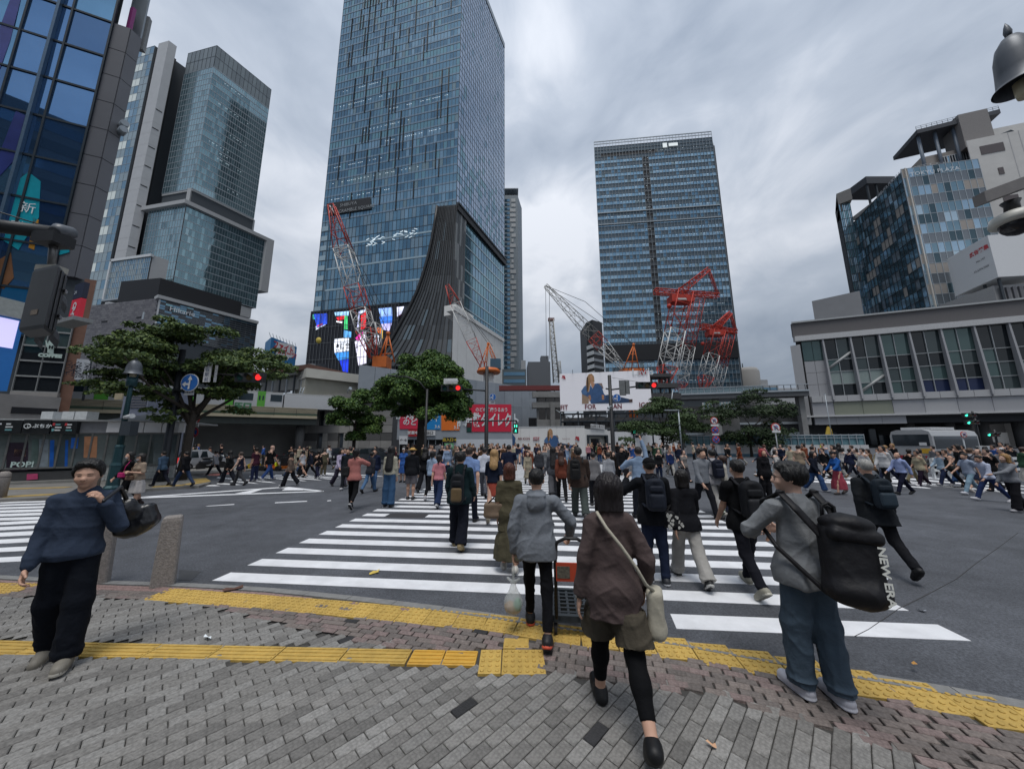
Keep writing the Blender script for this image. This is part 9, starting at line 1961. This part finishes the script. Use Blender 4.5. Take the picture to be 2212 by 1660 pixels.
FAR=[
('man with pale sleeves striding left past the silver van',(461,1028),(446,975),-90,'m',('shirt','#8f9095'),('trousers','#14161f'),('short','#14100e'),STRIDE),
('woman in black carrying a cream tote on the far left crossing',(490,1043),(496,973),-80,'f',('jacket','#131517'),('wide','#141821'),('long','#110e0d'),WALK),
('man in a dark waistcoat, white shirt and flat cap on the far left crossing',(514,1048),(523,975),-100,'m',('vest','#1b1c2c'),('trousers','#3c3d40'),('short','#3a2f29'),WALK2),
('man in a maroon t-shirt with arms folded on the far left crossing',(547,1039),(547,967),-85,'m',('tshirt','#3c1d2b'),('trousers','#232a44'),('short','#1d1512'),STAND),
('tall bald man in a black t-shirt and blue jeans',(579,1037),(588,961),20,'m',('tshirt','#0f1012'),('trousers','#2b4270'),('none','#000000'),WALK),
('woman in a taupe cardigan over a white top crossing towards the left',(624,1050),(630,976),-95,'f',('jacket','#5d5048'),('wide','#14161c'),('bob','#120e0e'),WALK),
('woman in a white top and long black skirt on the far left crossing',(650,1031),(645,973),-90,'f',('tshirt','#aeb0b4'),('long_skirt','#131418'),('tied','#120e0e'),WALK2),
('man in an open navy jacket over a white shirt facing left',(668,1029),(669,971),-110,'m',('jacket','#1b2130'),('trousers','#15161b'),('short','#120f0e'),WALK),
('person in black with a cream shoulder bag near the dark sedans',(684,1034),(687,973),-60,'f',('long','#101114'),('trousers','#1d1f33'),('tied','#0f0d0d'),WALK2),
('man in olive clothes standing behind the person in black',(697,1028),(699,970),-30,'m',('tshirt','#4a4638'),('trousers','#514b3c'),('short','#40352c'),STAND),
('woman in a lilac shirt and purple-grey trousers walking right',(731,1050),(742,968),120,'f',('shirt','#a39ab0'),('wide','#3a3644'),('bob','#15100f'),WALK),
('man in a charcoal business suit walking towards the camera',(746,1056),(756,967),165,'m',('coat','#1c2128',.44),('trousers','#181b21'),('short','#171210'),WALK2),
('man in a navy jacket over a white t-shirt and blue jeans',(805,1055),(808,968),170,'m',('jacket','#1a2238'),('trousers','#3a5478'),('mop','#100d0c'),WALK),
('person in blue jeans half hidden behind the woman in pink',(797,1063),(795,975),10,'f',('jacket','#2a2c33'),('trousers','#4d6a8c'),('short','#16110f'),WALK2),
('woman in a blue smock dress and white cap',(869,1041),(873,967),175,'f',('tshirt','#355a9a',.40),('skirt','#30518c'),('bob','#1a1411'),STAND),
('woman in black with wide trousers beside the straw hat',(915,1062),(917,966),5,'f',('long','#0f1013'),('wide','#121318'),('long','#0f0c0c'),WALK2),
('woman in a pale denim jacket next to the pink t-shirt',(931,1079),(934,974),4,'f',('jacket','#8798ad',.50),('slim','#111216'),('tied','#130f0e'),WALK2),
('woman in a long beige coat walking towards the camera',(1140,1046),(1139,976),178,'f',('coat','#8d8574',.22),('trousers','#7d7668'),('long','#1b1411'),WALK),
('man in a charcoal sweatshirt facing the camera in the centre',(1165,1042),(1165,971),180,'m',('hoodie','#35373c'),('trousers','#17181c'),('short','#120e0d'),STAND),
('boy in a black top with orange print towards the camera',(1327,1046),(1324,976),180,'m',('tshirt','#1a1614'),('shorts','#1b1a1c'),('bob','#120e0d'),WALK),
('woman in a dark jacket with an orange trim near the yellow board',(1425,1036),(1421,978),180,'f',('jacket','#17181c'),('trousers','#1b2740'),('bob','#100d0d'),STAND),
('man in a blue padded vest and white trousers by the yellow board',(1450,1030),(1449,971),185,'m',('jacket','#1c2c55'),('trousers','#a3a09a'),('short','#5a524b'),WALK),
('woman in a grey t-shirt with wavy brown hair',(1480,1040),(1480,975),170,'f',('tshirt','#74716f'),('trousers','#2a2a30'),('long','#281812'),WALK),
('man in a dark waistcoat over a grey shirt behind the smiling man',(1522,1059),(1514,971),175,'m',('vest','#2a2027'),('trousers','#1f2229'),('thin','#2c231f'),STAND),
('woman in a white blouse with a cream bag near the red-haired person',(1681,1041),(1680,973),150,'f',('long','#b5b3b0'),('trousers','#a29e98'),('long','#191311'),WALK),
('man in black leaning left behind the navy jumper',(1786,1033),(1780,966),-100,'m',('jacket','#131519'),('trousers','#15161b'),('short','#17120f'),STRIDE),
('tall man in a black coat behind the navy jumper',(1762,1036),(1760,963),120,'m',('coat','#15161b'),('trousers','#15161b'),('short','#17120f'),WALK),
('woman in a white cardigan with a small bag walking right',(1826,1024),(1814,974),90,'f',('jacket','#b0aeac'),('trousers','#1c1d24'),('bob','#15110f'),WALK),
('man in a navy jacket with a black pack walking right',(1842,1029),(1836,971),90,'m',('jacket','#1a2036'),('trousers','#161a28'),('short','#120e0d'),STRIDE),
('woman in a white cap and cream top walking left behind the old man',(1858,1027),(1861,971),-90,'f',('long','#aaa499'),('trousers','#23232a'),('bob','#261a15'),WALK),
('woman in a brown coat walking left behind the old man',(1884,1032),(1877,972),-90,'f',('coat','#54412d'),('trousers','#17171b'),('long','#24160f'),STRIDE2),
('person in a cream jacket walking left',(1907,1033),(1909,968),-90,'m',('jacket','#a39d87'),('trousers','#3c4350'),('short','#2b1d15'),WALK),
('man in a grey-blue shirt striding left behind the balding man',(1922,1043),(1926,971),-88,'m',('shirt','#66768c'),('trousers','#1c2338'),('short','#16110f'),STRIDE2),
('man in a black jacket and khaki trousers beside the balding man',(1974,1043),(1956,968),90,'m',('jacket','#141416'),('trousers','#6e6650'),('short','#17120f'),STRIDE),
('woman in a beige cardigan bending left',(1994,1050),(1984,977),-85,'f',('mid','#9a927c'),('trousers','#221827'),('short','#1c1411'),WALK),
('tall person in a grey dress behind the beige cardigan',(1998,1040),(1996,970),-90,'f',('coat','#5a5655',.3),('trousers','#5a5655'),('bob','#14100f'),STAND),
('person in a pale blue shirt and navy trousers walking left',(2044,1049),(2025,976),-88,'m',('shirt','#8fa3b5'),('trousers','#1e2740'),('short','#14100f'),STRIDE),
('man in a dark waistcoat and black trousers walking left',(2056,1050),(2040,969),-90,'m',('vest','#26292a'),('trousers','#14151a'),('short','#2c2119'),STRIDE2),
('large man in a black t-shirt near the right edge',(2150,1060),(2154,968),-85,'m',('tshirt','#111114'),('trousers','#15151a'),('short','#18120f'),WALK),
('man in a white sun hat near the right edge',(2182,1056),(2181,966),-90,'m',('tshirt','#8d8d90'),('trousers','#4a4433'),('short','#3d3833'),WALK),
('bald man in a tan jacket near the right edge',(2130,1052),(2128,969),-88,'m',('jacket','#7a5f45'),('trousers','#3a3b40'),('thin','#5d4a3d'),WALK2),
('woman in a peach top near the right edge',(2118,1046),(2112,975),90,'f',('long','#a2705e'),('trousers','#28304a'),('long','#2a1a13'),WALK)]
for lab,ft,hd_,dg,sx__,tp_,bt_,hr__,ps in FAR:person(lab,ft,hd_,dg,sx__,tp_,bt_,hr__,'#1f1f22' if random.random()<.6 else '#a9a9ac',skin=random.randrange(3),group='people crossing in the distance',cap=('cap','#b5b6ba')if 'white cap' in lab or 'sun hat' in lab else None,**ps)
# open umbrella above the far crowd
um=thing('umbrella','open dark umbrella above the heads in the far crowd','umbrella',tuple(gp(938,1030)));ul=Vector((az(950,975)*25,25,0));um.location=(ul.x,ul.y,0);hz_=zat(948,962,ul)
MB().lathe([(.62,-.20),(.55,-.10),(.38,0),(.2,.055),(0,.075)],(0,0,hz_-.02),8,sm=False).build('canopy',M('umbrella_grey',(.07,.075,.085),.7),um,True);MB().tube([(0,0,hz_-.85),(0,0,hz_+.12)],.012,6).build('shaft',FR_L,um,True)
# two drivers in the karts
for kx,col,lab in((k1,'#b9c42a','kart driver in a bright green-yellow suit'),(k2_,'#c7ab1e','kart driver in a yellow suit')):
 person(lab,None,None,80,'m',('long',col),('trousers',col),('short','#17120f'),'#222222',legs=(80,20,80,20),handL=(-.08,.2,.62),handR=(.08,.2,.62),loc=(kx.location[0]-.15,kx.location[1],-.32),H=1.6,lod=2,group='people in go-karts')
 # ---------------------------------------------------------------- the dense crowd further off
CN={'black':'#121316','charcoal':'#2b2d32','navy':'#1b2236','grey':'#6a6c70','white':'#b3b4b6','cream':'#a39c88','beige':'#857766','pale blue':'#7d8fa8','blue':'#2f4f8a','olive':'#4d4b3a','brown':'#4f3a2c','maroon':'#4a1f28','pink':'#a3707a','green':'#2f4a38','rust':'#6b3a28'}
BN={'black':'#121317','navy':'#191f30','blue denim':'#30486d','grey':'#4d4f55','khaki':'#6a6250','white':'#a3a19c','pale denim':'#6e8597'}
HN={'black hair':'#0f0c0c','dark hair':'#17110f','brown hair':'#33211a','auburn hair':'#4a2618','fair hair':'#8a6a42'}
used=set();spots=[]
def taken(x,y,r):return any((x-a)**2+(y-b)**2<r*r for a,b in spots)
for o in bpy.data.objects:
 if not o.parent and o.name.startswith('person'):spots.append((o.location[0],o.location[1]))
rc=random.Random(23)
bases={}
def far_base(sex,tk,bk,hs,pose,deg_flip):
 key=(sex,tk,bk,hs,pose)
 if key not in bases:
  ps={0:WALK,1:WALK2,2:STAND,3:STRIDE}[pose]
  o,_=person('x',None,None,0,sex,(tk,'#555555'),(bk,'#444444'),(hs,'#111111'),'#222222',loc=(0,0,0),H=1.62,lod=3,**ps);bases[key]=o.data;bpy.data.objects.remove(o)
 return bases[key]
def crowd(n,zone,head_fn,where,group):
 k=tries=0
 while k<n and tries<n*60:
  tries+=1;x,y=zone()
  if taken(x,y,.62):continue
  spots.append((x,y));sex=rc.choice('mf');tk=rc.choice(('tshirt','long','jacket','hoodie','shirt','coat'));bk=rc.choice(('trousers','trousers','wide','slim')+(('skirt','long_skirt')if sex=='f' else('shorts',)));hs='short' if sex=='m' else rc.choice(('bob','long','tied','long'))
  for _ in range(30):
   c1=rc.choices(list(CN),(6,4,5,4,5,2,2,2,2,1.5,1.5,1,1,1,1))[0];c2=rc.choices(list(BN),(6,4,4,2,1.5,1.5,1.5))[0];h_=rc.choices(list(HN),(5,4,3,1,1))[0]
   nm={'tshirt':'t-shirt','long':'top','jacket':'jacket','hoodie':'hoodie','shirt':'shirt','coat':'coat'}[tk];bn={'trousers':'trousers','wide':'wide trousers','slim':'slim trousers','skirt':'skirt','long_skirt':'long skirt','shorts':'shorts'}[bk]
   lab=f"{'man' if sex == 'm' else 'woman'}, {h_}, {c1} {nm}, {c2} {bn}, {where(x, y)}"
   if lab not in used:break
  used.add(lab);pose=rc.choice((0,1,0,1,2,3));me=far_base(sex,tk,bk,hs,pose,0);o=bpy.data.objects.new('person',me);COL.objects.link(o)
  sc=rc.uniform(.93,1.05);o.location=(x,y,0);o.scale=(sc*rc.uniform(.95,1.1),sc,sc);o.rotation_euler=(0,0,-math.radians(head_fn()));tag(o,lab,'person',group)
  for i,m_ in((0,SKIN[rc.randrange(3)]),(4,cloth(CN[c1])),(5,cloth(BN[c2])),(6,cloth(rc.choice(('#17171a','#17171a','#a5a5a8','#5a4a3c')))),(7,hairm(HN[h_]))):o.material_slots[i].link='OBJECT';o.material_slots[i].material=m_
  k+=1
def zone_c():
 y=rc.uniform(17.5,38)if rc.random()<.75 else rc.uniform(28,39);return rc.uniform(az(880,980),az(1475,980))*y,y
def w_c(x,y):u=x/y;return('by the middle pole' if u<az(1040,970)else 'below the denim hoarding' if u<az(1262,970)else 'by the framed doorway' if u<az(1340,970)else 'before the plain hoarding')+(' at back' if y>29 else ' in front' if y<22 else '')
crowd(118,zone_c,lambda:rc.choice((0,180,180))+rc.uniform(-25,25),w_c,'people in the far crowd on the crossing')
crowd(14,lambda:(lambda y:(rc.uniform(az(585,990),az(880,990))*y,y))(rc.uniform(19,27)),lambda:rc.choice((-90,90,180))+rc.uniform(-25,25),lambda x,y:'near the stone station hall','people by the station hall')
crowd(26,lambda:(lambda y:(rc.uniform(az(1640,990),az(2230,990))*y,y))(rc.uniform(13.5,21)),lambda:rc.choice((-90,-90,90))+rc.uniform(-20,20),lambda x,y:('crossing near the bus' if x/y>az(1930,970)else 'crossing left of the bus'),'people on the right-hand crossing')
crowd(12,lambda:(lambda y:(rc.uniform(az(1480,990),az(1860,990))*y,y))(rc.uniform(23,32)),lambda:rc.choice((-90,90,180))+rc.uniform(-30,30),lambda x,y:'in front of the white barrier','people along the white barrier')
crowd(6,lambda:(lambda y:(rc.uniform(az(415,990),az(600,990))*y,y))(rc.uniform(26,34)),lambda:rc.uniform(0,360),lambda x,y:'in the shade under the railway viaduct','people under the viaduct')
